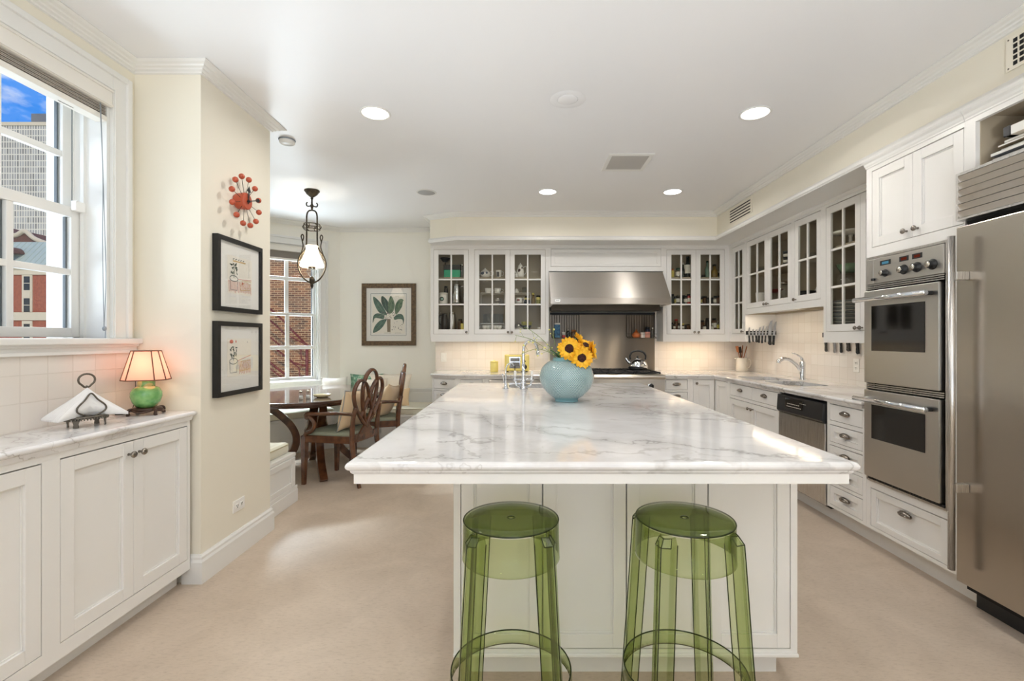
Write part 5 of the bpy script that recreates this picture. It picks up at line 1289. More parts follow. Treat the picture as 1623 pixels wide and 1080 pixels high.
def art_a(seed, red_pot):
    def fn(par, y, ax, az, w_, h_):
        rnd = random.Random(seed)
        def T(u, v): return (ax - w_/2 + u*w_, az - h_/2 + v*h_)
        m = MB()
        for k in range(22):
            u = .03 + k*.043
            if red_pot and u < .42: continue
            strokes(m, [T(u + .03, .03 + rnd.uniform(0, .05)), T(min(.98, u + .0), .34 + (0 if not red_pot else u*.1))], .0030, y)
        strokes(m, [T(.40, .40), T(.98, .44 if not red_pot else .54)], .003, y)
        if red_pot:
            flat(m, [T(.16 + .075*math.cos(R(t)), .92 + .05*math.sin(R(t))) for t in range(0, 360, 24)], y); flat(m, [T(.34 + .025*math.cos(R(t)), .92 + .035*math.sin(R(t))) for t in range(0, 360, 24)], y)
        else:
            flat(m, [T(.60 + .03*math.cos(R(t)), .31 + .04*math.sin(R(t))) for t in range(0, 360, 24)], y)
        m.build('red_strokes', ORANGEART, par)
        m = MB(); cx = .24
        for k in range(18):
            u, v = cx + rnd.uniform(-.13, .13), .50 + rnd.uniform(.02, .30); a = rnd.uniform(0, 2*PI)
            flat(m, [T(u + .045*math.cos(R(t))*math.cos(a) - .016*math.sin(R(t))*math.sin(a), v + .040*math.cos(R(t))*math.sin(a) + .016*math.sin(R(t))*math.cos(a)) for t in range(0, 360, 40)], y - .0002)
        strokes(m, [T(cx, .42), T(cx + .02, .6), T(cx, .8)], .004, y - .0002)
        m.build('green_strokes', DKGREENART, par)
        m = MB()
        strokes(m, [T(cx + .16*math.cos(R(t)), .40 + .075*math.sin(R(t))) for t in range(0, 361, 20)], .004, y - .0003)
        strokes(m, [T(cx - .16, .40), T(cx - .13, .10), T(cx + .13, .10), T(cx + .16, .40)], .003, y - .0003)
        if not red_pot:
            for k in range(5): strokes(m, [T(.20 + k*.10, .905), T(.26 + k*.10, .935)], .0045, y - .0003)
            strokes(m, [T(.85, .5), T(.86, .93)], .0015, y - .0003)
        else: strokes(m, [T(.83, .88), T(.83, .93)], .003, y - .0003)
        m.build('dark_strokes', GREYINK, par)
        m = MB(); strokes(m, [T(.50, .12), T(.92, .16), T(.96, .40), T(.56, .38), T(.50, .12)], .004, y - .0004)
        strokes(m, [T(.74 + .13*math.cos(R(t)), .27 + .09*math.sin(R(t))) for t in range(0, 361, 20)], .003, y - .0004)
        if not red_pot: strokes(m, [T(.20, .865), T(.72, .875)], .008, y - .0004)
        m.build('tan_strokes', TANART, par)
    return fn
frame('framed_drawing', 'black-framed drawing of a pot plant and red stripes, directly below the clock', (XP, 2.845, 1.674), R(90), .452, .428, .026, .032, BLACKSAT, .245, .222, art_a(3, False), (.0, .005))
frame('framed_drawing', 'black-framed drawing with two red dots above a pot plant, the lower of the pair', (XP, 2.845, 1.188), R(90), .452, .428, .026, .032, BLACKSAT, .240, .222, art_a(8, True), (-.005, .005))
# botanical print on the nook wall
VEIN = pbr('leaf_vein', hx('93a88f'), .8)
def botanical(par, y, ax, az, w_, h_):
    def T(u, v): return (ax - w_/2 + u*w_, az + h_/2 - v*h_)
    m = MB()
    e = .004
    for a, b in (((-.05, -.05), (1.05, -.05)), ((1.05, -.05), (1.05, 1.05)), ((1.05, 1.05), (-.05, 1.05)), ((-.05, 1.05), (-.05, -.05))): strokes(m, [T(*a), T(*b)], e, y + .0005)
    m.build('border_line', GREYINK, par)
    lv = [([(.42, .52), (.20, .44), (.05, .20), (.03, .03), (.20, .14), (.36, .34), (.45, .50)], 0), ([(.46, .45), (.30, .24), (.27, .06), (.33, .02), (.47, .14), (.52, .30), (.50, .44)], 1), ([(.50, .47), (.48, .25), (.52, .08), (.58, .01), (.66, .14), (.69, .28), (.62, .44)], 2),
          ([(.70, .44), (.70, .28), (.80, .12), (.92, .09), (.99, .16), (.95, .14), (.92, .28), (.84, .40), (.74, .50)], 2), ([(.66, .60), (.76, .50), (.92, .50), (.98, .62), (.95, .76), (.93, .64), (.80, .62), (.70, .64)], 3), ([(.36, .52), (.16, .47), (.03, .54), (.01, .72), (.07, .60), (.20, .60), (.34, .62)], 3), ([(.42, .62), (.24, .66), (.08, .80), (.02, .98), (.20, .92), (.34, .80), (.44, .64)], 0)]
    for i, (pts, c) in enumerate(lv):
        P = [T(*p) for p in pts]; B = bez([(p[0], 0, p[1]) for p in P], 5, closed=True)
        mm = MB(); flat(mm, [(b.x, b.z) for b in B], y - .0002 - i*.0001); lf_ = mm.build('leaf_print', BOTLEAF[c], par)
        mr = MB(); q = [T(*p) for p in (pts[0], ((pts[2][0]+pts[5][0])/2, (pts[2][1]+pts[5][1])/2), pts[3])]
        strokes(mr, q, .0022, y - .0009 - i*.0001).build('leaf_rib', VEIN, lf_)
    m = MB(); flat(m, [T(.45, .62), T(.56, .62), T(.56, .96), (T(.46, .96))], y - .001); m.build('stalk_print', pbr('stalk', hx('8b7d6a'), .8), par)
    rnd = random.Random(4); m = MB()
    for k in range(60):
        u, v = (rnd.uniform(.28, .70), rnd.uniform(.43, .60)) if k < 42 else (rnd.uniform(.60, .92), rnd.uniform(.66, .92)); rr = rnd.uniform(.008, .016)
        flat(m, [T(u + rr*math.cos(R(t)), v + rr*.8*math.sin(R(t))) for t in range(0, 360, 45)], y - .0012 - k*.00001)
    m.build('berries_print', pbr('berry', hx('5d5560'), .8), par)
    m = MB()
    for k in range(9): strokes(m, [T(.36 + k*.025, .99), T(.375 + k*.025, .985)], .004, y - .0005)
    for k in range(7): strokes(m, [T(.70 + k*.028, .99), T(.715 + k*.028, .985)], .004, y - .0005)
    m.build('caption_strokes', GREYINK, par)
frame('botanical_print', 'brown wood-framed print of a plant with large green leaves on the nook wall', (-1.742, YN, 1.626), 0, .712, .818, .060, .028, FRAMEWOOD, .425, .50, botanical, (-.004, .0))

# ------------------------------------------------------------------ left counter: lamp, napkin holder
lp = thing('table_lamp', 'small green ginger-jar table lamp with peach shade on the left counter', 'lamp', (-1.905, 2.405, LT), R(20))
sb_ = MB()
for k in range(4):
    a = 45 + 90*k
    sb_.tube([p for p in bez([(.050, 0, .028), (.074, 0, .030), (.082, 0, .018), (.076, 0, .006), (.086, 0, .004)], 4)], .007, 8, M=RZ(a))
sb_.lathe([(0, .020), (.056, .020), (.066, .024), (.066, .032), (.052, .036), (0, .036)], 28)
for k in range(4): sb_.tube(bez([(.066, .0, .026), (.05, .05, .017), (.0, .066, .026)], 5), .006, 6, M=RZ(45 + 90*k))
sb_.build('stand', STICKERWOOD, lp)
MB().lathe([(.034, .036), (.044, .042), (.058, .062), (.067, .092), (.066, .112), (.054, .134), (.038, .142), (.035, .146)], 40, cap=False).build('jar', GREENJAR, lp)
MB().lathe([(.035, .143), (.037, .146), (.037, .165), (.033, .173), (.016, .178), (0, .178)], 36).build('jar_lid', GREENJAR, lp)
MB().lathe([(.010, .176), (.012, .182), (.008, .19), (.0075, .27)], 14).build('stem', BRONZE, lp)
bx, tx = .135, .082; zb, zt = .176, .322
corners_b = [(x*.74, y*.74) for x, y in ((-.080, -.105), (.080, -.105), (.128, -.050), (.128, .050), (.080, .105), (-.080, .105), (-.128, .050), (-.128, -.050))]
corners_t = [(x*.60, y*.60) for x, y in corners_b]
vs = [(x, y, zb) for x, y in corners_b] + [(x, y, zt) for x, y in corners_t]
shd = MB().add(vs, [(i, (i+1) % 8, 8 + (i+1) % 8, 8 + i) for i in range(8)]).build('lamp_shade', LAMPSHADE, lp)
tr_ = MB()
for i in range(8): tr_.tube([vs[i], vs[8+i]], .0028, 6)
tr_.tube(vs[:8], .0032, 6, closed=True).tube(vs[8:], .0032, 6, closed=True)
for i in (0, 2, 4, 6): tr_.tube([vs[8+i], (0, 0, zt - .02)], .0018, 5)
tr_.build('shade_binding', pbr('shade_trim', hx('7a4f38'), .7), shd)
MB().ell((0, 0, .235), (.026, .026, .036), 14, 10).build('bulb', emit('lamp_bulb', (1, .75, .5), 4.), lp)
l = light('table_lamp_light', 'POINT', (0, 0, .245), 1.2, (1, .64, .44), shadow_soft_size=.035); l.parent = lp
cd = MB().tube(bez([(-.06, .03, .012), (-.10, .05, .006), (-.12, .02, .004), (-.10, .10, .004), (-.09, .13, .10), (-.095, .132, .26)], 8), .0022, 6); cd.bbox(-.135, -.10, .01, .035, 0, .018, .003).build('cord', BRONZE, lp)
nh = thing('napkin_holder', 'pewter napkin holder with looped wire handles on the left counter', 'napkin holder', (-1.905, 2.075, LT), R(68))
MB().lathe([(0, .036), (.068, .036), (.075, .040), (.075, .046), (.070, .048), (0, .047)], 36, M=Matrix.Diagonal((1, .72, 1, 1))).build('tray', PEWTER, nh)
gal = MB()
for k in range(44):
    a = 2*PI*k/44; gal.ell((.0755*math.cos(a), .0545*math.sin(a), .036), (.0032, .0032, .006), 6, 5)
gal.build('gadroon_edge', PEWTER, nh)
for a in (40, 140, 220, 320):
    ca, sa = math.cos(R(a)), math.sin(R(a))
    MB().prism([(-.014, 0, .036), (.014, 0, .036), (.008, 0, .016), (.010, 0, .001), (.0, 0, 0), (-.010, 0, .001), (-.008, 0, .016)], (0, .004, 0), M=TR((.066*ca, .046*sa, 0)) @ RZ(a - 90)).build('foot', PEWTER, nh)
for s in (-1, 1):
    loop = bez([(-.012, s*.036, .046), (-.048, s*.038, .066), (-.050, s*.038, .088), (-.024, s*.035, .116), (0, s*.032, .145), (.024, s*.035, .116), (.050, s*.038, .088), (.048, s*.038, .066), (.012, s*.036, .046)], 6)
    MB().tube(loop, .0035, 8).build('side_loop', PEWTER, nh)
MB().tube([(0, .0, .046), (0, 0, .178)], .0035, 8).tube([(.030*math.sin(R(t)), 0, .203 + .026*math.cos(R(t)) - (.006 if abs(t-180) < 25 else 0)) for t in range(0, 360, 18)], .0042, 8, closed=True).build('handle', PEWTER, nh)
for k in range(9):
    off = -.0185 + k*.0046 + (.002 if k > 4 else -.002); fan = (k - 4)*2.6
    top = .170 - abs(k-4)*.003; half = .128
    bow = (k - 4)*.006
    m = MB(); vs = []; nx = 12
    for i in range(nx + 1):
        u = -1 + 2*i/nx; h_ = (top - .05)*(1 - abs(u)); 
        for zz in (0, .5, 1):
            x = u*half; z = .0495 + h_*zz - (.012*abs(u)**1.5)*(1 - zz); y = off + bow*abs(u)*(1 + .6*abs(u)) + .0016*math.sin(9*u + k)
            vs.append((x, y, z))
    fs = [(i*3+j, i*3+j+1, (i+1)*3+j+1, (i+1)*3+j) for i in range(nx) for j in (0, 1)]
    m.add(vs, fs, True)
    o = m.build('napkin', NAPKIN, None, loc=nh.location, rot=R(68)); sl = o.modifiers.new('thick', 'SOLIDIFY'); sl.thickness = .0022
    tag(o, 'white paper napkin folded to a triangle in the pewter holder', 'napkin', 'napkins in the holder')

# ------------------------------------------------------------------ back counter
ts = thing('toaster', 'pale yellow slotted toaster with black dial on the back counter', 'toaster', (-.045, 5.79, CT))
MB().bbox(-.145, .135, -.095, .095, .012, .205, .012).build('body', YELLOW, ts)
MB().box(-.155, -.10, -.088, .088, .010, .206).box(.118, .142, -.088, .088, .010, .206).build('end_panels', YELLOW, ts, bevel=.006)
MB().box(-.095, .035, -.0975, -.094, .045, .182).build('front_panel', CHROME, ts)
for z in (.075, .128): MB().box(-.085, .026, -.0985, -.097, z, z + .04).build('element_window', pbr('toaster_window', hx('6f6a62'), .2, 1.), ts)
MB().lathe([(.030, 0), (.030, .006), (.022, .008), (.022, .022), (0, .023)], 20, M=TR((.085, -.095, .062)) @ RX(90)).box(.083, .087, -.122, -.117, .05, .082).build('dial', BLACK, ts)
MB().tube([(-.03, -.096, .02), (-.03, -.115, .05), (-.03, -.112, .075)], .005, 8).build('lever', BLACK, ts)
MB().box(.066, .10, -.0965, -.094, .122, .136).build('label_plate', BLACK, ts)
sl_ = MB()
for y in (-.045, .02): sl_.box(-.11, .10, y, y + .028, .2045, .2056)
sl_.build('slot', DARK, ts)
for x in (-.12, .11):
    for y in (-.07, .07): MB().lathe([(.012, 0), (.012, .0125)], 12, c=(x, y, 0)).build('foot', BLACK, ts)
solid('canister', 'small round yellow lidded canister left of the toaster on the back counter', 'canister', (-.325, 5.72, CT), [('body', MB().lathe([(0, 0), (.046, 0), (.048, .003), (.048, .112), (.044, .114)], 32), YELLOW), ('lid', MB().lathe([(.049, .112), (.049, .124), (.044, .130), (.012, .132), (.010, .138), (.006, .142), (0, .142)], 32), YELLOW)])

# ------------------------------------------------------------------ right counter: faucet, jug of utensils
kf = thing('kitchen_faucet', 'chrome single-lever pull-out faucet behind the corner sink', 'faucet', (2.735, 4.60, CT))
MB().lathe([(.030, 0), (.030, .006), (.026, .010), (.025, .12), (.027, .14), (.025, .17), (.016, .185), (0, .187)], 24).build('body', CHROME, kf)
MB().tube(bez([(-.012, 0, .085), (-.07, 0, .155), (-.13, 0, .198), (-.19, 0, .205), (-.225, 0, .188), (-.235, 0, .165)], 7), [.016]*14 + [.0165]*8 + [.020]*14, 14).build('spout', CHROME, kf)
MB().tube(bez([(0, 0, .18), (-.012, 0, .215), (-.055, 0, .245), (-.10, 0, .262)], 6), [.014]*6 + [.009]*6 + [.006]*7, 12).build('lever', CHROME, kf)
jg = thing('pitcher', 'cream pottery pitcher full of wooden spoons in the counter corner', 'pitcher', (2.73, 5.86, CT), R(0))
MB().lathe([(0, 0), (.060, 0), (.066, .004), (.064, .05), (.062, .13), (.066, .165), (.062, .166), (.058, .13), (.060, .02), (0, .012)], 32, cap=False).build('body', CREAMPORC, jg)
MB().tube(bez([(.060, 0, .145), (.095, -.01, .150), (.108, -.012, .10), (.085, -.008, .045), (.060, 0, .04)], 6), .0085, 10).build('handle', CREAMPORC, jg)
MB().ell((-.066, 0, .156), (.020, .018, .010), 12, 8).build('lip', CREAMPORC, jg)
for i, (lab, dx_, dy_, L_, mt, kind) in enumerate((('wooden spoon leaning right in the cream pitcher', .055, -.02, .30, WOODLT, 0), ('flat wooden spatula leaning left in the cream pitcher', -.055, .0, .29, WOODLT, 1), ('wooden spoon upright in the middle of the cream pitcher', .005, .03, .27, WOODLT, 0), ('black handled utensil leaning left in the cream pitcher', -.035, -.03, .28, BLACK, 1), ('broad wooden spoon behind the right-leaning one in the cream pitcher', .03, .035, .31, WOODLT, 2))):
    r = thing('cooking_utensil', lab, 'utensil', (2.73 - dx_*.25, 5.86 - dy_*.25, CT + .016), 0, 'utensils in the pitcher')
    e = Vector((dx_*1.3, dy_*1.3, L_)); e2 = e*.78
    MB().tube([(0, 0, 0), e2], .0055, 8).build('handle', mt, r)
    Mh = TR(e*.88) @ e.to_track_quat('Z', 'Y').to_matrix().to_4x4() @ RZ(25*i)
    (MB().ell((0, 0, 0), (.024 if kind != 2 else .028, .007, .036), 14, 8, M=Mh) if kind != 1 else MB().bbox(-.022, .022, -.003, .003, -.036, .04, .0025, M=Mh)).build('head', mt, r)
# ------------------------------------------------------------------ knives
kr = thing('knife_rack', 'black magnetic knife rack on the cabinet side above the counter corner', 'knife rack', (2.705, 5.340, 1.372))
MB().bbox(-.170, .168, -.016, -.002, -.021, -.004, .002).bbox(-.170, .168, -.016, -.002, .006, .021, .002).box(-.170, -.155, -.015, -.0025, -.021, .021).box(.153, .168, -.015, -.0025, -.021, .021).build('bar', BLACK, kr)
def knife(label, M, bl_, hl, bw_, group, handle_down=True, steel_handle=False):
    r = thing('kitchen_knife', label, 'knife', group=group); r.matrix_world = M
    t = .0012
    MB().prism([(-bw_*.5, 0, -.01), (-bw_*.5, 0, bl_*.55), (-bw_*.1, 0, bl_*.9), (bw_*.5, 0, bl_), (bw_*.5, 0, -.01)], (0, -2*t, 0)).build('blade', KNIFESTEEL, r)
    h = MB().prism([(-bw_*.45, -.0075, -.012), (bw_*.5, -.0075, -.012), (bw_*.55, -.0075, -hl*.55), (bw_*.75, -.0075, -hl*.94), (bw_*.2, -.0075, -hl), (-bw_*.30, -.0075, -hl*.88), (-bw_*.22, -.0075, -hl*.5)], (0, .0135, 0)).build('handle', KNIFESTEEL if steel_handle else BLACK, r, bevel=.002)
    rv = MB()
    for q in (.25, .5, .75): rv.lathe([(.0028, 0), (0, .0006)], 8, M=TR((bw_*.1, -.0076, -hl*q)) @ RX(90))
    rv.build('rivets', SILVER, h); return r
kn = [(-.140, .085, .095, .018, 0), (-.100, .065, .085, .016, 0), (-.062, .060, .090, .022, 0), (-.028, .09, .095, .022, 6), (.008, .105, .10, .018, 6), (.044, .10, .09, .016, 6), (.090, .165, .12, .038, 4), (.138, .155, .12, .026, 7)]
names = ['first small knife from the left', 'second small knife from the left', 'short wide-handled third knife from the left', 'fourth knife from the left', 'slim fifth knife from the left', 'slim sixth knife from the left', 'big broad chef knife', 'long carving knife at the right end']
for (x, b1, h1, bw_, tilt), nm in zip(kn, names):
    knife(nm + ' on the magnetic rack', TR((2.705 + x, 5.340 - .0175, 1.353)) @ RY(tilt), b1, h1, bw_, 'knives on the magnetic rack')
kn = [(4.435, .10, .11, .030, 0), (4.315, .10, .12, .03, 1), (4.225, .12, .115, .026, 0), (4.135, .12, .10, .040, 0), (4.02, .12, .12, .034, 0)]
names = ['farthest black-handled knife', 'steel knife hanging with a bare metal handle', 'third black-handled knife', 'curved black-handled knife', 'nearest black-handled knife, by the outlet']
hr = thing('knife_strip', 'black magnetic strip on the tiles behind the tall plate cabinet, holding knives', 'knife rack', (XR - .008, 4.23, 1.34), R(-90))
MB().bbox(-.26, .26, -.016, 0, -.022, .022, .002).build('bar', BLACK, hr)
for (y, b1, h1, bw_, sh_), nm in zip(kn, names):
    knife(nm + ' below the plate cabinet', TR((XR - .008 - .0175, y, 1.292 + .0)) @ RZ(-90), .10, h1, bw_, 'knives below the plate cabinet', steel_handle=bool(sh_))
# ------------------------------------------------------------------ binders above the refrigerator
bk = [(.014, .62, .014, '9a9aa0', .0), (.020, .60, .012, 'c9c4bb', .03), (.03, .58, .016, '7c7f88', .01), (.05, .56, .012, 'd9d2c4', .04), (.055, .58, .010, '8c7a5f', .02), (.075, .50, .012, 'e2ddd2', .03), (.105, .40, .042, 'e6dccb', .0)]
z = 2.1185
labs = ['grey binder at the bottom of the pile', 'thin pale binder, second from the bottom of the pile', 'dark grey binder, third from the bottom of the pile', 'thin cream magazine in the middle of the pile', 'thin brown magazine above the middle of the pile', 'white folder just below the thick book', 'thick cream book with dark spine on top of the pile']
for (x, L_, h_, c, dy_), lab in zip(bk, labs):
    y0_ = 2.2615 - .012 - x
    r = thing('binder' if h_ < .03 else 'book', lab + ' above the refrigerator', 'book', (XF + .03 + dy_, y0_, z), R(-90), 'books and binders above the refrigerator')
    MB().bbox(0, L_, 0, .26, 0, h_, .0015).build('cover', pbr('cover_' + c, hx(c), .5), r)
    MB().box(.004, L_ - .004, -.0015, .02, .002, h_ - .002).build('pages', PAPER, r)
    if h_ > .03: MB().bbox(-.004, .03, -.003, .262, -.0, h_ + .003, .003).build('spine', BLACK, r)
    z += h_ + .0035 if h_ < .03 else h_
# ------------------------------------------------------------------ dining nook
pl = thing('pendant_lamp', 'antique bronze hanging lamp with milk-glass shade over the dining table', 'pendant lamp', (-2.05, 4.637, CZ))
MB().lathe([(.070, -.001), (.072, -.010), (.064, -.018), (.050, -.040), (.024, -.062), (.010, -.072)], 28).build('canopy', BRONZE, pl)
stm = MB().lathe([(.008, -.068), (.014, -.080), (.008, -.09), (.008, -.135), (.018, -.150), (.012, -.165), (.008, -.19)], 16)
for a in (0, 90, 180, 270): stm.tube(bez([(.012, 0, -.155), (.042, 0, -.158), (.050, 0, -.135), (.040, 0, -.120)], 5), .006, 8, M=RZ(a + 20))
stm.build('stem', BRONZE, pl)
S0 = R(12)
arms = MB()
for s in (-1, 1):
    pts = [(0, 0, -.195), (s*.030, 0, -.205), (s*.046, 0, -.24), (s*.048, 0, -.32), (s*.050, 0, -.52), (s*.066, 0, -.585), (s*.108, 0, -.645), (s*.128, 0, -.72), (s*.112, 0, -.80), (s*.07, 0, -.87), (s*.02, 0, -.905), (0, 0, -.91)]
    arms.tube(bez(pts, 6), .0075, 8, M=RZ(12))
    arms.tube(bez([(s*.108, 0, -.645), (s*.082, 0, -.56), (s*.088, 0, -.50), (s*.098, 0, -.455), (s*.086, 0, -.435), (s*.076, 0, -.46), (s*.085, 0, -.50)], 6), .0055, 8, M=RZ(12))
    arms.tube(bez([(s*.128, 0, -.70), (s*.095, .01, -.66), (s*.088, .01, -.61), (s*.098, .01, -.60)], 5), .004, 6, M=RZ(12))
arms.build('arms', BRONZE, pl)
rg_ = MB()
for z, rr in ((-.335, .072), (-.385, .072)): rg_.tube([(rr*math.cos(R(a)), rr*math.sin(R(a)), z) for a in range(0, 360, 15)], .005, 8, closed=True)
for a in range(0, 360, 45): rg_.tube(bez([(.072*math.cos(R(a)), .072*math.sin(R(a)), -.335), (.086*math.cos(R(a+10)), .086*math.sin(R(a+10)), -.36), (.072*math.cos(R(a)), .072*math.sin(R(a)), -.385)], 4), .004, 6)
rg_.build('ring', BRONZE, pl)
MB().lathe([(.058, -.545), (.060, -.556), (.054, -.565), (.056, -.590), (.066, -.625), (.090, -.685), (.108, -.725), (.110, -.742), (.104, -.752)], 40, cap=False).build('lamp_shade', OPAL, pl)
MB().lathe([(.030, -.76), (.045, -.775), (.050, -.80), (.030, -.835), (.012, -.85)], 24).build('oil_font', CLEARG, pl)
MB().lathe([(.02, -.74), (.036, -.755), (.030, -.77), (.02, -.775)], 18).lathe([(.012, -.845), (.024, -.875), (.024, -.905), (.012, -.925), (.016, -.935), (.006, -.96), (0, -.97)], 16).build('finial', BRONZE, pl)
l = light('pendant_light', 'POINT', (0, 0, -.68), 12, (1, .88, .70), shadow_soft_size=.04); l.parent = pl

# dining table
TX, TY = -2.16, 4.93
tb = thing('dining_table', 'dark polished wooden oval dining table in the window nook', 'table', (TX, TY, 0))
ax_, ay_ = .66, .86
oval = [(ax_*math.copysign(abs(math.cos(R(t)))**.9, math.cos(R(t))), ay_*math.copysign(abs(math.sin(R(t)))**.9, math.sin(R(t)))) for t in range(0, 360, 5)]
MB().slab(oval, [(.008, .745), (.002, .743), (0, .738), (.004, .726), (.002, .722), (.010, .708), (.014, .700)]).build('table_top', TABLEWOOD, tb)
MB().slab([(x*.84, y*.84) for x, y in oval], [(0, .6995), (.02, .674)]).build('apron', TABLEWOOD, tb)
cx, cy = -2.035 - TX, 4.72 - TY
def leg4(a):
    m = MB(); path = bez([(.44, 0, .66), (.34, 0, .58), (.235, 0, .46), (.19, 0, .34), (.215, 0, .22), (.32, 0, .10), (.455, 0, .02), (.485, 0, .0)], 6)
    vs = []; n = len(path)
    for i, p in enumerate(path):
        d = (path[min(i+1, n-1)] - path[max(i-1, 0)]).normalized(); nn = Vector((-d.z, 0, d.x)); t = .032; w2 = .034
        for sx_, sy in ((1, 1), (-1, 1), (-1, -1), (1, -1)):
            q = p + nn*t*sx_; vs.append((q.x, sy*w2, max(q.z, 0.0005)))
    fs = [(i*4+j, i*4+(j+1) % 4, (i+1)*4+(j+1) % 4, (i+1)*4+j) for i in range(n-1) for j in range(4)] + [(3, 2, 1, 0), tuple(range((n-1)*4, n*4))]
    return m.add(vs, fs, False, M=TR((cx, cy, 0)) @ RZ(a))
for a in (-60, 30, 120, 210): leg4(a).build('leg', WOOD, tb, bevel=.006)
MB().lathe([(.10, .30), (.12, .34), (.12, .40), (.10, .44), (.06, .66)], 24, c=(cx, cy, 0)).build('pedestal', WOOD, tb)
# things on the table
def shaker_pot(label, x, y):
    r = thing('salt_shaker', label, 'shaker', (x, y, .7455), 0, 'glass shakers on the dining table')
    MB().lathe([(0, 0), (.021, 0), (.023, .004), (.019, .03), (.016, .055), (.014, .066)], 12, smooth=False).build('body', CLEARG, r)
    MB().lathe([(0, .003), (.017, .003), (.014, .035), (0, .036)], 12).build('filling', PAPER, r)
    MB().lathe([(.016, .064), (.0165, .076), (.012, .084), (0, .087)], 14).build('cap', SILVER, r)
shaker_pot('left glass salt shaker with metal cap on the dining table', -2.02, 4.34)
shaker_pot('right glass pepper shaker with metal cap on the dining table', -1.975, 4.385)
ds = thing('dish', 'small oval cream dish on the dining table beside the shakers', 'dish', (-1.90, 4.52, .7455), R(20))
MB().lathe([(0, .006), (.05, .006), (.066, .020), (.080, .030), (.084, .028), (.068, .010), (.045, 0), (0, 0)], 28, cap=False, M=Matrix.Diagonal((1, .62, 1, 1))).build('bowl', pbr('glazed_dish', hx('dccfa6'), .2, coat=.3), ds)
MB().ell((.02, 0, .014), (.03, .018, .010), 10, 6).build('sugar_packets', PAPER, ds)

# ------------------------------------------------------------------ carved back armchairs (front towards -y)
def make_chair():
    r = thing('dining_chair', 'x', 'chair', (0, 0, 0), 0, 'carved armchairs at the dining table')
    # seat frame and woven seat
    fr = [(-.255, -.245), (.255, -.245), (.215, .235), (-.215, .235)]
    frf = [(-.255, -.245), (-.13, -.275), (0, -.284), (.13, -.275), (.255, -.245), (.215, .235), (-.215, .235)]
    MB().slab(frf, [(.004, .445), (0, .441), (0, .385), (.004, .381)]).build('seat_frame', WOOD, r)
    MB().slab(frf, [(.07, .478), (.04, .472), (.022, .458), (.018, .446)]).build('seat', WOVEN, r)
    # front legs, tapered and square
    for s in (-1, 1):
        MB().add([(s*.232 + a*.026, -.228 + b*.026, .44) for a, b in ((-1, -1), (1, -1), (1, 1), (-1, 1))] + [(s*.236 + a*.016, -.236 + b*.016, 0.0) for a, b in ((-1, -1), (1, -1), (1, 1), (-1, 1))], [(0, 1, 2, 3), (7, 6, 5, 4), (0, 4, 5, 1), (1, 5, 6, 2), (2, 6, 7, 3), (3, 7, 4, 0)]).build('leg', WOOD, r, bevel=.004)
        # rear legs sweep back and carry on up as the back posts
        pts = bez([(s*.205, .305, 0), (s*.200, .262, .16), (s*.198, .232, .34), (s*.200, .228, .46), (s*.205, .242, .60), (s*.196, .262, .70)], 6)
        MB().tube(pts, [.017]*4 + [.021]*8 + [.024]*10 + [.020]*9, 8).build('leg', WOOD, r)
        # arm with a scrolled front on a curved support
        am = bez([(s*.208, .246, .640), (s*.240, .10, .648), (s*.268, -.06, .642), (s*.272, -.155, .640), (s*.270, -.185, .628), (s*.268, -.182, .606), (s*.268, -.160, .604)], 6)
        MB().tube(am, [.015]*6 + [.017]*12 + [.020]*8 + [.018]*11, 10).build('arm', WOOD, r)
        MB().tube(bez([(s*.268, -.165, .622), (s*.262, -.118, .575), (s*.254, -.112, .530), (s*.248, -.150, .485), (s*.246, -.205, .462), (s*.244, -.222, .435)], 6), [.016]*12 + [.018]*19, 10).build('arm_support', WOOD, r)
    # pretzel back: a tall teardrop and two crossing side loops
    def back(pts, rad, nm, dy=0):
        P = [(x, .232 + (z - .47)*.13 + dy - .10*abs(x)*abs(x)*2, z) for x, z in pts]
        MB().tube(bez(P, 7), rad, 10, flat=.72).build(nm, WOOD, r)
    back([(0, .515), (-.045, .60), (-.092, .72), (-.112, .83), (-.108, .905), (-.082, .975), (-.04, 1.012), (0, 1.022), (.04, 1.012), (.082, .975), (.108, .905), (.112, .83), (.092, .72), (.045, .60), (0, .515)], .020, 'back_loop')
    for s in (-1, 1):
        back([(0, .50), (s*.085, .575), (s*.178, .68), (s*.232, .79), (s*.230, .872), (s*.182, .932), (s*.115, .925), (s*.060, .880), (s*.015, .795), (-s*.045, .690), (-s*.082, .625), (-s*.11, .60)], .0195, 'back_loop', dy=.004*s)
    MB().box(-.185, .185, .222, .250, .385, .455).prism([(-.11, .226, .45), (.11, .226, .45), (.06, .228, .50), (.022, .235, .535), (-.022, .235, .535), (-.06, .228, .50)], (0, .022, 0)).build('back_rail', WOOD, r, bevel=.004)
    return r
ch = make_chair()
def facing(dx_, dy_): return math.atan2(dx_, -dy_)           # local -y towards (dx, dy)
ch.location = (-1.655, 4.400, 0); ch.rotation_euler = (0, 0, facing(-.97, .245)); ch['label'] = 'nearer carved-back wooden armchair with a tan cushion at the dining table'
CH2 = (-1.572, 5.13)
dup(ch, (CH2[0], CH2[1], 0), facing(-.966, -.258), 'farther carved-back wooden armchair, seen edge-on behind the first one')

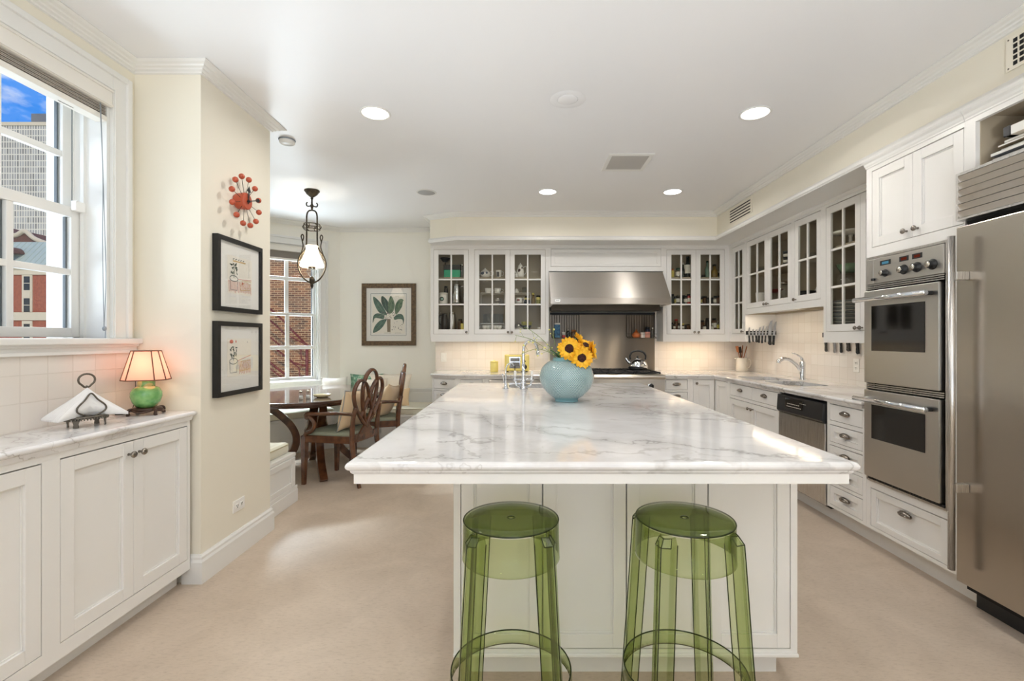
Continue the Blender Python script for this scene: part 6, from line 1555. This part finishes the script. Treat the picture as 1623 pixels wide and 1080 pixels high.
def pillow(label, M, w_, h_, t, mat, group, piping=None):
    r = thing('cushion', label, 'cushion', group=group); r.matrix_world = M
    n = 14; vs = []
    def pos(u, v, s):
        k = (1 - abs(u)**2.6)*(1 - abs(v)**2.6); pin = 1 - .07*(1 - (abs(u)*abs(v)))
        pu = u*(1 - .095*(1 - v*v)*abs(u)**2); pv = v*(1 - .095*(1 - u*u)*abs(v)**2)
        return (pu*w_/2, s*(t/2)*max(k, 0)**.55, pv*h_/2)
    m = MB()
    for s in (-1, 1):
        vs = [pos(-1 + 2*i/n, -1 + 2*j/n, s) for i in range(n+1) for j in range(n+1)]
        fs = [(i*(n+1)+j, (i+1)*(n+1)+j, (i+1)*(n+1)+j+1, i*(n+1)+j+1) for i in range(n) for j in range(n)]
        if s > 0: fs = [tuple(reversed(f)) for f in fs]
        m.add(vs, fs, True)
    m.build('cover', mat, r, merge=True)
    ed = [pos(-1 + 2*i/n, -1, 0) for i in range(n)] + [pos(1, -1 + 2*i/n, 0) for i in range(n)] + [pos(1 - 2*i/n, 1, 0) for i in range(n)] + [pos(-1, 1 - 2*i/n, 0) for i in range(n)]
    MB().tube(ed, .004, 6, closed=True).build('piping', piping or mat, r)
    return r
def chair_pillow(label, c, f_, mat, dx_=0, zc=.660, tl=13, rz=0, **k):
    return pillow(label, TR((c[0], c[1], 0)) @ Matrix.Rotation(f_, 4, 'Z') @ TR((dx_, .115, zc)) @ RX(-tl) @ RZ(rz), .40, .38, .14, mat, 'tan cushions on the armchairs', **k)
chair_pillow('tan woven cushion propped in the nearer armchair', (-1.655, 4.400), facing(-.97, .245), TANPIL, piping=GREY)
chair_pillow('tan cushion propped in the farther armchair', CH2, facing(-.966, -.258), TANPIL, dx_=.02, zc=.63, tl=24, rz=-18)
# banquette benches
def bench(name, label, loc, rot, L_, D_, back=True, end=None):
    r = thing('banquette_bench', label, 'bench', loc, rot)
    MB().box(0, L_, .03, D_, 0, .36).build('box', TRIM, r)
    MB().bbox(-.012 if end == 'l' else 0, L_ + (.012 if end == 'r' else 0), -.0, D_, .361, .392, .006).build('seat_board', TRIM, r)
    n = max(1, round(L_/.6)); pn = MB()
    for k in range(n):
        a, b = L_*k/n + .06, L_*(k+1)/n - .06
        pn.box(L_*k/n, a, .015, .03, .13, .36).box(b, L_*(k+1)/n, .015, .03, .13, .36).box(a, b, .015, .03, .30, .36).box(a, b, .015, .03, .13, .17)
    pn.box(0, L_, .010, .03, 0, .13).build('front_panel', TRIM, r)
    if end == 'r':
        e = MB().box(L_, L_ + .012, .03, D_, 0, .14).box(L_, L_ + .010, .03, .09, .14, .355).box(L_, L_ + .010, D_ - .06, D_, .14, .355).box(L_, L_ + .010, .09, D_ - .06, .31, .355).box(L_, L_ + .010, .09, D_ - .06, .14, .175)
        e.build('end_panel', TRIM, r, bevel=.003)
    if back: MB().box(0, L_, D_, D_ + .02, .392, .645).box(0, L_, D_ - .012, D_ + .02, .625, .652).box(0, L_, D_ - .006, D_, .40, .44).box(0, L_, D_ - .008, D_, .585, .60).build('back_panel', TRIM, r)
    return r
def seat_cushion(label, loc, rot, L_, D_, group='bench cushions'):
    r = thing('bench_cushion', label, 'cushion', (loc[0], loc[1], .393), rot, group)
    MB().slab(rrect(.005, L_ - .005, .005, D_ - .01, .03, 3), [(.05, .088), (.018, .084), (.004, .072), (0, .055), (0, .025), (.006, .006), (.014, .001)]).build('pad', CUSHION, r)
    pt = [(p[0], p[1], .068) for p in rrect(.006, L_ - .006, .006, D_ - .011, .03, 3)]
    MB().tube(pt, .004, 6, closed=True).build('piping', pbr('cushion_piping', hx('b9ae8c'), .9), r)
    return r
BX0 = -2.15
bench('b', 'white panelled banquette bench along the nook back wall, left of the base cabinets', (BX0, 5.67, 0), 0, -1.10 - BX0, YN - 5.67 - .022)
seat_cushion('cream seat cushion on the bench along the nook back wall', (BX0, 5.67), 0, -1.10 - BX0, .555)
bo = NEND + Vector((.65, -.76)).normalized()*.55
bench('b', 'white panelled banquette bench under the nook window, behind the dining table', (bo.x, bo.y, 0), NANG, 1.36, .528)
seat_cushion('cream seat cushion on the bench under the nook window', (bo.x, bo.y), NANG, 1.36, .52)
bench('b', 'white panelled bench end beside the pier, its cushion nearest the camera', (-1.815, 3.815, 0), R(180), 1.02, .585, back=False)
e = MB()
eb = [o for o in COL.objects if o.name.startswith('banquette_bench') and o.parent is None][-1]
MB().box(-.012, 0, .0, .585, 0, .13).box(-.016, 0, .0, .585, 0, .10).box(-.010, 0, .03, .09, .13, .36).box(-.010, 0, .52, .585, .13, .36).box(-.010, 0, .09, .52, .315, .36).box(-.010, 0, .09, .52, .13, .17).build('end_panel', TRIM, eb, bevel=.003)
seat_cushion('cream seat cushion on the bench end beside the pier', (-1.85, 3.80), R(180), .96, .57)
# scatter cushions on the back bench
def lean(x, y, z, rz, tilt): return TR((x, y, z)) @ RZ(rz) @ RX(-tilt)
pillow('cream linen cushion on the back bench, left of the farther armchair', lean(-1.74, 6.05, .655, 6, 16), .44, .42, .14, CREAMPIL, 'scatter cushions on the back bench')
pillow('cream linen cushion at the right on the back bench', lean(-1.60, 6.0, .655, -14, 18), .40, .42, .15, CREAMPIL, 'scatter cushions on the back bench')
pillow('small tan cushion low in front of the cream ones on the back bench', lean(-1.565, 5.86, .575, 10, 30), .36, .25, .12, TANPIL, 'scatter cushions on the back bench')
pillow('cream cushion half hidden behind the nearer armchair on the back bench', lean(-1.83, 5.84, .645, 20, 22), .36, .36, .14, CREAMPIL, 'scatter cushions on the back bench')
pillow('green leaf-patterned cushion behind the nearer armchair', lean(-1.98, 6.05, .66, 4, 14), .42, .40, .13, pbr('leaf_fabric', hx('5f8a72'), .9, var=(22, hx('a9bfa6'), .48, .58)), 'scatter cushions on the back bench')
pillow('white cushion under the nook window, at the corner of the benches', lean(-2.33, 5.93, .64, 32, 16), .32, .38, .14, pbr('white_linen', hx('efece4'), .9, sheen=.3), 'scatter cushions on the back bench')
for o in [q for q in COL.objects if q.name.startswith('banquette_bench')]: pass
# ------------------------------------------------------------------ contents of the glass cabinets
SHZ = {0: 1.4155, 1: 1.7355, 2: 2.0625}
def bx(px, dep=.135): return (px - VX)*(YU + dep)/F, YU + dep
def at(cx, shelf, dep=.135, ox=684., k=7.104):
    x, y = bx(ox + cx/k, dep); return (x, y, SHZ[shelf] + .0006)
def cup(label, loc, r_=.040, h=.058, mat=None, group='white cups in the glass cabinet', hand=1, rot=0, cat='cup', name='cup', flare=1.0):
    r = thing(name, label, cat, loc, rot, group); mat = mat or PORC
    MB().lathe([(0, 0), (r_*.62, 0), (r_*.66, .004), (r_*.88, h*.35), (r_*flare, h), (r_*flare - .003, h), (r_*.82, h*.35), (r_*.5, .008), (0, .008)], 20, cap=False).build('body', mat, r)
    if hand: MB().tube(bez([(hand*r_*.92, 0, h*.82), (hand*(r_ + .018), 0, h*.78), (hand*(r_ + .020), 0, h*.42), (hand*r_*.84, 0, h*.28)], 4), .0035, 6).build('handle', mat, r)
    return r
def tumbler(label, loc, r_, h, group): 
    r = thing('drinking_glass', label, 'glass', loc, 0, group)
    MB().lathe([(0, 0), (r_*.86, 0), (r_, h), (r_ - .002, h), (r_*.83, .006), (0, .006)], 18, cap=False).build('body', CLEARG, r); return r
def wire_shelf(label, x0_, x1_, shelf, h, y0_=.05, y1_=.24):
    r = thing('wire_shelf', label, 'wire shelf', (x0_, YU + y0_, SHZ[shelf])); w_ = x1_ - x0_; d_ = y1_ - y0_ - .02
    m = MB()
    for y in (0, d_): m.tube([(0, y, .001), (0, y, h), (w_, y, h), (w_, y, .001)], .003, 6)
    n = int(w_/.016)
    for k in range(n + 1): m.tube([(w_*k/n, 0, h), (w_*k/n, d_, h)], .0014, 5)
    m.build('wires', WHITEPLATE, r); return r
G1 = 'things in the single glass cabinet'
# single cabinet at the left end
loc = at(237, 2); solid('recipe_box', 'teal and black box on the top shelf of the single glass cabinet', 'box', loc, [('box', MB().bbox(-.10, .10, -.05, .05, 0, .095, .003), TEAL), ('lid', MB().bbox(-.103, .103, -.053, .053, .094, .155, .004), pbr('box_lid', hx('26231f'), .4))])
solid('strainer', 'dark bowl-shaped strainer hanging above the teal box', 'strainer', (at(150, 2)[0], YU + .16, SHZ[2] + .0006), [('stand', MB().lathe([(.035, 0), (.036, .006), (.006, .012), (.006, .20)], 14), IRON), ('bowl', MB().lathe([(0, .195), (.03, .205), (.055, .235), (.065, .25), (.062, .25), (.028, .212), (0, .203)], 18, cap=False), IRON)])
jar('glass_jar', 'clear glass storage jar right of the teal box', 'jar', at(345, 2), .040, .17, CLEARG, SILVER)
cn_ = solid('canister', 'white lidded canister with a round green emblem, middle shelf of the single cabinet', 'canister', at(133, 1, .10), [('body', MB().lathe([(0, 0), (.052, 0), (.055, .004), (.055, .112), (.050, .118)], 24), PORC), ('lid', MB().lathe([(.056, .117), (.057, .132), (.05, .138), (0, .139)], 24), PORC)])
em = MB(); em.lathe([(.026, 0), (.026, .001)], 24, M=TR((-.010, -.0545, .058)) @ RX(90)); em.build('emblem', DKGREENART, cn_)
em = MB(); em.lathe([(.017, .0012), (.017, .0022)], 24, M=TR((-.010, -.0545, .058)) @ RX(90)).build('emblem_centre', pbr('emblem_teal', hx('9fc0b8'), .6), cn_)
jar('spice_jar', 'dark jar behind the white canister, middle shelf of the single cabinet', 'jar', (at(150, 1)[0], YU + .22, SHZ[1]), .026, .235, SPICEDK, BLACK)
fr_ = solid('french_press', 'tall steel cafetiere on the middle shelf of the single cabinet', 'coffee pot', at(285, 1), [('body', MB().lathe([(0, 0), (.062, 0), (.064, .004), (.052, .22), (.048, .235), (.042, .24)], 24), CHROME), ('lid', MB().lathe([(.046, .238), (.044, .252), (.01, .262), (.008, .275), (.012, .282), (0, .288)], 20), CHROME), ('handle', MB().tube(bez([(.048, 0, .215), (.082, 0, .22), (.092, 0, .16), (.085, 0, .09)], 5), .006, 8), CHROME)])
jar('thermos', 'tall steel flask on the bottom shelf of the single cabinet', 'flask', at(235, 0), .045, .225, STEELZ, SILVER)
solid('pitcher', 'dark brown pitcher on the bottom shelf of the single cabinet', 'pitcher', at(148, 0), [('body', MB().lathe([(0, 0), (.045, 0), (.050, .06), (.040, .14), (.034, .185), (.038, .20)], 20), SPICEDK), ('handle', MB().tube(bez([(-.036, 0, .18), (-.07, 0, .17), (-.072, 0, .10), (-.048, 0, .06)], 5), .006, 8), SPICEDK)])
jar('spice_jar', 'dark red-brown jar on the bottom shelf of the single cabinet', 'jar', at(322, 0), .030, .135, SPICE, SPICEDK)
solid('tea_box', 'small yellow box at the right of the bottom shelf, single cabinet', 'box', at(352, 0, .06), [('box', MB().bbox(-.022, .022, -.03, .03, 0, .078, .002), LABELY)])
jar('glass_jar', 'clear glass jar at the left of the bottom shelf, single cabinet', 'jar', at(98, 0, .18), .030, .22, CLEARG, SILVER)
# double cabinet, left door
tpz = at(603, 2)
solid('teapot', 'white teapot with blue flowers on the top shelf', 'teapot', tpz, [('body', MB().lathe([(0, 0), (.045, 0), (.068, .03), (.070, .055), (.05, .085), (.03, .092)], 24), PORC), ('lid', MB().lathe([(.034, .09), (.028, .102), (.008, .108), (.012, .118), (0, .124)], 18), PORC), ('spout', MB().tube(bez([(-.062, 0, .035), (-.085, 0, .055), (-.095, 0, .085)], 4), [.012]*5 + [.007]*4, 8), PORC), ('handle', MB().tube(bez([(.060, 0, .075), (.098, 0, .08), (.098, 0, .035), (.066, 0, .028)], 5), .005, 8), PORC), ('flowers', MB().ell((-.02, -.060, .05), (.030, .010, .020), 10, 6).ell((.022, -.062, .055), (.016, .008, .014), 10, 6), pbr('blue_print', hx('4a5568'), .4))])
mg = cup('white mug with a dark print on the top shelf', at(757, 2), .038, .092, hand=1, group=None, name='mug', cat='mug'); MB().bbox(-.022, .006, -.0395, -.030, .012, .072, .002).build('print', pbr('mug_print', hx('4b4440'), .5), mg)
wire_shelf('white wire shelf riser on the middle shelf, left door', bx(684 + 560/7.104)[0], bx(684 + 822/7.104)[0], 1, .132)
for cx, lab in ((638, 'white cup standing on the middle wire riser, left one'), (745, 'white cup standing on the middle wire riser, right one')):
    q = at(cx, 1); cup(lab, (q[0], q[1], q[2] + .1345), .046, .062)
solid('sugar_bowl', 'silver footed sugar bowl under the middle wire riser', 'bowl', at(745, 1), [('body', MB().lathe([(.026, 0), (.028, .004), (.012, .014), (.035, .03), (.042, .048), (.036, .06)], 20), SILVER), ('lid', MB().lathe([(.037, .06), (.024, .076), (.006, .082), (.008, .09), (0, .094)], 18), SILVER)])
wire_shelf('white wire shelf riser on the bottom shelf, left door', bx(684 + 556/7.104)[0], bx(684 + 818/7.104)[0], 0, .078)
for i, cx in enumerate((600, 640, 705, 745, 788)):
    q = at(cx, 0, .10 if i % 2 else .17); tumbler('clear drinking glass, %s from the left on the bottom wire riser' % ('first', 'second', 'third', 'fourth', 'fifth')[i], (q[0], q[1], q[2] + .0805), .024, .118, 'drinking glasses on the wire riser')
for i, cx in enumerate((594, 640, 715, 765)):
    cup('white cup under the bottom wire riser, %s from the left' % ('first', 'second', 'third', 'fourth')[i], at(cx, 0, .12), .036, .056, hand=-1 if i in (0, 2) else 1)
# right door
solid('coffee_pot', 'tall white coffee pot with dark flowers on the top shelf', 'coffee pot', at(1000, 2), [('body', MB().lathe([(0, 0), (.040, 0), (.050, .03), (.046, .08), (.032, .13), (.028, .142)], 24), PORC), ('lid', MB().lathe([(.030, .141), (.022, .16), (.008, .17), (.010, .18), (0, .188)], 16), PORC), ('spout', MB().tube(bez([(-.044, 0, .05), (-.07, 0, .085), (-.08, 0, .13)], 4), [.010]*5 + [.006]*4, 8), PORC), ('handle', MB().tube(bez([(.032, 0, .13), (.075, 0, .14), (.072, 0, .07), (.048, 0, .04)], 5), .005, 8), PORC), ('flowers', MB().ell((-.012, -.040, .085), (.018, .007, .022), 10, 6).ell((.02, -.030, .12), (.010, .006, .012), 10, 6), pbr('maroon_print', hx('4f2a2a'), .4))])
cup('small white cup with red flowers beside the coffee pot', at(955, 2, .10), .026, .045, hand=0, group=None)
wire_shelf('white wire shelf riser on the middle shelf, right door', bx(684 + 930/7.104)[0], bx(684 + 1112/7.104)[0], 1, .132)
q = at(955, 1); solid('creamer', 'small white figural creamer on the right wire riser', 'creamer', (q[0], q[1], q[2] + .1345), [('body', MB().lathe([(0, 0), (.026, 0), (.030, .02), (.018, .045), (.012, .06)], 18), PORC), ('handle', MB().tube(bez([(.016, 0, .05), (.034, 0, .045), (.028, 0, .015)], 4), .003, 6), PORC)])
q = at(1045, 1); tumbler('pale frosted glass on the right wire riser', (q[0], q[1], q[2] + .1345), .032, .075, None)
solid('creamer', 'white creamer jug with red flowers under the right wire riser', 'creamer', at(985, 1, .10), [('body', MB().lathe([(0, 0), (.030, 0), (.044, .025), (.040, .055), (.034, .068), (.037, .076)], 20), PORC), ('handle', MB().tube(bez([(.036, 0, .068), (.062, 0, .072), (.058, 0, .03), (.042, 0, .022)], 5), .004, 8), PORC), ('flowers', MB().ell((-.008, -.039, .045), (.020, .008, .013), 10, 6), pbr('red_print', hx('8c3a2c'), .4))])
jar('spice_jar', 'black-labelled jar with yellow lid under the right wire riser', 'jar', at(1072, 1), .034, .10, LABELY, SPICEDK, lab=BLACK, lh=(.0, .55))
jar('syrup_bottle', 'amber bottle with yellow cap on the middle shelf', 'bottle', at(1145, 1), .026, .138, AMBER, LABELY, neck=.5)
jar('spice_jar', 'olive jar with black lid at the right of the middle shelf', 'jar', at(1203, 1), .033, .108, LABELY, BLACK, lab=pbr('olive', hx('8d8a3e'), .5), lh=(.05, .5))
for i in range(4): solid('saucer', 'white saucer in the stack under the silver bowl, %s from the bottom' % ('first', 'second', 'third', 'fourth')[i], 'saucer', (at(985, 0)[0], at(985, 0)[1], SHZ[0] + .0006 + i*.0052), [('plate', MB().lathe([(0, 0), (.04, 0), (.068, .008), (.07, .010), (.04, .004), (0, .004)], 24, cap=False), PORC)], group='stack of saucers')
q = at(978, 0); solid('sugar_bowl', 'silver lidded bowl on the stack of saucers', 'bowl', (q[0], q[1], q[2] + .0265), [('body', MB().lathe([(0, 0), (.03, 0), (.046, .016), (.05, .026)], 20), SILVER), ('lid', MB().lathe([(.05, .026), (.035, .044), (.006, .052), (.008, .062), (0, .066)], 18), SILVER)])
solid('bowl', 'black and yellow bowl with a fluted rim on the bottom shelf', 'bowl', at(1070, 0, .10), [('body', MB().lathe([(0, 0), (.034, 0), (.055, .03), (.060, .055)], 20), DKBOTTLE), ('rim', MB().lathe([(.060, .055), (.070, .085), (.075, .10), (.070, .10), (.055, .057), (0, .05)], 20, cap=False), pbr('olive_rim', hx('9a9440'), .3))])
cup('tiny white cup at the far right of the bottom shelf', at(1212, 0, .10), .024, .034, hand=0, group=None)
# spice cabinet right of the hood
def sat(cx, shelf, dep=.12): return at(cx, shelf, dep, 1050., 7.2)
rows = [(2, [(115, .022, .112, LABELY, WOODLT, None, 'slim cream bottle'), (177, .035, .115, CLEARG, DKGREENART, LABELW, 'white-labelled jar with green lid'), (235, .026, .185, DKBOTTLE, SILVER, None, 'dark green bottle'), (286, .045, .265, DKBOTTLE, BLACK, LABELW, 'tall dark bottle with cream label'), (466, .028, .045, SPICEDK, SILVER, None, 'squat dark tin'), (512, .032, .215, PALEGREEN, DKGREENART, None, 'pale green bottle'), (592, .046, .165, AMBER, BLACK, None, 'wide amber oil bottle'), (640, .026, .075, DKBOTTLE, SILVER, None, 'short dark jar with steel lid')]),
        (1, [(115, .024, .125, DKBOTTLE, BLACK, None, 'dark bottle'), (146, .028, .10, CLEARG, BLACK, LABELY, 'yellow-labelled jar'), (178, .026, .115, SPICEDK, SILVER, LABELW, 'jar with a white band'), (238, .026, .11, DKBOTTLE, BLACK, None, 'dark jar'), (267, .027, .10, CLEARG, BLACK, LABELW, 'white-labelled jar'), (300, .026, .125, LABELR, BLACK, LABELW, 'red tin'), (452, .022, .10, DKBOTTLE, BLACK, LABELY, 'yellow-banded jar'), (484, .033, .098, SPICE, BLACK, None, 'brown spice jar'), (516, .025, .08, SPICEDK, BLACK, None, 'small dark jar'), (566, .022, .085, SPICEDK, BLACK, None, 'slim dark jar'), (604, .030, .10, CLEARG, BLACK, LABELW, 'clear jar with pale label'), (636, .024, .10, SPICE, BLACK, None, 'brown jar with black lid')]),
        (0, [(105, .022, .09, SPICEDK, BLACK, None, 'dark jar with black lid'), (130, .024, .075, SPICE, BLACK, LABELW, 'brown jar with a white band'), (155, .026, .135, SPICE, LABELR, None, 'tall brown jar with red lid'), (182, .024, .085, SPICEDK, BLACK, LABELW, 'dark jar with a white band'), (228, .026, .078, SPICE, LABELY, LABELW, 'jar with a yellow lid'), (258, .022, .065, SPICEDK, BLACK, None, 'small black-lidded jar'), (292, .027, .07, SPICE, BLACK, None, 'squat brown jar'), (452, .032, .12, SPICE, BLACK, None, 'broad brown jar'), (478, .024, .055, CREAMPORC, BLACK, None, 'little cream pot'), (512, .026, .15, SPICEDK, BLACK, None, 'tall dark jar'), (562, .028, .055, CREAMPORC, SILVER, None, 'cream pot with steel lid'), (590, .034, .145, SPICE, BLACK, LABELW, 'tall jar with pale label'), (632, .030, .11, CLEARG, SILVER, LABELY, 'clear jar with yellowish label')])]
for sh, items in rows:
    for cx, r_, h, body, cap, lab, nm in items:
        jar('spice_jar' if h < .15 else 'bottle', '%s on the %s shelf of the spice cabinet' % (nm, ('bottom', 'middle', 'top')[sh]), 'jar' if h < .15 else 'bottle', sat(cx, sh, .10 + .03*(cx % 3)), r_*.92, h, body, cap, 'jars and bottles in the spice cabinet', lab, neck=.45 if h > .15 else None)
# right wall cabinets: x across depth, y along the wall
def rat(cx, cy, dep, z, ox=1180., oy=310., k=4.695):
    px = ox + cx/k; X = XU + dep; return (X, F*X/(px - VX), z + .0006)
ZB, ZS = 1.6855, 2.0306
jar('bottle', 'dark bottle with white label in the narrow corner cabinet, bottom shelf', 'bottle', (2.66, 5.47, SHZ[0] + .0006), .030, .20, DKBOTTLE, SILVER, neck=.45)
jar('bottle', 'dark bottle in the narrow corner cabinet, middle shelf', 'bottle', (2.66, 5.48, SHZ[1] + .0006), .032, .19, DKBOTTLE, BLACK, lab=LABELW, neck=.45)
cup('white jug with red flowers above the knife rack', rat(120, 700, .13, ZB), .055, .13, group=None, name='pitcher', cat='pitcher', rot=R(-90))
tumbler('clear tumbler left of the flowered jug', rat(72, 770, .12, ZB), .030, .09, None)
tumbler('clear glass bowl on the upper shelf above the knife rack', rat(130, 530, .15, ZS), .055, .075, None)
solid('bowl', 'shallow dark red bowl above the sink, lower shelf', 'bowl', rat(222, 680, .14, ZB + .0), [('stand', MB().lathe([(.03, 0), (.03, .10)], 16), CLEARG), ('bowl', MB().lathe([(0, .1005), (.03, .1005), (.09, .135), (.088, .137), (.03, .107), (0, .106)], 22, cap=False), pbr('red_lacquer', hx('7c2f28'), .3))])
jar('glass_jar', 'clip-top glass jar above the sink, lower shelf', 'jar', rat(293, 740, .12, ZB), .055, .19, CLEARG, SILVER)
for k in range(5): cup('striped black and white cup in the stack above the sink, %s from the bottom' % ('first', 'second', 'third', 'fourth', 'fifth')[k], (rat(318, 490, .14, 0)[0], rat(318, 490, .14, 0)[1], ZS + .0006 + k*.030), .040, .032, mat=PORC if k % 2 else pbr('black_stripe', hx('26262a'), .3), hand=0, group='stack of striped cups')
solid('dish', 'shallow glass dish on the upper shelf above the sink', 'dish', rat(225, 520, .14, ZS), [('bowl', MB().lathe([(0, 0), (.05, 0), (.085, .045), (.082, .046), (.05, .006), (0, .005)], 22, cap=False), CLEARG)])
cup('white bowl on the upper shelf of the short single cabinet', rat(442, 460, .14, ZS), .075, .075, hand=0, group=None, name='bowl', cat='bowl')
cup('grey glass bowl beside the white one in the short single cabinet', rat(505, 440, .16, ZS), .065, .06, mat=CLEARG, hand=0, group=None, name='bowl', cat='bowl')
r = thing('platter', 'white platter leaning in the short single cabinet, lower shelf', 'platter', (2.745, F*2.745/(1180 + 512/4.695 - VX), ZB + .135), (R(0), R(-62), R(20)))
MB().lathe([(0, 0), (.085, 0), (.125, .014), (.128, .018), (.085, .006), (0, .005)], 28, cap=False).build('dish', PORC, r)
solid('bowl', 'dark pan on the lower shelf of the short single cabinet', 'pan', rat(452, 700, .11, ZB), [('body', MB().lathe([(0, 0), (.07, 0), (.085, .06), (.082, .06), (.068, .006), (0, .006)], 24, cap=False), IRON), ('handle', MB().tube([(0, .08, .05), (0, .17, .07)], .007, 8), IRON)])
def cakestand(label, loc):
    return solid('cake_stand', label, 'cake stand', loc, [('foot', MB().lathe([(.055, 0), (.05, .006), (.016, .02), (.012, .07), (.02, .095)], 24), PORC), ('plate', MB().lathe([(0, .095), (.13, .098), (.145, .106), (.145, .118), (.135, .108), (0, .104)], 36, cap=False), PORC)])
cakestand('white footed cake stand on the top shelf of the tall plate cabinet', rat(790, 350, .17, SHZ[2]))
solid('bowl', 'green glass bowl on the middle shelf of the tall plate cabinet', 'bowl', (rat(785, 0, .16, 0)[0], rat(785, 0, .16, 0)[1], SHZ[1] + .0006), [('stack', MB().lathe([(.10, 0), (.105, .012), (.105, .10), (0, .101)], 24), CLEARG), ('bowl', MB().lathe([(0, .1015), (.06, .1015), (.10, .175), (.097, .175), (.055, .107), (0, .107)], 28, cap=False), pbr('green_glass', hx('63805c'), .1, coat=.4))])
tumbler('clear wine glass on the middle shelf of the tall plate cabinet', (rat(705, 0, .14, 0)[0], rat(705, 0, .14, 0)[1], SHZ[1] + .0006), .032, .15, None)
pb = rat(785, 0, .16, 0)
for k in range(13):
    r = thing('dinner_plate', 'grey-rimmed dinner plate in the tall stack by the ovens', 'plate', (pb[0], pb[1], SHZ[0] + .0006 + k*.0155), 0, 'stack of dinner plates')
    MB().lathe([(0, 0), (.075, 0), (.125, .012), (.128, .014), (.076, .006), (0, .005)], 28, cap=False).build('plate', PORC if k % 2 else pbr('plate_grey', hx('8f9496'), .25), r)
# made-up uplighter behind the camera, a fixture for the ceiling fill lamp
fl = thing('fill_uplighter', 'made-up low bronze uplighter added behind the camera to hold the fill lamp', 'lamp', (.5, -1.5, 0))
MB().lathe([(0, 0), (.17, 0), (.17, .012), (.03, .03), (.014, .05)], 28).build('base', BRONZE, fl)
MB().tube([(0, 0, .04), (0, 0, .66)], .013, 12).build('pole', BRONZE, fl)
MB().lathe([(.03, .64), (.16, .66), (.30, .72), (.37, .79), (.365, .79), (.29, .725), (.15, .67), (0, .655)], 40, cap=False).build('lamp_shade', BRONZE, fl)
